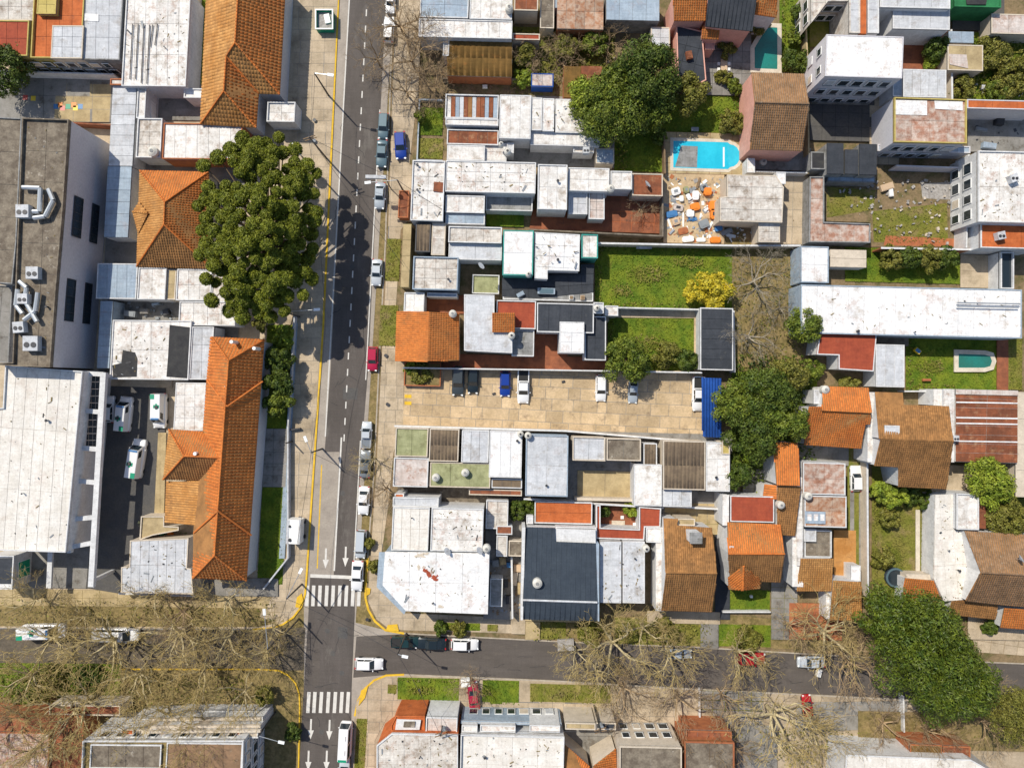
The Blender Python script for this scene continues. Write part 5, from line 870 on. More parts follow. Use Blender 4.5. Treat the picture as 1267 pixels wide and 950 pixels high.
# ---------------------------------------------------------------- garden and party walls
for pts, h, m, l in (([(499, 455), (700, 458), (868, 461)], 2.6, 'wallwhite', 'long pale wall along the back of the parked cars'), ([(489, 527), (700, 533), (870, 547)], 2.6, 'cream', 'cream wall between the car park and the mossy roofs'),
    ([(1073, 572), (1074, 738)], 2.6, 'cream', 'long straight pale wall beside the driveway'), ([(740, 301), (908, 304), (990, 304)], 2.4, 'cream', 'wall at the top of the large lawn'), ([(741, 380), (866, 383)], 2.2, 'wallwhite', 'white wall between the two lawns'),
    ([(655, 284), (820, 292), (820, 216)], 2.4, 'brownroof', 'dark wall round the red patio'), ([(822, 168), (823, 214)], 2.0, 'wood', 'wooden fence left of the swimming pool'), ([(895, 757), (953, 757)], 1.2, 'wallwhite', 'low white front garden wall'),
    ([(1091, 307), (1207, 309)], 3.2, 'brick', 'crumbling orange brick wall above the hedge'), ([(1120, 484), (1180, 484)], 2.2, 'wallwhite', 'white wall under the lawn with the small pool'), ([(1199, 192), (1196, 306)], 3.4, 'wallwhite', 'white frame wall beside the cleared plot'),
    ([(1177, 38), (1178, 122)], 2.2, 'cream', 'cream wall beside the rough grass slope'), ([(548, 124), (519, 123), (516, 198), (547, 199)], .7, 'car_palegrey', 'low blue railing round the small front lawns'), ([(364, 392), (356, 530), (356, 690), (326, 728)], 1.4, 'lightgrey', 'grey garden wall along the school pavement'),
    ([(996, 0), (1000, 90), (1001, 214)], 2.4, 'ochre', 'narrow wall between the pink house and the white apartments'), ([(548, 97), (640, 98)], 2.0, 'brownroof', 'dark wall behind the rusty barn'), ([(762, 170), (760, 118)], 1.8, 'wood', 'fence under the big tree'),
    ([(649, 617), (735, 623), (820, 628)], 2.6, 'cream', 'wall between the warehouse and the orange terraces'), ([(633, 690), (634, 764)], 2.2, 'cream', 'wall beside the junk filled passage'), ([(821, 626), (898, 630)], 2.4, 'cream', 'wall at the back of the ochre courtyard'),
    ([(0, 88), (140, 92)], 2.4, 'wallwhite', 'white wall above the school yard'), ([(89, 152), (138, 155)], 2.0, 'rust', 'rusty fence at the foot of the school yard'), ([(126, 463), (214, 468)], 2.8, 'cream', 'wall above the ambulance yard'),
    ([(148, 734), (240, 737)], 2.0, 'cream', 'low wall in front of the pale grey store'), ([(866, 853), (866, 898)], .8, 'wallwhite', 'white edge of the grass block driveway'), ([(1118, 862), (1119, 905)], 1.4, 'wallwhite', 'short white wall beside the dense green tree'),
    ([(928, 212), (1000, 214)], 2.2, 'wallwhite', 'white wall behind the pink house'), ([(908, 385), (909, 460)], 2.2, 'wallwhite', 'wall east of the dark garage'), ([(992, 304), (990, 355)], 2.6, 'brownroof', 'dark wall right of the grey bare tree'), ([(905, 612), (955, 616)], 2.0, 'cream', 'cream wall behind the plain red roof'),
    ([(702, 404), (664, 403)], 2.2, 'wallwhite', 'white wall above the small terracotta court'), ([(1110, 205), (1198, 208)], 2.6, 'walllilac', 'pale wall above the cleared plot')):
    wall(pts, h, m, l, cap='wallwhite' if m in ('brick', 'cream') else None)
# ---------------------------------------------------------------- pools
def pool(pts, rim, m, label):
    x, y = W(*pts[0]); r = thing('swimming_pool', label, 'pool', (x, y, .1)); ZI[0] += 1; z = .19 + .004 * ZI[0]
    wp = ccw([W(*p) for p in pts]); o = inset(wp, -rim); n = len(wp); b = MB()
    b.add([(*p, z) for p in wp] + [(*p, z) for p in o] + [(*p, z - .4) for p in wp] + [(*p, z - .2) for p in o], [(i, n + i, n + (i + 1) % n, (i + 1) % n) for i in range(n)] + [(i, (i + 1) % n, (i + 1) % n + 2 * n, i + 2 * n) for i in range(n)] + [(n + i, 3 * n + i, 3 * n + (i + 1) % n, n + (i + 1) % n) for i in range(n)])
    b.build('coping', 'coping', r); b = MB(); b.sheet(inset(wp, -.02), z - .01); b.build('water', m, r); return r, z
arc = [(902 + 12 * math.cos(a), 194.5 - 14 * math.sin(a)) for a in [math.pi / 2 - i * math.pi / 8 for i in range(9)]]
patch('pool_deck', (822, 166, 918, 217), 'orangefloor' if 0 else 'ochre', slabs=(13, 12), sm='terracotta')
r, z = pool([(832, 176)] + [(899, 178)] + arc + [(899, 211), (832, 209)], .5, 'pool', 'bright blue swimming pool with a rounded end on a tiled deck')
b = MB(); b.sheet([W(*p) for p in ((842, 182), (862, 183), (861, 209), (834, 208))], z + .005); b.build('pool_mat', 'grey', r); b = MB(); b.sheet([W(*p) for p in ((893, 184), (895, 184), (895, 208), (893, 208))], z + .006); b.build('pool_step', 'lamp', r)
pool([(940, 36), (960, 37), (960, 88), (932, 87), (932, 62), (938, 52), (943, 44)], .7, 'poolgreen', 'small green pool with one curved side by the slate roof')
pool([(1183, 438), (1215, 439), (1222, 441), (1224, 447), (1222, 453), (1215, 455), (1183, 455)], .7, 'poolgreen', 'little dark green pool with a wide pale rim on the lawn')
x, y = W(1107, 714, .6); r = thing('round_pool', 'round above-ground pool with a dark blue rim', 'pool', (x, y, .1)); b = MB(); b.cyl(x, y, .1, .9, 1.6, 1.6, 24); b.build('side', 'slateblue', r); b = MB(); b.cyl(x, y, .9, .93, 1.2, 1.2, 24); b.build('water', 'glass', r)
b = MB(); n = 24
for i in range(n): a0, a1 = 6.2832 * i / n, 6.2832 * (i + 1) / n; b.tube((x + 1.45 * math.cos(a0), y + 1.45 * math.sin(a0), .93), (x + 1.45 * math.cos(a1), y + 1.45 * math.sin(a1), .93), .17, .17)
b.build('rim', 'car_teal', r)
# ---------------------------------------------------------------- vehicles
G1 = 'cars parked along the street'; G2 = 'cars in the walled car park'; G3 = 'ambulances in the yard'
for a in ((483, 3, 26, -93, 'hatch', 'white', 'white car half out of the frame at the top, under bare trees', G1), (481, 37, 31, 87, 'hatch', 'white', 'white hatchback under the topmost bare street trees', G1), (474.5, 156, 32, -93, 'suv', 'teal', 'dark teal car parked front of a line, beside the blue car', G1),
    (472.5, 190, 34, -93, 'sedan', 'teal', 'dark teal sedan behind the first teal car', G1), (495.5, 180, 34, -87, 'hatch', 'blue', 'bright blue car parked on the pavement', G1), (470, 242, 33, -93, 'sedan', 'palegrey', 'blue grey sedan below the street sign panel', G1),
    (466, 337, 33, -93, 'sedan', 'silver', 'silver white sedan beside the fenced grass bed', G1), (461, 444, 30, -92, 'hatch', 'crimson', 'small crimson car beside the orange tiled house', G1), (453.5, 538, 33, 88, 'pickup', 'silver', 'silver pickup with a grey bed cover on the street', G1),
    (452, 574, 34, 88, 'sedan', 'grey', 'grey sedan behind the silver pickup', G1), (450, 619, 35, -93, 'sedan', 'white', 'white sedan parked beside the corner building panels', G1), (446.5, 673, 35, -93, 'van', 'silver', 'silver van just above the white car near the crosswalk', G1),
    (442, 712, 37, -93, 'sedan', 'white', 'white sedan stopped at the crosswalk edge', G1), (427.5, 914, 43, 87, 'bus', 'white', 'white minibus below the lower crosswalk', G1), (426, 954, 32, 87, 'suv', 'silver', 'silver car partly out of frame behind the minibus', G1),
    (502, 794, 37, 0, 'pickup', 'bottle', 'dark pickup under the lamp on the side street', G1), (533, 796, 38, 178, 'sedan', 'black', 'black sedan between the dark pickup and white car', G1), (575, 797, 34, -1, 'suv', 'white', 'white car with dark windscreen on the side street', G1),
    (456.5, 821, 35, -1, 'hatch', 'white', 'white hatchback turning in the crossing', 'moving cars'), (586, 860, 34, 96, 'sedan', 'crimson', 'dark crimson car parked nose up across the lawns', G1), (841, 809, 30, 0, 'sedan', 'palegrey', 'pale grey car under the branches of the great bare tree', G1),
    (929, 815, 36, 2, 'sedan', 'red', 'bright red car on the side street under branches', G1), (1004, 819, 34, 180, 'sedan', 'silver', 'silver white car right of the red one on the side street', G1), (999, 873, 27, 95, 'hatch', 'red', 'red hatchback parked on the slab driveway', G1),
    (1059, 592, 32, 91, 'hatch', 'white', 'white hatchback in the driveway beside the long wall', G1), (567, 471, 37, -92, 'suv', 'dark', 'charcoal suv nearest the planter in the car park', G2), (585.5, 471, 32, -92, 'hatch', 'black', 'black hatchback second from the planter', G2),
    (625, 475, 31, -91, 'hatch', 'blue', 'deep blue hatchback in the car park', G2), (647.5, 478, 42, -91, 'pickup', 'white', 'white pickup with a black bed cover next to the blue car', G2), (743.5, 480, 33, -91, 'suv', 'white', 'white suv alone in the middle of the car park', G2),
    (783.5, 484, 30, -93, 'sedan', 'palegrey', 'pale blue grey sedan at the foot of the round green tree', G2), (864, 487, 43, -91, 'pickup', 'white', 'white pickup beside the blue canopy', G2),
    (134.5, 506, 33, 87, 'hatch', 'white', 'small white car beside the ambulances', G3), (155, 512, 43, 84, 'ambulance', 'white', 'white ambulance with green corner beside the small white car', G3), (198, 508, 43, -91, 'ambulance', 'white', 'white ambulance by the right wall of the yard', G3), (170.5, 567, 48, 81, 'ambulance', 'white', 'white and green ambulance standing alone in mid yard', G3),
    (55, 780, 54, 1, 'ambulance', 'white', 'white ambulance under branches at the left edge', G1), (145, 784.5, 54, -1, 'van', 'white', 'long white van under branches on the left street', G1), (810, 584, 20, 80, 'hatch', 'dark', 'dark car nosed under the white roof in the ochre courtyard', G1)): car(*a)
# green skip, kiosk
x, y = W(402, 26, 1); r = thing('skip', 'open green skip with a white rim and rubble on the pavement', 'skip', (x, y, .13)); b = MB()
for q in ((0, 1.5, 2.7, .12), (0, -1.5, 2.7, .12), (1.3, 0, .12, 3), (-1.3, 0, .12, 3)): b.box(x + q[0], y + q[1], .8, q[2], q[3], 1.3)
b.build('side', 'greenpaint', r); b = MB()
for q in ((0, 1.55, 2.9, .2), (0, -1.55, 2.9, .2), (1.38, 0, .2, 3.3), (-1.38, 0, .2, 3.3)): b.box(x + q[0], y + q[1], 1.48 + abs(q[0]) * .003, q[2], q[3], .1)
b.build('rim', 'plasticwhite', r); b = MB(); b.box(x, y, .6, 2.5, 2.9, .6); b.build('rubble', 'gravel', r); b = MB(); b.box(x + .4, y + .3, 1.0, .9, 1.5, .3, .2); b.build('board', 'plasticwhite', r)
x, y = W(366, 656, 1.5); r = thing('kiosk', 'white box trailer kiosk on the pavement above the crosswalk', 'kiosk', (x, y, .13)); b = MB(); b.box(x, y, 1.6, 2.1, 3.9, 2.2, -.05); b.build('body', 'plasticwhite', r); b = MB(); b.box(x - .95, y, 2.73, .4, 3.9, .06, -.05); b.box(x + .95, y, 2.73, .3, 3.9, .06, -.05); b.build('roof_edge', 'lightgrey', r)
for q, s in ((.9, .22), (-1.3, .3)): b = MB(); b.cyl(x - .6, y + q, 2.7, 2.9, s, s * .8, 10); b.build('roof_vent', 'darkmetal', r)
for q in (-1.2, 1.2): b = MB(); b.tube((x + 1.0, y + q, .45), (x + 1.25, y + q, .45), .32, .32, 12); b.build('wheel', 'rubber', r)
# ---------------------------------------------------------------- water tanks, dishes and roof machines
TK = 'water tanks on the roofs'
for px, py, h, rr, l in ((630, 9, 4.9, .62, 'round tank on the white roof at the top edge'), (665, 722, 6.3, .75, 'white tank alone on the dark blue roof'), (602, 679, 6.5, .62, 'tank at the rear corner of the white corner building'), (539, 591, 4.4, .62, 'left tank on the moss green roof'),
    (575.5, 585, 4.4, .62, 'right tank on the moss green roof'), (644, 537, 5.1, .5, 'left one of two tanks at the car park wall'), (653.5, 539, 5.7, .55, 'right one of two tanks at the car park wall'), (633, 415, 5.3, .55, 'tank beside the orange stair hut'),
    (560, 388, 4.6, .6, 'pale round tank behind the orange front house'), (1001, 614, 5, .62, 'tank on the rust streaked house'), (967, 625, 5.4, .6, 'white tank between the plain red roof and the orange strip'), (945, 200, .3, .6, 'tank standing behind the pink house'),
    (1022, 482, 5, .65, 'round tank on the orange villa'), (800, 679, 5, .55, 'tank at the corner of the pale worn roof'), (188, 187, 4.3, .8, 'lying tan tank on the white roof near the church'), (628, 187, 4.2, .55, 'tank beside the rusty brown room'),
    (739, 381, 6, .5, 'tank in a white box above the dark slate roof'), (756, 233, 4.4, .6, 'dark grey tank on the white row roof'), (654, 339, 5.6, .45, 'brown tank at the corner of the bright white roof'), (620, 178, 4.9, .4, 'small tank at the foot of the striped white roof')):
    x, y = W(px, py, h + 1); r = thing('water_tank', l, 'water tank', (x, y, h), TK); b = MB(); b.cyl(x, y, h - .1, h + .9, rr, rr, 16); b.cyl(x, y, h + .9, h + 1.15, rr, rr * .55, 16); b.build('tank_body', 'tank', r, smooth=False)
    b = MB(); b.cyl(x, y, h + 1.15, h + 1.22, rr * .36, rr * .36, 12); b.build('lid', 'darkmetal' if rr < .6 else 'grey', r)
for px, py, h, s, rot, l in ((30, 262, 10.8, 1.9, 0, 'big grey air conditioner joined to the upper silver duct'), (42, 338, 10.8, 1.8, 0, 'square air handling box midway down the stained roof'), (40, 425, 10.8, 2.2, 0, 'twin fan unit at the lower end of the stained roof'), (25, 405, 10.8, 1.6, .1, 'pale machine beside the diagonal duct'), (30, 370, 10.8, 1.5, 0, 'machine in the middle of the duct cluster'),
    (1253, 221, 7.1, 1.2, .4, 'dark machine on the worn white roof at the right edge'), (1237, 292, 5.5, 1.2, .2, 'grey unit on the orange terrace at the right edge'), (1181, 542, 4.8, .9, 0, 'small white unit between tiled villa and striped roof'), (725, 187, 4.2, 1.0, 0, 'grey unit on the little rear terrace'), (652, 655, 6, .01, 0, '')):
    if not l: continue
    x, y = W(px, py, h + .5); r = thing('air_conditioner', l, 'air conditioner', (x, y, h), 'roof machines'); b = MB(); b.box(x, y, h + .5, s, s, 1.0, rot); b.build('casing', 'lightgrey', r)
    for i in (-1, 1): b = MB(); b.cyl(x + i * s * .23, y - s * .1, h + 1.0, h + 1.06, s * .19, s * .19, 12); b.build('fan', 'darkmetal', r)
for px, py, h, l in ((594, 330, 5.6, 'satellite dish on the bright white roof'), (552, 683, 6.7, 'grey satellite dish at the corner roof'), (592, 682, 6.7, 'satellite dish beside the corner roof tank'), (800, 229, 3.8, 'small dish on the brown terrace'), (1262, 692, 7.2, 'white dish on the big grey brown roof')):
    x, y = W(px, py, h + .6); r = thing('satellite_dish', l, 'satellite dish', (x, y, h), 'satellite dishes'); b = MB(); b.tube((x, y, h - .2), (x, y, h + .6), .04, .04); b.build('mast', 'steel', r); b = MB(); b.tube((x, y, h + .55), (x + .2, y + .15, h + .72), .15, .62, 16); b.build('dish', 'lightgrey', r)
for px, py, h, l in ((160, 40, 5, 'left side of the long hall roof'), (205, 60, 5, 'middle of the long hall roof'), (517, 205, 5.2, 'street end of the white row house'), (517, 236, 5.2, 'stained front roof of the row house'), (690, 225, 5.3, 'middle bay of the white row house'), (690, 322, 5, 'bright white stepped roof'), (555, 346, 4.9, 'weathered square roof by the mossy strip'),
    (510, 640, 6, 'tan panel roof of the corner building'), (536, 745, 6.6, 'front of the white corner roof'), (676, 600, 5.6, 'pale grey warehouse roof'), (640, 545, 5, 'white roof south of the car park'), (1060, 410, 5.2, 'long white hall near its lower left'), (1130, 411, 5.2, 'lower middle of the long white hall'), (60, 520, 8, 'upper part of the spotted white roof'), (30, 610, 8, 'lower part of the spotted white roof'),
    (885, 590, 4.6, 'white section beside the ribbed brown roof'), (1185, 705, 3.8, 'worn white terrace lower right'), (1172, 680, 3.8, 'upper worn white terrace lower right'), (600, 935, 6.4, 'stained white roof at the bottom'), (520, 935, 7, 'orange framed corner roof at the bottom'), (785, 690, 4.8, 'pale worn two-panel roof'), (60, 380, 10.6, 'tall grey block near its duct cluster')):
    x, y = W(px, py, h); r = thing('roof_vent', 'small vent pipe on the ' + l, 'vent', (x, y, h), 'small vent pipes on flat roofs'); b = MB(); s = R.uniform(.07, .16); b.cyl(x, y, h - .1, h + R.uniform(.3, .6), s, s, 8); b.build('pipe', R.choice(('darkmetal', 'steel', 'grey')), r); b = MB(); b.cyl(x, y, h + .6, h + .66, s * 1.6, s * 1.2, 8); b.build('cap', 'darkmetal', r)
# ---------------------------------------------------------------- builder yard clutter
for i, (dx, dy, sx, sy, hh, rot, c, wd) in enumerate(((15, 16, 11, 9, .8, .3, 'plasticwhite', 'white crumpled sheet near the top of the yard'), (22, 25, 5, 7, .8, .1, 'plasticwhite', 'small white tub left of centre'), (31, 23, 5, 8, .7, .5, 'plasticwhite', 'curved white piece in the middle row'), (39.5, 21, 8, 11, .9, 0, 'plasticwhite', 'white basin with a dark slot'), (28, 14, 6, 8, .9, .2, 'mossroof', 'pale green box'),
    (50, 11, 9, 8, .9, .3, 'plasticgrey', 'grey drum touching the orange crate'), (54.5, 16, 9, 9, 1.1, 0, 'plasticorange', 'large orange crate in the upper right'), (39, 35, 11, 9, .9, .2, 'plasticorange', 'orange tub in the centre'), (33, 43, 9, 9, .9, 0, 'plasticwhite', 'white lid over a blue tub'), (61, 34, 9, 12, 1.2, 0, 'plasticorange', 'upper orange stack beside the shed'), (62, 44, 7, 12, 1.2, 0, 'plasticorange', 'lower orange stack beside the shed'),
    (54, 38, 10, 12, .3, .6, 'plasticwhite', 'triangular white sheet'), (65, 37, 4, 6, 1.4, 0, 'plastictan', 'tan pot on the orange stack'), (50, 56, 12, 10, 1.0, .4, 'plasticgrey', 'grey tub with blue rim'), (18, 36, 12, 8, .7, -.2, 'pinkwhite', 'red and white wrapped bundle'), (10, 44, 14, 8, .6, .2, 'plasticblue', 'heap of blue sheets'), (15, 53, 9, 9, .7, .3, 'plastictan', 'brown carton in the lower left'), (24, 51, 2, 18, .4, 0, 'plasticwhite', 'long thin white post'),
    (7, 56, 4, 22, .3, .35, 'plasticwhite', 'leaning grey white door'), (24, 65, 12, 8, .5, .2, 'brick', 'heap of broken bricks'), (30, 75, 14, 7, .7, .1, 'plasticwhite', 'white boat shaped shell on the ground'), (46, 76, 11, 5, .6, 0, 'plasticwhite', 'flat white carton at the bottom'), (64, 76, 12, 7, .9, 0, 'plasticorange', 'orange and yellow box at the bottom right'), (68, 62, 9, 6, .8, .2, 'plasticblue', 'blue bin in the shade'),
    (43, 6, 3, 14, .5, -.3, 'wood', 'bundle of leaning planks'), (58, 58, 3, 12, .5, -.5, 'plasticwhite', 'white plank leaning on the grey tub'), (34, 49, 7, 6, .6, .2, 'plasticblue', 'blue tub under the white lid'), (10, 66, 8, 3, .5, .8, 'steel', 'bent metal frame'), (78, 66, 14, 6, .5, .4, 'plasticgrey', 'grey offcuts beside the shed'), (83, 71, 12, 4, .4, -.2, 'steel', 'strip of metal scrap by the terrace'))):
    x, y = W(821 + dx, 221 + dy, hh); r = thing('scrap_item', wd + ' among the builder yard clutter', 'scrap', (x, y, .2), 'clutter heaped in the builder yard', rot); sx /= S; sy /= S; z0 = .0; b = MB()
    b.prism([(-sx / 2, -sy * .35), (-sx * .35, -sy / 2), (sx * .35, -sy / 2), (sx / 2, -sy * .35), (sx / 2, sy * .35), (sx * .35, sy / 2), (-sx * .35, sy / 2), (-sx / 2, sy * .35)], 0, hh); b.prism([(-sx / 2 * .72, -sy * .3), (sx * .36, -sy * .36), (sx * .36, sy * .3), (-sx * .3, sy * .36)], hh, hh + .06)
    me = bpy.data.meshes.new('shell'); me.from_pydata(b.v, [], b.f); me.materials.append(M[c]); o = bpy.data.objects.new('shell', me); COL.objects.link(o); o.parent = r
    if sx > .7 and sy > .7:
        b = MB(); b.box(0, 0, hh + .07, sx * .45, sy * .4, .04); me = bpy.data.meshes.new('opening'); me.from_pydata(b.v, [], b.f); me.materials.append(M[R.choice(('darkmetal', c, c, 'plasticgrey'))]); o = bpy.data.objects.new('opening', me); COL.objects.link(o); o.parent = r
YD = [(824, 219), (893, 222), (889, 300), (822, 300)]
for m_, n_, l_ in (('plasticwhite', 90, 'small white scraps strewn over the builder yard'), ('brick', 70, 'brick bits strewn over the builder yard'), ('wood', 80, 'wood offcuts strewn over the builder yard'), ('plasticgrey', 60, 'grey scraps strewn over the builder yard'), ('plasticblue', 22, 'blue scraps strewn over the builder yard'), ('gravel', 90, 'rubble strewn over the builder yard')): debris(YD, n_, m_, l_)
for pts, m_, n_, l_ in (([(606, 690), (646, 690), (644, 758), (606, 758)], 'plasticgrey', 50, 'scraps in the junk filled passage'), ([(606, 690), (646, 690), (644, 758), (606, 758)], 'wood', 50, 'boards in the junk filled passage'), ([(1025, 222), (1195, 222), (1194, 303), (1080, 303)], 'gravel', 90, 'rubble over the cleared plot'), ([(1025, 222), (1195, 222), (1194, 303), (1080, 303)], 'cream', 30, 'pale stones over the cleared plot'), ([(144, 374), (220, 374), (220, 396), (144, 396)], 'plasticgrey', 34, 'clutter in the dark little court'), ([(856, 278), (940, 278), (938, 300), (856, 300)], 'steel', 40, 'metal scrap below the yard shed'),
    ([(1195, 140), (1267, 142), (1267, 186), (1195, 184)], 'darkmetal', 26, 'clutter in the dark upper right court'), ([(560, 100), (650, 102), (650, 118), (560, 116)], 'wood', 40, 'litter behind the rusty barn'), ([(170, 640), (232, 655), (232, 666), (176, 664)], 'mossroof', 30, 'pots and litter behind the pale grey store'), ([(905, 250), (1000, 250), (1000, 300), (905, 300)], 'wood', 10, 'offcuts on the concrete terrace'), ([(632, 42), (760, 40), (760, 90), (632, 90)], 'cream', 30, 'litter in the overgrown back garden'), ([(1182, 90), (1267, 92), (1267, 122), (1182, 120)], 'lightgrey', 22, 'litter on the rough grass slope'), ([(0, 880), (100, 880), (100, 950), (0, 950)], 'brick', 5, 'bits by the lower left terrace')): debris(pts, n_, m_, l_, .6)
# passage junk, furniture, toys
def boxy(name, cat, lab, px, py, sx, sy, hh, c, rot=0, z0=.3, grp=None, legs=False, top=None):
    x, y = W(px, py, z0 + hh); r = thing(name, lab, cat, (x, y, z0), grp, rot); sx /= S; sy /= S
    def mk(nm, b, m): me = bpy.data.meshes.new(nm); me.from_pydata(b.v, [], b.f); me.materials.append(M[m]); o = bpy.data.objects.new(nm, me); COL.objects.link(o); o.parent = r
    if legs:
        b = MB(); b.box(0, 0, hh - .03, sx, sy, .06); mk('top', b, c)
        for i in (-1, 1):
            for j in (-1, 1): b = MB(); b.box(i * sx * .42, j * sy * .42, hh / 2 - .03, .07, .07, hh - .06); mk('leg', b, 'wood')
    else:
        b = MB(); b.box(0, 0, hh / 2, sx, sy, hh); mk('body', b, c); b = MB(); b.box(0, 0, hh + .03, sx * .8, sy * .8, .06); mk('top', b, top or c)
    return r
boxy('patio_table', 'table', 'long pale table set out on the pink patio', 896, 82, 8, 17, .75, 'plastictan', 0, .25, None, True)
for i, (x, y, l) in enumerate(((889.5, 79, 'upper left'), (889.5, 86, 'lower left'), (902, 79, 'upper right'), (902, 86, 'lower right'), (896, 93, 'bottom'))): boxy('patio_chair', 'chair', l + ' chair at the patio table', x, y, 3.6, 4, .5, 'plasticwhite', 0, .25, 'chairs round the patio table')
boxy('pergola_bench', 'bench', 'white bench in the arbour of the pink patio', 901, 50, 11, 8, .7, 'lightgrey', .1, .25); boxy('sun_lounger', 'lounger', 'dark lounge chair on the black terrace', 853, 68, 7, 9, .6, 'rust', .2, 4.3)
boxy('sofa', 'sofa', 'blue patterned sofa on the dark rear terrace', 676, 360, 21, 7, .7, 'bluegrey', -.03, 2.7, None, False, 'car_teal'); boxy('chair', 'chair', 'pale blue folding chair on the dark rear terrace', 644, 364, 9, 5, .5, 'bluegrey', .5, 2.7)
boxy('planter_box', 'planter', 'left white planter on the rear terrace', 707, 368, 5, 5, .5, 'plasticwhite', 0, 2.7, None, False, 'wood'); boxy('planter_box', 'planter', 'right tan planter on the rear terrace', 721, 368, 5, 5, .5, 'plastictan', 0, 2.7, None, False, 'wood')
boxy('garden_bench', 'bench', 'grey bench at the top of the large lawn', 797, 305, 19, 6, .5, 'lightgrey', 0, .6, None, True); boxy('doormat_table', 'table', 'small grey table on the lawn above the pool', 860, 160, 9, 5, .5, 'plasticgrey', 0, .6, None, True)
boxy('toy_tractor', 'toy', 'yellow and blue toy on the lawn near the small pool', 1136, 434, 8, 5, .5, 'plasticyellow', -.7, .6, None, False, 'plasticblue'); boxy('brick_pile', 'bricks', 'small orange brick pile on the lawn by the little pool', 1147, 470, 10, 3, .3, 'brick', 0, .6)
boxy('rubble_frame', 'scrap', 'collapsed wooden frame on the cleared plot', 1098, 231, 16, 8, .5, 'plastictan', .3, .4); boxy('pallet', 'pallet', 'white pallet leaning by the collapsed frame', 1103, 238, 5, 10, .4, 'plasticwhite', .1, .4)
for px, py, sx, sy, hh, c, l in ((613, 697, 8, 8, .9, 'plasticgrey', 'grey barrel'), (622, 694, 8, 9, .9, 'ochre', 'ochre sack'), (630, 699, 6, 6, .8, 'plasticblue', 'blue bin'), (640, 703, 9, 9, .8, 'plastictan', 'tan sack'), (637, 716, 6, 16, .6, 'cream', 'pale mattress'), (626, 722, 5, 9, .7, 'darkmetal', 'black stove'), (642, 728, 5, 14, .5, 'ochre', 'tan board'), (613, 745, 9, 7, 1.0, 'lightgrey', 'round grey tank box'), (629, 742, 6, 10, .8, 'darkmetal', 'dark trolley'), (655, 640, 6, 8, .6, 'lightgrey', 'grey cabinet'), (788, 650, 9, 7, .6, 'plasticwhite', 'white armchair'), (765, 647, 16, 6, .5, 'cream', 'white couch'),
    (770, 640, 4, 4, .5, 'plasticwhite', 'white stool'), (190, 665, 6, 6, .7, 'plasticwhite', 'white parasol base'), (199, 661, 6, 5, .6, 'greenpaint', 'green crate'), (210, 660, 6, 5, .5, 'plasticorange', 'orange pot'), (160, 388, 14, 7, 1.2, 'plasticgrey', 'grey machine'), (178, 385, 10, 6, 1.0, 'pavegrey', 'concrete block'), (205, 386, 7, 7, .9, 'darkmetal', 'dark drum'), (192, 376, 9, 3, .6, 'bluegrey', 'bluish plank'), (600, 107, 6, 4, .5, 'plasticwhite', 'white carton'), (1238, 150, 10, 8, 1.1, 'darkmetal', 'dark pergola frame'), (1215, 160, 14, 4, .8, 'plasticgrey', 'grey hose rack'), (1222, 108, 14, 5, .6, 'lightgrey', 'pale bench'), (1199, 96, 5, 5, .5, 'plasticwhite', 'white bucket'), (1184, 112, 8, 6, .5, 'brick', 'red brick stack'), (1225, 180, 16, 7, 1.0, 'bluegrey', 'rounded boat cover'), (930, 738, 3, 3, .4, 'plasticwhite', 'white pot'), (700, 798, 20, 14, .5, 'gravel', 'tree bed edging'), (1014, 833, 5, 9, .7, 'plasticwhite', 'white bin'), (576, 845, 11, 9, .9, 'plasticwhite', 'white motorbike cover'), (365, 531, 12, 2, .6, 'darkmetal', 'bicycle rack')):
    boxy(l.split()[-1], l.split()[-1], l + {True: ' in the junk filled passage by the corner building', False: ''}[600 < px < 650 and py > 690] + ('' if 600 < px < 650 and py > 690 else ' standing on the ground near ' + ('the red roof court' if 740 < px < 800 and py > 600 else 'the pale grey store' if px < 230 and py > 600 else 'the black patched workshop' if px < 230 else 'the rough grass slope' if px > 1150 else 'the pavement or garden edge')), px, py, sx, sy, hh, c, R.uniform(-.3, .3), .25)
for px, py, w_, l in ((592, 477, 6, 'round ochre mossy patch cover'), (611, 487, 4, 'black rubber lump'), (697, 472, 4, 'black bucket')): boxy('bucket', 'bucket', l + ' on the car park concrete', px, py, w_, w_ * .6, .25, 'darkmetal' if 'black' in l else 'ochre', .3, .35)
# ---------------------------------------------------------------- poles, lamps, wires
def pole(base, top_px, h, label, arm=None, name='utility_pole', cat='pole', lampat=None, cross=False, m='darkmetal'):
    x, y = W(*base); X, Y = W(*top_px, h) if top_px else (x, y); r = thing(name, label, cat, (x, y, .12)); b = MB(); b.tube((x, y, .12), (X, Y, h), .16, .10, 8); b.build('post', m, r)
    if lampat:
        lx, ly = W(*lampat, h + .3); b = MB(); b.tube((X, Y, h - .1), (lx, ly, h + .3), .06, .05, 6); b.build('arm', 'steel', r); d = Vector((lx - X, ly - Y)).normalized(); b = MB(); b.box(lx, ly, h + .28, .95, .42, .16, math.atan2(d.y, d.x)); b.build('lamp_head', 'lamp', r)
    if cross:
        for k in (0, .8):
            b = MB(); b.box(X, Y, h - .2 - k, 1.9, .12, .12, .3); b.build('crossarm', 'wood', r)
        b = MB(); b.cyl(X + .35, Y, h - 2.6, h - 1.6, .28, .28, 10); b.build('transformer', 'plasticgrey', r)
    return (X, Y, h)
P1 = pole((407, 119), None, 8.5, 'dark lamp post on the pavement beside the church', lampat=(409, 93), name='street_lamp', cat='street lamp')
P2 = pole((404, 196), None, 10, 'tall dark utility pole by the yellow kerb', cross=True)
P3 = pole((394, 216), None, 9.5, 'street lamp standing next to the giant conifer', lampat=(363.5, 181), name='street_lamp', cat='street lamp')
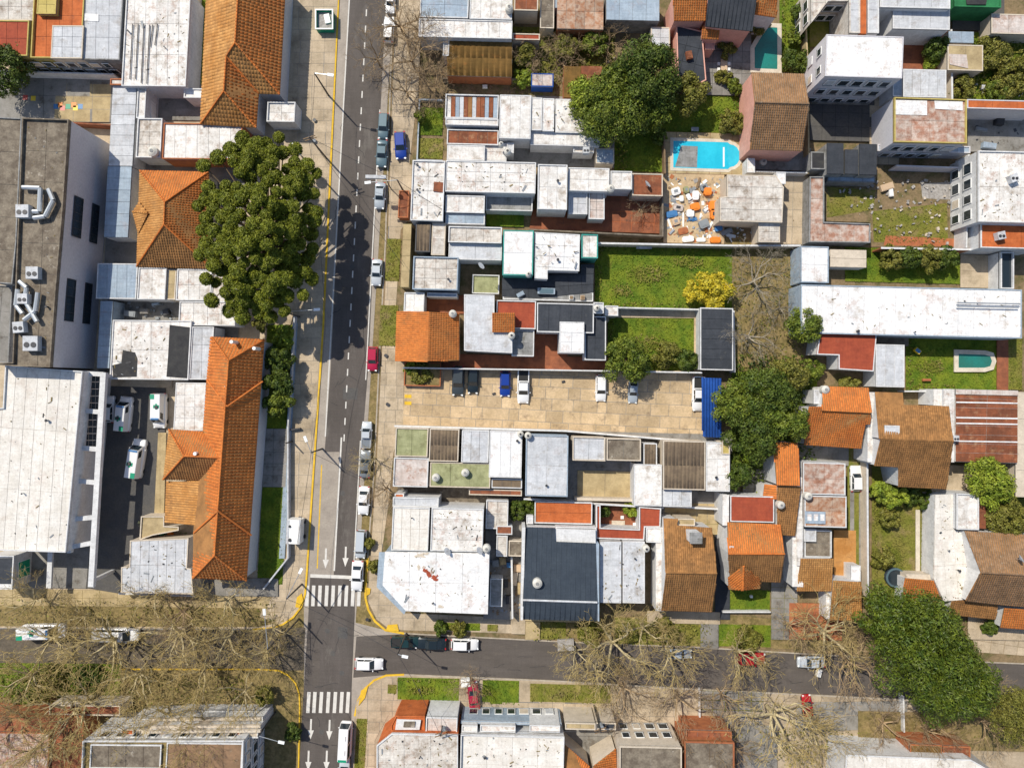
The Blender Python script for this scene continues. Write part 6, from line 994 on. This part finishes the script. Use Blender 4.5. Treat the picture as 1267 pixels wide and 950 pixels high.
P4 = pole((399, 555), None, 6.5, 'bent dark traffic signal mast over the concrete lane', lampat=(378, 543)); P5 = pole((362, 546), None, 3.5, 'short dark post at the school fence'); P6 = pole((374, 722), None, 8, 'leaning lamp post by the upper left corner of the crossing', lampat=(372, 706), name='street_lamp', cat='street lamp')
P7 = pole((503, 783), None, 9, 'lamp post reaching over the dark pickup', lampat=(501, 812), name='street_lamp', cat='street lamp'); P8 = pole((500, 238), None, 7, 'street lamp beside the long sign panel', lampat=(455, 226), name='street_lamp', cat='street lamp'); P9 = pole((371, 392), None, 8, 'street lamp in the shade of the giant conifer', lampat=(392, 383), name='street_lamp', cat='street lamp')
P10 = pole((352, 780), None, 8, 'pole with a traffic light at the left corner', lampat=(327, 757), name='traffic_light', cat='traffic light'); P11 = pole((370, 765), None, 7, 'thin signal pole at the yellow corner'); P12 = pole((552, 876), None, 9, 'utility pole on the lower pavement near the red car', cross=True); P13 = pole((341, 880), None, 8, 'utility pole beside the cream apartment block', lampat=(348, 918), name='street_lamp', cat='street lamp'); P14 = pole((735, 872), None, 9, 'utility pole among branches on the lower pavement', cross=True)
def wire(A, B_, lab, sag=.8):
    r = thing('power_line', lab, 'cable', A, 'overhead cables'); A = Vector(A); B_ = Vector(B_); n = 10; b = MB(); p = A
    for i in range(1, n + 1): t = i / n; q = A.lerp(B_, t) - Vector((0, 0, sag * 4 * t * (1 - t))); b.tube(p, q, .028, .028, 4); p = q
    b.build('cable', 'darkmetal', r)
wire(P1, P2, 'cable from the church lamp post to the utility pole'); wire(P2, (*W(403, 400, 8), 8), 'cable running down the pavement past the conifer'); wire((*W(403, 400, 8), 8), P4, 'cable continuing to the bent mast'); wire(P4, P6, 'cable from the bent mast to the crossing'); wire(P6, P10, 'cable across the upper left corner'); wire(P2, P8, 'cable crossing the avenue to the sign panel'); wire(P8, (*W(552, 262, 5.5), 5.5), 'cable from the sign lamp to the white row house'); wire(P2, (*W(500, 330, 5), 5), 'thin cable slanting over the avenue'); wire(P4, (*W(500, 620, 5), 5), 'cable over the parked pickup'); wire((*W(640, 390, 6), 6), P12, 'far cable behind the corner building') if 0 else None; wire(P12, P14, 'cable along the lower pavement'); wire(P7, P12, 'cable over the side street'); wire(P6, P7, 'cable over the upper crosswalk')
x, y = W(465, 219, 6); r = thing('sign_panel', 'long grey sign panel on a mast over the parked sedan', 'sign', (x, y, .12)); b = MB(); b.box(x, y, 5.9, 3.2, .5, .5, -.02); b.build('panel', 'lightgrey', r); b = MB(); b.tube((x + 1.4, y - .3, .12), (x + 1.4, y, 5.8), .09, .07); b.build('post', 'darkmetal', r)
# ---------------------------------------------------------------- the great conifer
x, y = W(322, 285, 12); r = thing('conifer', 'giant conifer with round tufted foliage beside the avenue', 'tree', (x, y, .12)); bx, by = x + 1.0, y - 0.5
tm = MB(); tm.tube((bx, by, .1), (x, y, 9), .75, .5, 10); tm.tube((x, y, 9), (x, y, 16), .5, .22, 8)
tm_meshes = []
for k in range(3):
    v, f = leafcloud([(0, 0, 0)], [1.0], 1500, .17, up=.35, aspect=.8, spiky=.5); o = npmesh('leaf_tuft', v, f, 'needle'); tm_meshes.append(o.data); bpy.data.objects.remove(o)
spots = []; oc = [(300, 172), (330, 178), (345, 170), (365, 185), (380, 205), (392, 215), (388, 240), (392, 262), (385, 290), (380, 320), (386, 345), (375, 365), (352, 385), (335, 392), (300, 392), (283, 385), (262, 372), (255, 345), (248, 315), (250, 285), (245, 255), (258, 232), (252, 205), (270, 195), (285, 185)]
for px, py in oc: spots.append((px, py, R.uniform(8, 11)))
tries = 0
while len(spots) < 140 and tries < 9000:
    tries += 1; px, py = R.uniform(248, 392), R.uniform(170, 392)
    ex, ey = (px - 320) / 72, (py - 280) / 112; d = math.hypot(ex, ey)
    if d > .97 or (ex < -.45 and ey < -.45): continue
    h = 17.5 - 8 * d + R.uniform(-1.5, 1.0)
    if all((px - a) ** 2 + (py - b_) ** 2 > R.choice((115, 135, 175)) for a, b_, _ in spots): spots.append((px, py, h))
for px, py, h in spots:
    X, Y = W(px, py, h); o = bpy.data.objects.new('leaf_tuft', R.choice(tm_meshes)); COL.objects.link(o); o.parent = r; o.location = (X - x, Y - y, h - .12); s = R.uniform(.85, 1.22); o.scale = (s * R.uniform(.85, 1.15), s, s * .85); o.rotation_euler = (0, 0, R.uniform(0, 6.28))
    z = max(3.5, h - R.uniform(1.5, 4)); t = min(z, 15.5); tm.tube((x, y, t * .92), (X, Y, h - .3), .2, .07, 5)
tm.build('trunk', 'bark', r)
# ---------------------------------------------------------------- leafy trees and shrubs
for a in ((752, 140, 6.0, 9, 'leaf', 'broad bright green tree between the white roofs and the garden'), (800, 92, 5.6, 10, 'leafdark', 'dark green tree left of the black terrace'), (776, 108, 4.6, 8.5, 'leaf', 'mid green tree in the middle of the garden clump'), (852, 116, 3.4, 6, 'leafolive', 'rounded olive green tree below the black terrace'), (808, 132, 4.2, 7, 'leaf', 'spreading tree on the lower side of the clump'),
    (727, 120, 3.5, 7, 'leaflight', 'light green crown touching the rusty square roof'), (775, 446, 4.0, 6.5, 'leaf', 'round green tree overhanging the car park wall'), (1136, 797, 8.2, 13, 'leafmid', 'great dense green tree over the side street'), (1096, 764, 5.2, 10, 'leafmid', 'upper left crown of the dense green pair'), (1172, 840, 7.0, 12, 'leafmid', 'lower crown merging with the great dense tree'),
    (910, 500, 4.0, 7.5, 'leaf', 'leafy tree overhanging the blue canopy'), (945, 490, 5.0, 8.5, 'leafdark', 'large dark tree east of the blue canopy'), (930, 535, 4.8, 8, 'leafdark', 'dark tree beside the white section roof'), (968, 520, 4.4, 8, 'leaf', 'green tree west of the orange villa'), (972, 465, 3.6, 6, 'leafolive', 'olive shrub tree above the orange villa'), (995, 405, 3.4, 6, 'leaf', 'green tree at the left end of the long white roof'),
    (1222, 595, 4.4, 7, 'leaflight', 'light green tree under the striped rusty roof'), (912, 588, 2.8, 5, 'leafdark', 'low dark tree right of the white section roof'), (1250, 880, 5.0, 9, 'leafolive', 'olive green tree in the lower right corner'), (12, 85, 4.6, 7, 'leafdark', 'dark tree at the left edge of the school yard'), (1110, 615, 2.2, 3.5, 'leaflight', 'light green round bush south of the mossy villa'), (1245, 640, 3.5, 5.5, 'leafolive', 'overgrown olive tree by the right edge')): leafy(*a, size=.27 if 1090 < a[0] < 1180 and a[1] > 750 else .20, asp=.55 if a[1] > 750 else 1.0)
for a in ((880, 360, 3.4, 4.5, 'leafyellow', 'brilliant yellow blossoming shrub at the corner of the large lawn'), (862, 362, 2.2, 3.5, 'leafyellow', 'smaller yellow shrub left of the brilliant one'), (905, 152, 2.6, 3.2, 'leafyellow' if 0 else 'leafolive', 'yellowish bush beside the pink wall'), (815, 170, 1.5, 2.2, 'leaf', 'small bush by the wooden fence'), (822, 440, 2.6, 3.2, 'leafolive', 'olive hedge bush at the foot of the framed lawn'), (850, 446, 2.2, 3, 'leafdark', 'dark hedge bush beside the dark garage'),
    (795, 452, 2.0, 3, 'leaf', 'bush spilling over the car park wall'), (345, 445, 2.6, 4.2, 'leafdark', 'dark shrub at the head of the school garden'), (344, 472, 2.8, 4.4, 'leafdark', 'dark shrub in the middle of the school garden'), (345, 500, 2.6, 4, 'leaf', 'green shrub in the lower school garden'), (352, 418, 2.0, 3, 'leaflight', 'yellow green shrub near the conifer'), (322, 400, 1.5, 2.4, 'leafolive', 'low shrub by the end wall of the sheet roofs'),
    (1105, 320, 2.3, 3.4, 'leafolive', 'first bush of the garden hedge'), (1125, 318, 2.4, 3.6, 'leafdark', 'second bush of the garden hedge'), (1148, 320, 2.4, 3.6, 'leafolive', 'third bush of the garden hedge'), (1170, 320, 2.3, 3.4, 'leafdark', 'last bush of the garden hedge near the concrete'), (1158, 62, 2.2, 3.5, 'leafdark', 'dark bush in the reddish court'), (1152, 78, 1.3, 2, 'leaflight', 'light bush in the reddish court'), (988, 15, 1.5, 2.4, 'leafdark', 'round bush at the top of the narrow lawn'), (985, 78, 2.4, 3.2, 'leafdark', 'broad bush beside the green pool'), (985, 45, 1.6, 2.2, 'leaf', 'small bush beside the green pool'), (940, 30, 2.0, 3, 'leafolive', 'climbing plant between slate roof and green pool'),
    (898, 62, 1.6, 2.2, 'leafolive', 'potted palm on the pink patio'), (908, 108, 1.4, 2, 'leaf', 'bush at the foot of the pink patio'), (895, 98, 1.6, 1.6, 'leafolive', 'flower bed in the pink patio'), (1090, 610, 2.2, 2.6, 'leaf', 'green shrub at the top of the worn garden'), (1100, 640, 2.0, 2.6, 'leafolive', 'shrub left in the worn garden'), (1125, 612, 2.0, 2.4, 'leafdark', 'dark shrub under the tiled villa'), (1147, 618, 1.6, 2.2, 'leafdark', 'small dark shrub beside the white terrace'), (1092, 690, 1.9, 2.2, 'leafolive', 'untidy shrub near the round pool'), (1088, 605, 1.4, 3.0, 'leaflight', 'pale leafed plant near the mossy villa'),
    (1080, 540, 1.2, 2.2, 'leaf', 'bush between the villas'), (1050, 475, 1.8, 2.6, 'leafolive', 'scrub under the red garage'), (1003, 458, 2.2, 3, 'leaf', 'shrub left of the red garage'), (640, 632, 1.8, 3, 'leafdark', 'dark bush in the little walled court'), (655, 628, 1.6, 2.6, 'leafdark', 'bush beside the orange terrace'), (780, 630, 1.3, 2.4, 'leaflight', 'light palm in the red roof court'), (748, 633, 1.0, 2, 'leafdark', 'dark potted plant in the red roof court'), (545, 777, 1.3, 1.8, 'leafdark', 'bush in the verge under the corner building'), (567, 777, 1.5, 1.8, 'leafolive', 'flowering bush in the verge'), (520, 462, 2.2, 1.8, 'leafolive', 'tangle of plants in the rusty planter'),
    (508, 455, 1.2, 1.6, 'leafyellow' if 0 else 'leaflight', 'yellow green plant in the planter corner'), (1190, 108, 2.2, 2.8, 'leafolive', 'scrub at the foot of the rough grass'), (1225, 70, 3.2, 2.8, 'leafolive', 'big scrub clump on the rough grass'), (1252, 95, 3.4, 2.8, 'leafolive', 'right scrub clump on the rough grass'), (1200, 60, 1.6, 2.2, 'leaf', 'bush beside the tan slab roof'), (1235, 115, 2.4, 2.4, 'leaf', 'green scrub above the orange strip'), (600, 65, 2.2, 2.6, 'leafolive', 'x'), (700, 60, 2.6, 3, 'leafolive', 'olive scrub in the overgrown back garden'), (735, 55, 2.4, 3, 'leaf', 'green scrub right in the overgrown garden'), (652, 68, 2.2, 3, 'leafolive', 'scrub beside the brown barn'),
    (648, 96, 1.8, 2.4, 'leaflight', 'yellow green scrub next to the blue hut'), (1240, 738, 1.6, 2, 'leaf', 'x'), (1226, 772, 1.8, 2, 'leafdark', 'dark bush at the foot of the lower tiled eaves'), (938, 617, 1.2, 2, 'leaflight', 'light bush behind the plain red roof'), (905, 575, 2.0, 3, 'leaf', 'bush at the corner of the white section roof'), (965, 575, 1.8, 2.8, 'leafdark', 'dark bush by the orange strip roof'), (520, 145, 1.0, 2, 'leaf', 'hedge plant of the little front lawn'), (498, 236, .8, .8, 'leafolive', 'x'), (1092, 583, 1.2, 2, 'leaf', 'y'), (328, 860, 1.8, 2.6, 'leafolive', 'small olive tree at the lower left corner'), (362, 905, 1.6, 2.2, 'leafdark', 'dark bush beside the cream block'), (455, 672, 1.0, 1.4, 'leafolive', 'weeds beside the silver van'), (462, 700, 1.0, 1.4, 'leafolive', 'weeds beside the crosswalk'), (495, 545, 1.5, 2, 'leafolive', 'x'), (925, 790, 2.4, 1.6, 'leafolive', 'low scrub in the verge by the red car'), (820, 780, 2.6, 1.6, 'leafolive', 'scrub under the great bare tree'), (730, 782, 2.4, 1.6, 'leafolive', 'scrub before the dark blue house'), (60, 842, 3.2, 1.8, 'leafolive', 'long scrub on the lower left verge'), (110, 838, 2.8, 1.8, 'leafdark', 'dark scrub on the lower left verge'), (30, 855, 2.6, 1.5, 'leaf', 'green scrub at the left edge of the verge')):
    if len(a[5]) < 3: continue
    leafy(*a, cat='shrub', name='shrub', z0=.3)
# ---------------------------------------------------------------- bare trees
for a in ((492, 20, 6.5, 9, 'twigbrown', 'topmost bare tree over the avenue parking'), (506, 62, 6.8, 10, 'twigbrown', 'bare brown tree beside the brown barn'), (536, 98, 5.0, 8, 'twigbrown', 'rust tinted bare tree at the barn corner'), (462, 62, 4.5, 9, 'twigbrown', 'thin bare crown reaching over the avenue'), (500, 105, 4.6, 8, 'twigbrown', 'lowest bare tree of the upper pavement'),
    (45, 800, 7.5, 11, 'twigolive', 'bare olive tree at the left edge over the ambulance'), (120, 805, 8.5, 12, 'twigolive', 'bare olive tree over the long white van'), (205, 795, 8.0, 12, 'twigolive', 'bare tree right of the long white van'), (268, 800, 7.5, 11, 'twigolive', 'bare tree nearest the crossing on the left street'), (85, 885, 8.0, 13, 'twigolive', 'bare tree over the orange lower left building'), (190, 905, 8.0, 13, 'twigolive', 'bare tree over the cream apartment block'), (270, 750, 5.5, 9, 'twigolive', 'bare tree south of the tiled school'), (180, 745, 5.0, 8, 'twigolive', 'bare tree in front of the pale grey store'), (25, 750, 5.5, 9, 'twigolive', 'bare tree below the entrance pavilion'), (290, 870, 6.0, 12, 'twigolive', 'bare tree between the block and the crossing'),
    (762, 806, 8.6, 11, 'twigolive', 'great bare tree spreading over the side street'), (835, 820, 6.5, 10, 'twigolive', 'bare tree over the pale grey car'), (715, 815, 5.0, 9, 'twigolive', 'bare tree by the tree bed edging'), (775, 862, 5.5, 9, 'twigbrown', 'bare tree on the lower pavement'), (845, 875, 6.5, 10, 'twigbrown', 'dense brown bare tree above the lower flats'), (920, 815, 5.5, 9, 'twigolive', 'bare tree over the bright red car'), (1035, 795, 8.6, 11, 'twigolive', 'large bare tree against the dense green one'), (1062, 828, 7.0, 10, 'twigbrown', 'bare crown over the street by the dense green tree'), (970, 900, 9.5, 12, 'twigolive', 'bare tree with long yellow limbs at the lower edge'), (1020, 920, 6.0, 11, 'twigolive', 'bare tree right of the long limbed one'), (985, 780, 4.5, 8, 'twigbrown', 'bare tree before the brick forecourt'), (900, 935, 5.0, 10, 'twigbrown', 'bare tree over the lower brown house'), (1215, 850, 5.5, 8, 'twigbrown', 'bare tree right of the dense green tree'), (1235, 905, 5.5, 9, 'twigbrown', 'bare tree in the lower right corner'), (1105, 905, 5.5, 8, 'twigbrown', 'bare tree above the lower right white roof'),
    (940, 345, 6.4, 7.5, 'twiggrey', 'grey bare tree at the end of the large lawn'), (932, 415, 4.8, 6.5, 'twiggrey', 'grey bare tree behind the dark garage'), (970, 380, 3.5, 5, 'twiggrey', 'small grey bare tree near the long white roof'), (795, 255, 3.0, 3.6, 'twigbrown', 'withered palm over the red patio'), (698, 72, 4.5, 5, 'twigbrown', 'bare scrub tree in the overgrown garden'), (660, 66, 3.6, 5, 'twigbrown', 'bare scrub by the barn roof'), (755, 48, 3.6, 5, 'twigbrown', 'bare scrub under the smooth blue roof'), (458, 570, 3.6, 7, 'twigolive', 'thin bare tree beside the grey sedan'), (474, 608, 3.8, 7, 'twigbrown', 'thin bare tree beside the white sedan'), (582, 852, 3.6, 7, 'twigbrown', 'small bare tree beside the dark crimson car'), (330, 785, 4.5, 8, 'twigolive', 'small bare tree at the left corner kerb'), (15, 850, 6.5, 12, 'twigolive', 'bare tree at the left edge over the green verge'), (150, 850, 7.0, 13, 'twigolive', 'bare tree over the long scrub of the verge'), (235, 845, 6.5, 12, 'twigolive', 'bare tree over the litter strewn verge'), (40, 935, 7.0, 13, 'twigolive', 'bare tree at the lower left corner'), (140, 935, 7.5, 13, 'twigolive', 'bare tree leaning over the brown flat roof'), (320, 815, 5.5, 9, 'twigolive', 'bare tree with thin limbs by the left kerb'), (90, 770, 5.0, 8, 'twigolive', 'low bare tree between the ambulance and the van'), (215, 765, 5.0, 8, 'twigbrown', 'brownish bare tree between van and crossing'),
    (800, 785, 6.0, 9, 'twigolive', 'bare tree behind the great spreading one'), (740, 840, 5.5, 9, 'twigolive', 'bare tree beside the great one, toward the lower pavement'), (900, 870, 5.0, 9, 'twigbrown', 'bare brown tree over the grass block driveway'), (1085, 790, 5.0, 9, 'twigbrown', 'bare brown tree pressed against the dense green one'), (520, 30, 4.5, 8, 'twigbrown', 'bare tree by the blue grey roof at the top'), (1160, 915, 5, 8, 'twigbrown', 'bare brown tree above the rusty lower roofs')):
    if len(a[5]) < 3: continue
    bare(*a)
# leaf litter and low weeds that nobody could count
def weeds(pts, dens, m, label, size=.22, z=.5, name='ground_cover'):
    wp = [W(*p) for p in pts]; x, y = randpts(wp, dens); N = len(x); c = np.stack([x, y, RG.uniform(.2, z, N) + .15], 1); nr = RG.normal(size=(N, 3)); nr[:, 2] = abs(nr[:, 2]) + .5; nr /= np.linalg.norm(nr, axis=1)[:, None]
    v, f = quads(c, size, nr); o = npmesh(name, v, f, m, None, 'stuff'); o['label'] = label; return o
weeds([(-5, 740), (340, 745), (345, 775), (-5, 770)], 2.5, 'leafolive', 'fallen leaves and weeds along the left pavement'); weeds([(-5, 830), (300, 835), (320, 870), (-5, 880)], 6, 'leafolive', 'weeds and leaf litter on the lower left verge')
weeds([(650, 768), (880, 770), (880, 796), (660, 790)], 5, 'leafolive', 'weeds along the upper verge of the side street'); weeds([(905, 310), (990, 310), (990, 460), (910, 460)], 3, 'leafolive', 'dry weeds under the grey bare trees'); weeds([(905, 440), (1005, 440), (1005, 600), (905, 600)], 9, 'leafdark', 'thick undergrowth between the eastern trees', .3, 1.6)
weeds([(632, 40), (760, 36), (760, 92), (640, 94)], 7, 'leafolive', 'tangled undergrowth in the overgrown back garden', .28, 1.0); weeds([(1182, 48), (1275, 45), (1275, 124), (1182, 122)], 9, 'leafolive', 'tall rough grass and brambles on the slope', .28, .9); weeds([(1190, 655), (1275, 620), (1275, 665), (1212, 662)], 6, 'leafolive', 'brambles on the overgrown plot', .28, .9); weeds([(1020, 905), (1275, 890), (1275, 925), (1200, 925), (1030, 925)], 4, 'leafolive', 'leaf litter in the lower right yard'); weeds([(880, 900), (1050, 900), (1040, 960), (880, 960)], 5, 'leafolive', 'weeds under the lower bare trees')

for pts, l in (([(737, 304), (744, 304), (744, 380), (737, 380)], 'weeds along the left edge of the large lawn'), ([(737, 303), (905, 305), (905, 312), (737, 311)], 'weeds under the wall of the large lawn'), ([(740, 374), (860, 376), (860, 380), (740, 379)], 'grass tufts along the lower edge of the large lawn'), ([(753, 394), (758, 394), (758, 456), (753, 456)], 'weeds along the framed lawn'), ([(770, 448), (858, 450), (858, 458), (770, 457)], 'hedge foot growth at the framed lawn'),
    ([(1121, 419), (1128, 419), (1128, 482), (1121, 482)], 'weeds along the lawn with the little pool'), ([(1121, 474), (1180, 475), (1180, 484), (1121, 484)], 'shrubby growth at the foot of the little pool lawn'), ([(492, 838), (568, 839), (568, 842), (492, 841)], 'rough grass at the kerb of the lower verge'), ([(1078, 590), (1086, 590), (1084, 735), (1078, 735)], 'growth along the long straight wall'), ([(1148, 600), (1156, 600), (1154, 715), (1148, 715)], 'growth along the white terrace wall'),
    ([(762, 118), (775, 118), (775, 212), (762, 212)], 'undergrowth along the wooden fence'), ([(906, 120), (918, 120), (918, 166), (906, 166)], 'shrubs under the pink wall'), ([(966, 0), (970, 0), (972, 90), (966, 90)], 'border plants of the narrow lawn')): weeds(pts, 9, 'leafolive', l, .2, .45)
for px, py, rx, ry in ((800, 340, 26, 12), (770, 360, 14, 9), (850, 325, 22, 8), (800, 425, 20, 12), (1150, 455, 18, 10), (1110, 680, 9, 26), (1135, 600, 10, 8), (600, 855, 10, 6), (520, 852, 18, 6), (700, 858, 20, 5), (1100, 640, 6, 16)):
    X, Y = W(px, py); n_ = int(rx * ry * 1.2); t_ = RG.uniform(0, 6.283, n_); q_ = RG.uniform(0, 1, n_) ** .5 * RG.uniform(.6, 1.15, n_); c = np.stack([X + np.cos(t_) * q_ * rx / S, Y + np.sin(t_) * q_ * ry / S, RG.uniform(.33, .48, n_) + .12], 1); nr = RG.normal(size=(n_, 3)) * .4; nr[:, 2] = 1
    nr /= np.linalg.norm(nr, axis=1)[:, None]; v, f = quads(c, .17, nr); o = npmesh('dry_grass', v, f, 'grassdry', None, 'stuff'); o['label'] = 'thin patch of dry grass in a lawn'

for pts, h, l in (([(156, 5), (232, 5), (228, 105), (156, 100)], 5.07, 'leaves and bits on the long hall roof'), ([(556, 202), (660, 204), (660, 236), (556, 234)], 5.07, 'leaves and bits on the white row roof'), ([(512, 203), (548, 204), (548, 270), (512, 268)], 5.27, 'leaves and bits on the stained front roof'), ([(622, 122), (734, 126), (732, 160), (622, 158)], 4.9, 'leaves and bits on the striped white roofs'), ([(624, 288), (715, 294), (715, 330), (624, 328)], 5.3, 'leaves and bits on the bright stepped roof'),
    ([(480, 686), (600, 688), (600, 755), (505, 750)], 6.67, 'leaves and bits on the white corner roof'), ([(536, 632), (594, 634), (594, 678), (536, 676)], 6.27, 'leaves and bits on the tan panel roofs'), ([(995, 360), (1255, 366), (1255, 410), (995, 405)], 5.27, 'leaves and bits on the very long hall roof'), ([(745, 674), (795, 676), (795, 742), (745, 740)], 4.9, 'leaves and bits on the pale worn roof'), ([(1160, 620), (1180, 620), (1205, 705), (1190, 738), (1165, 735)], 3.87, 'leaves and bits on the worn white terrace'),
    ([(1214, 195), (1262, 196), (1262, 270), (1214, 270)], 7.07, 'leaves and bits on the white roof at the right edge'), ([(10, 460), (98, 465), (80, 678), (5, 675)], 8.07, 'leaves and bits on the large spotted white roof'), ([(35, 155), (82, 155), (62, 448), (22, 445)], 10.67, 'rubbish on the stained roof of the tall grey block'), ([(575, 912), (692, 914), (692, 948), (575, 948)], 6.47, 'leaves and bits on the stained bottom roof'), ([(470, 915), (562, 912), (562, 948), (470, 948)], 7.07, 'leaves and bits on the bottom corner roof'), ([(160, 670), (230, 672), (230, 730), (155, 728)], 4.07, 'leaves and bits on the pale grey store roof'), ([(142, 400), (205, 402), (200, 466), (142, 464)], 4.67, 'leaves and bits on the black patched roof')):
    for m_, n_, s_ in (('leafdirt', 26, .22), ('darkmetal', 7, .3), ('plasticgrey', 6, .4)):
        wp = [W(x, y, h) for x, y in pts]; xs, ys = randpts(wp, n_ / abs(area(wp))); b = MB()
        for i in range(len(xs)): q = R.uniform(.06, s_); b.box(xs[i], ys[i], h + .03, q * R.choice((1, 1, 3)), q * R.uniform(.3, .9), .06, R.uniform(0, 3))
        if b.v: o = b.build('roof_litter', m_, None, 'stuff'); o['label'] = l
for a in ((60, 900, 7.5, 14, 'twigolive', 'tall bare tree leaning over the lower left roofs'), (240, 915, 7.0, 14, 'twigolive', 'tall bare tree over the cream block roof'), (0, 905, 6.5, 13, 'twigbrown', 'brown bare tree at the far lower left')): bare(*a)
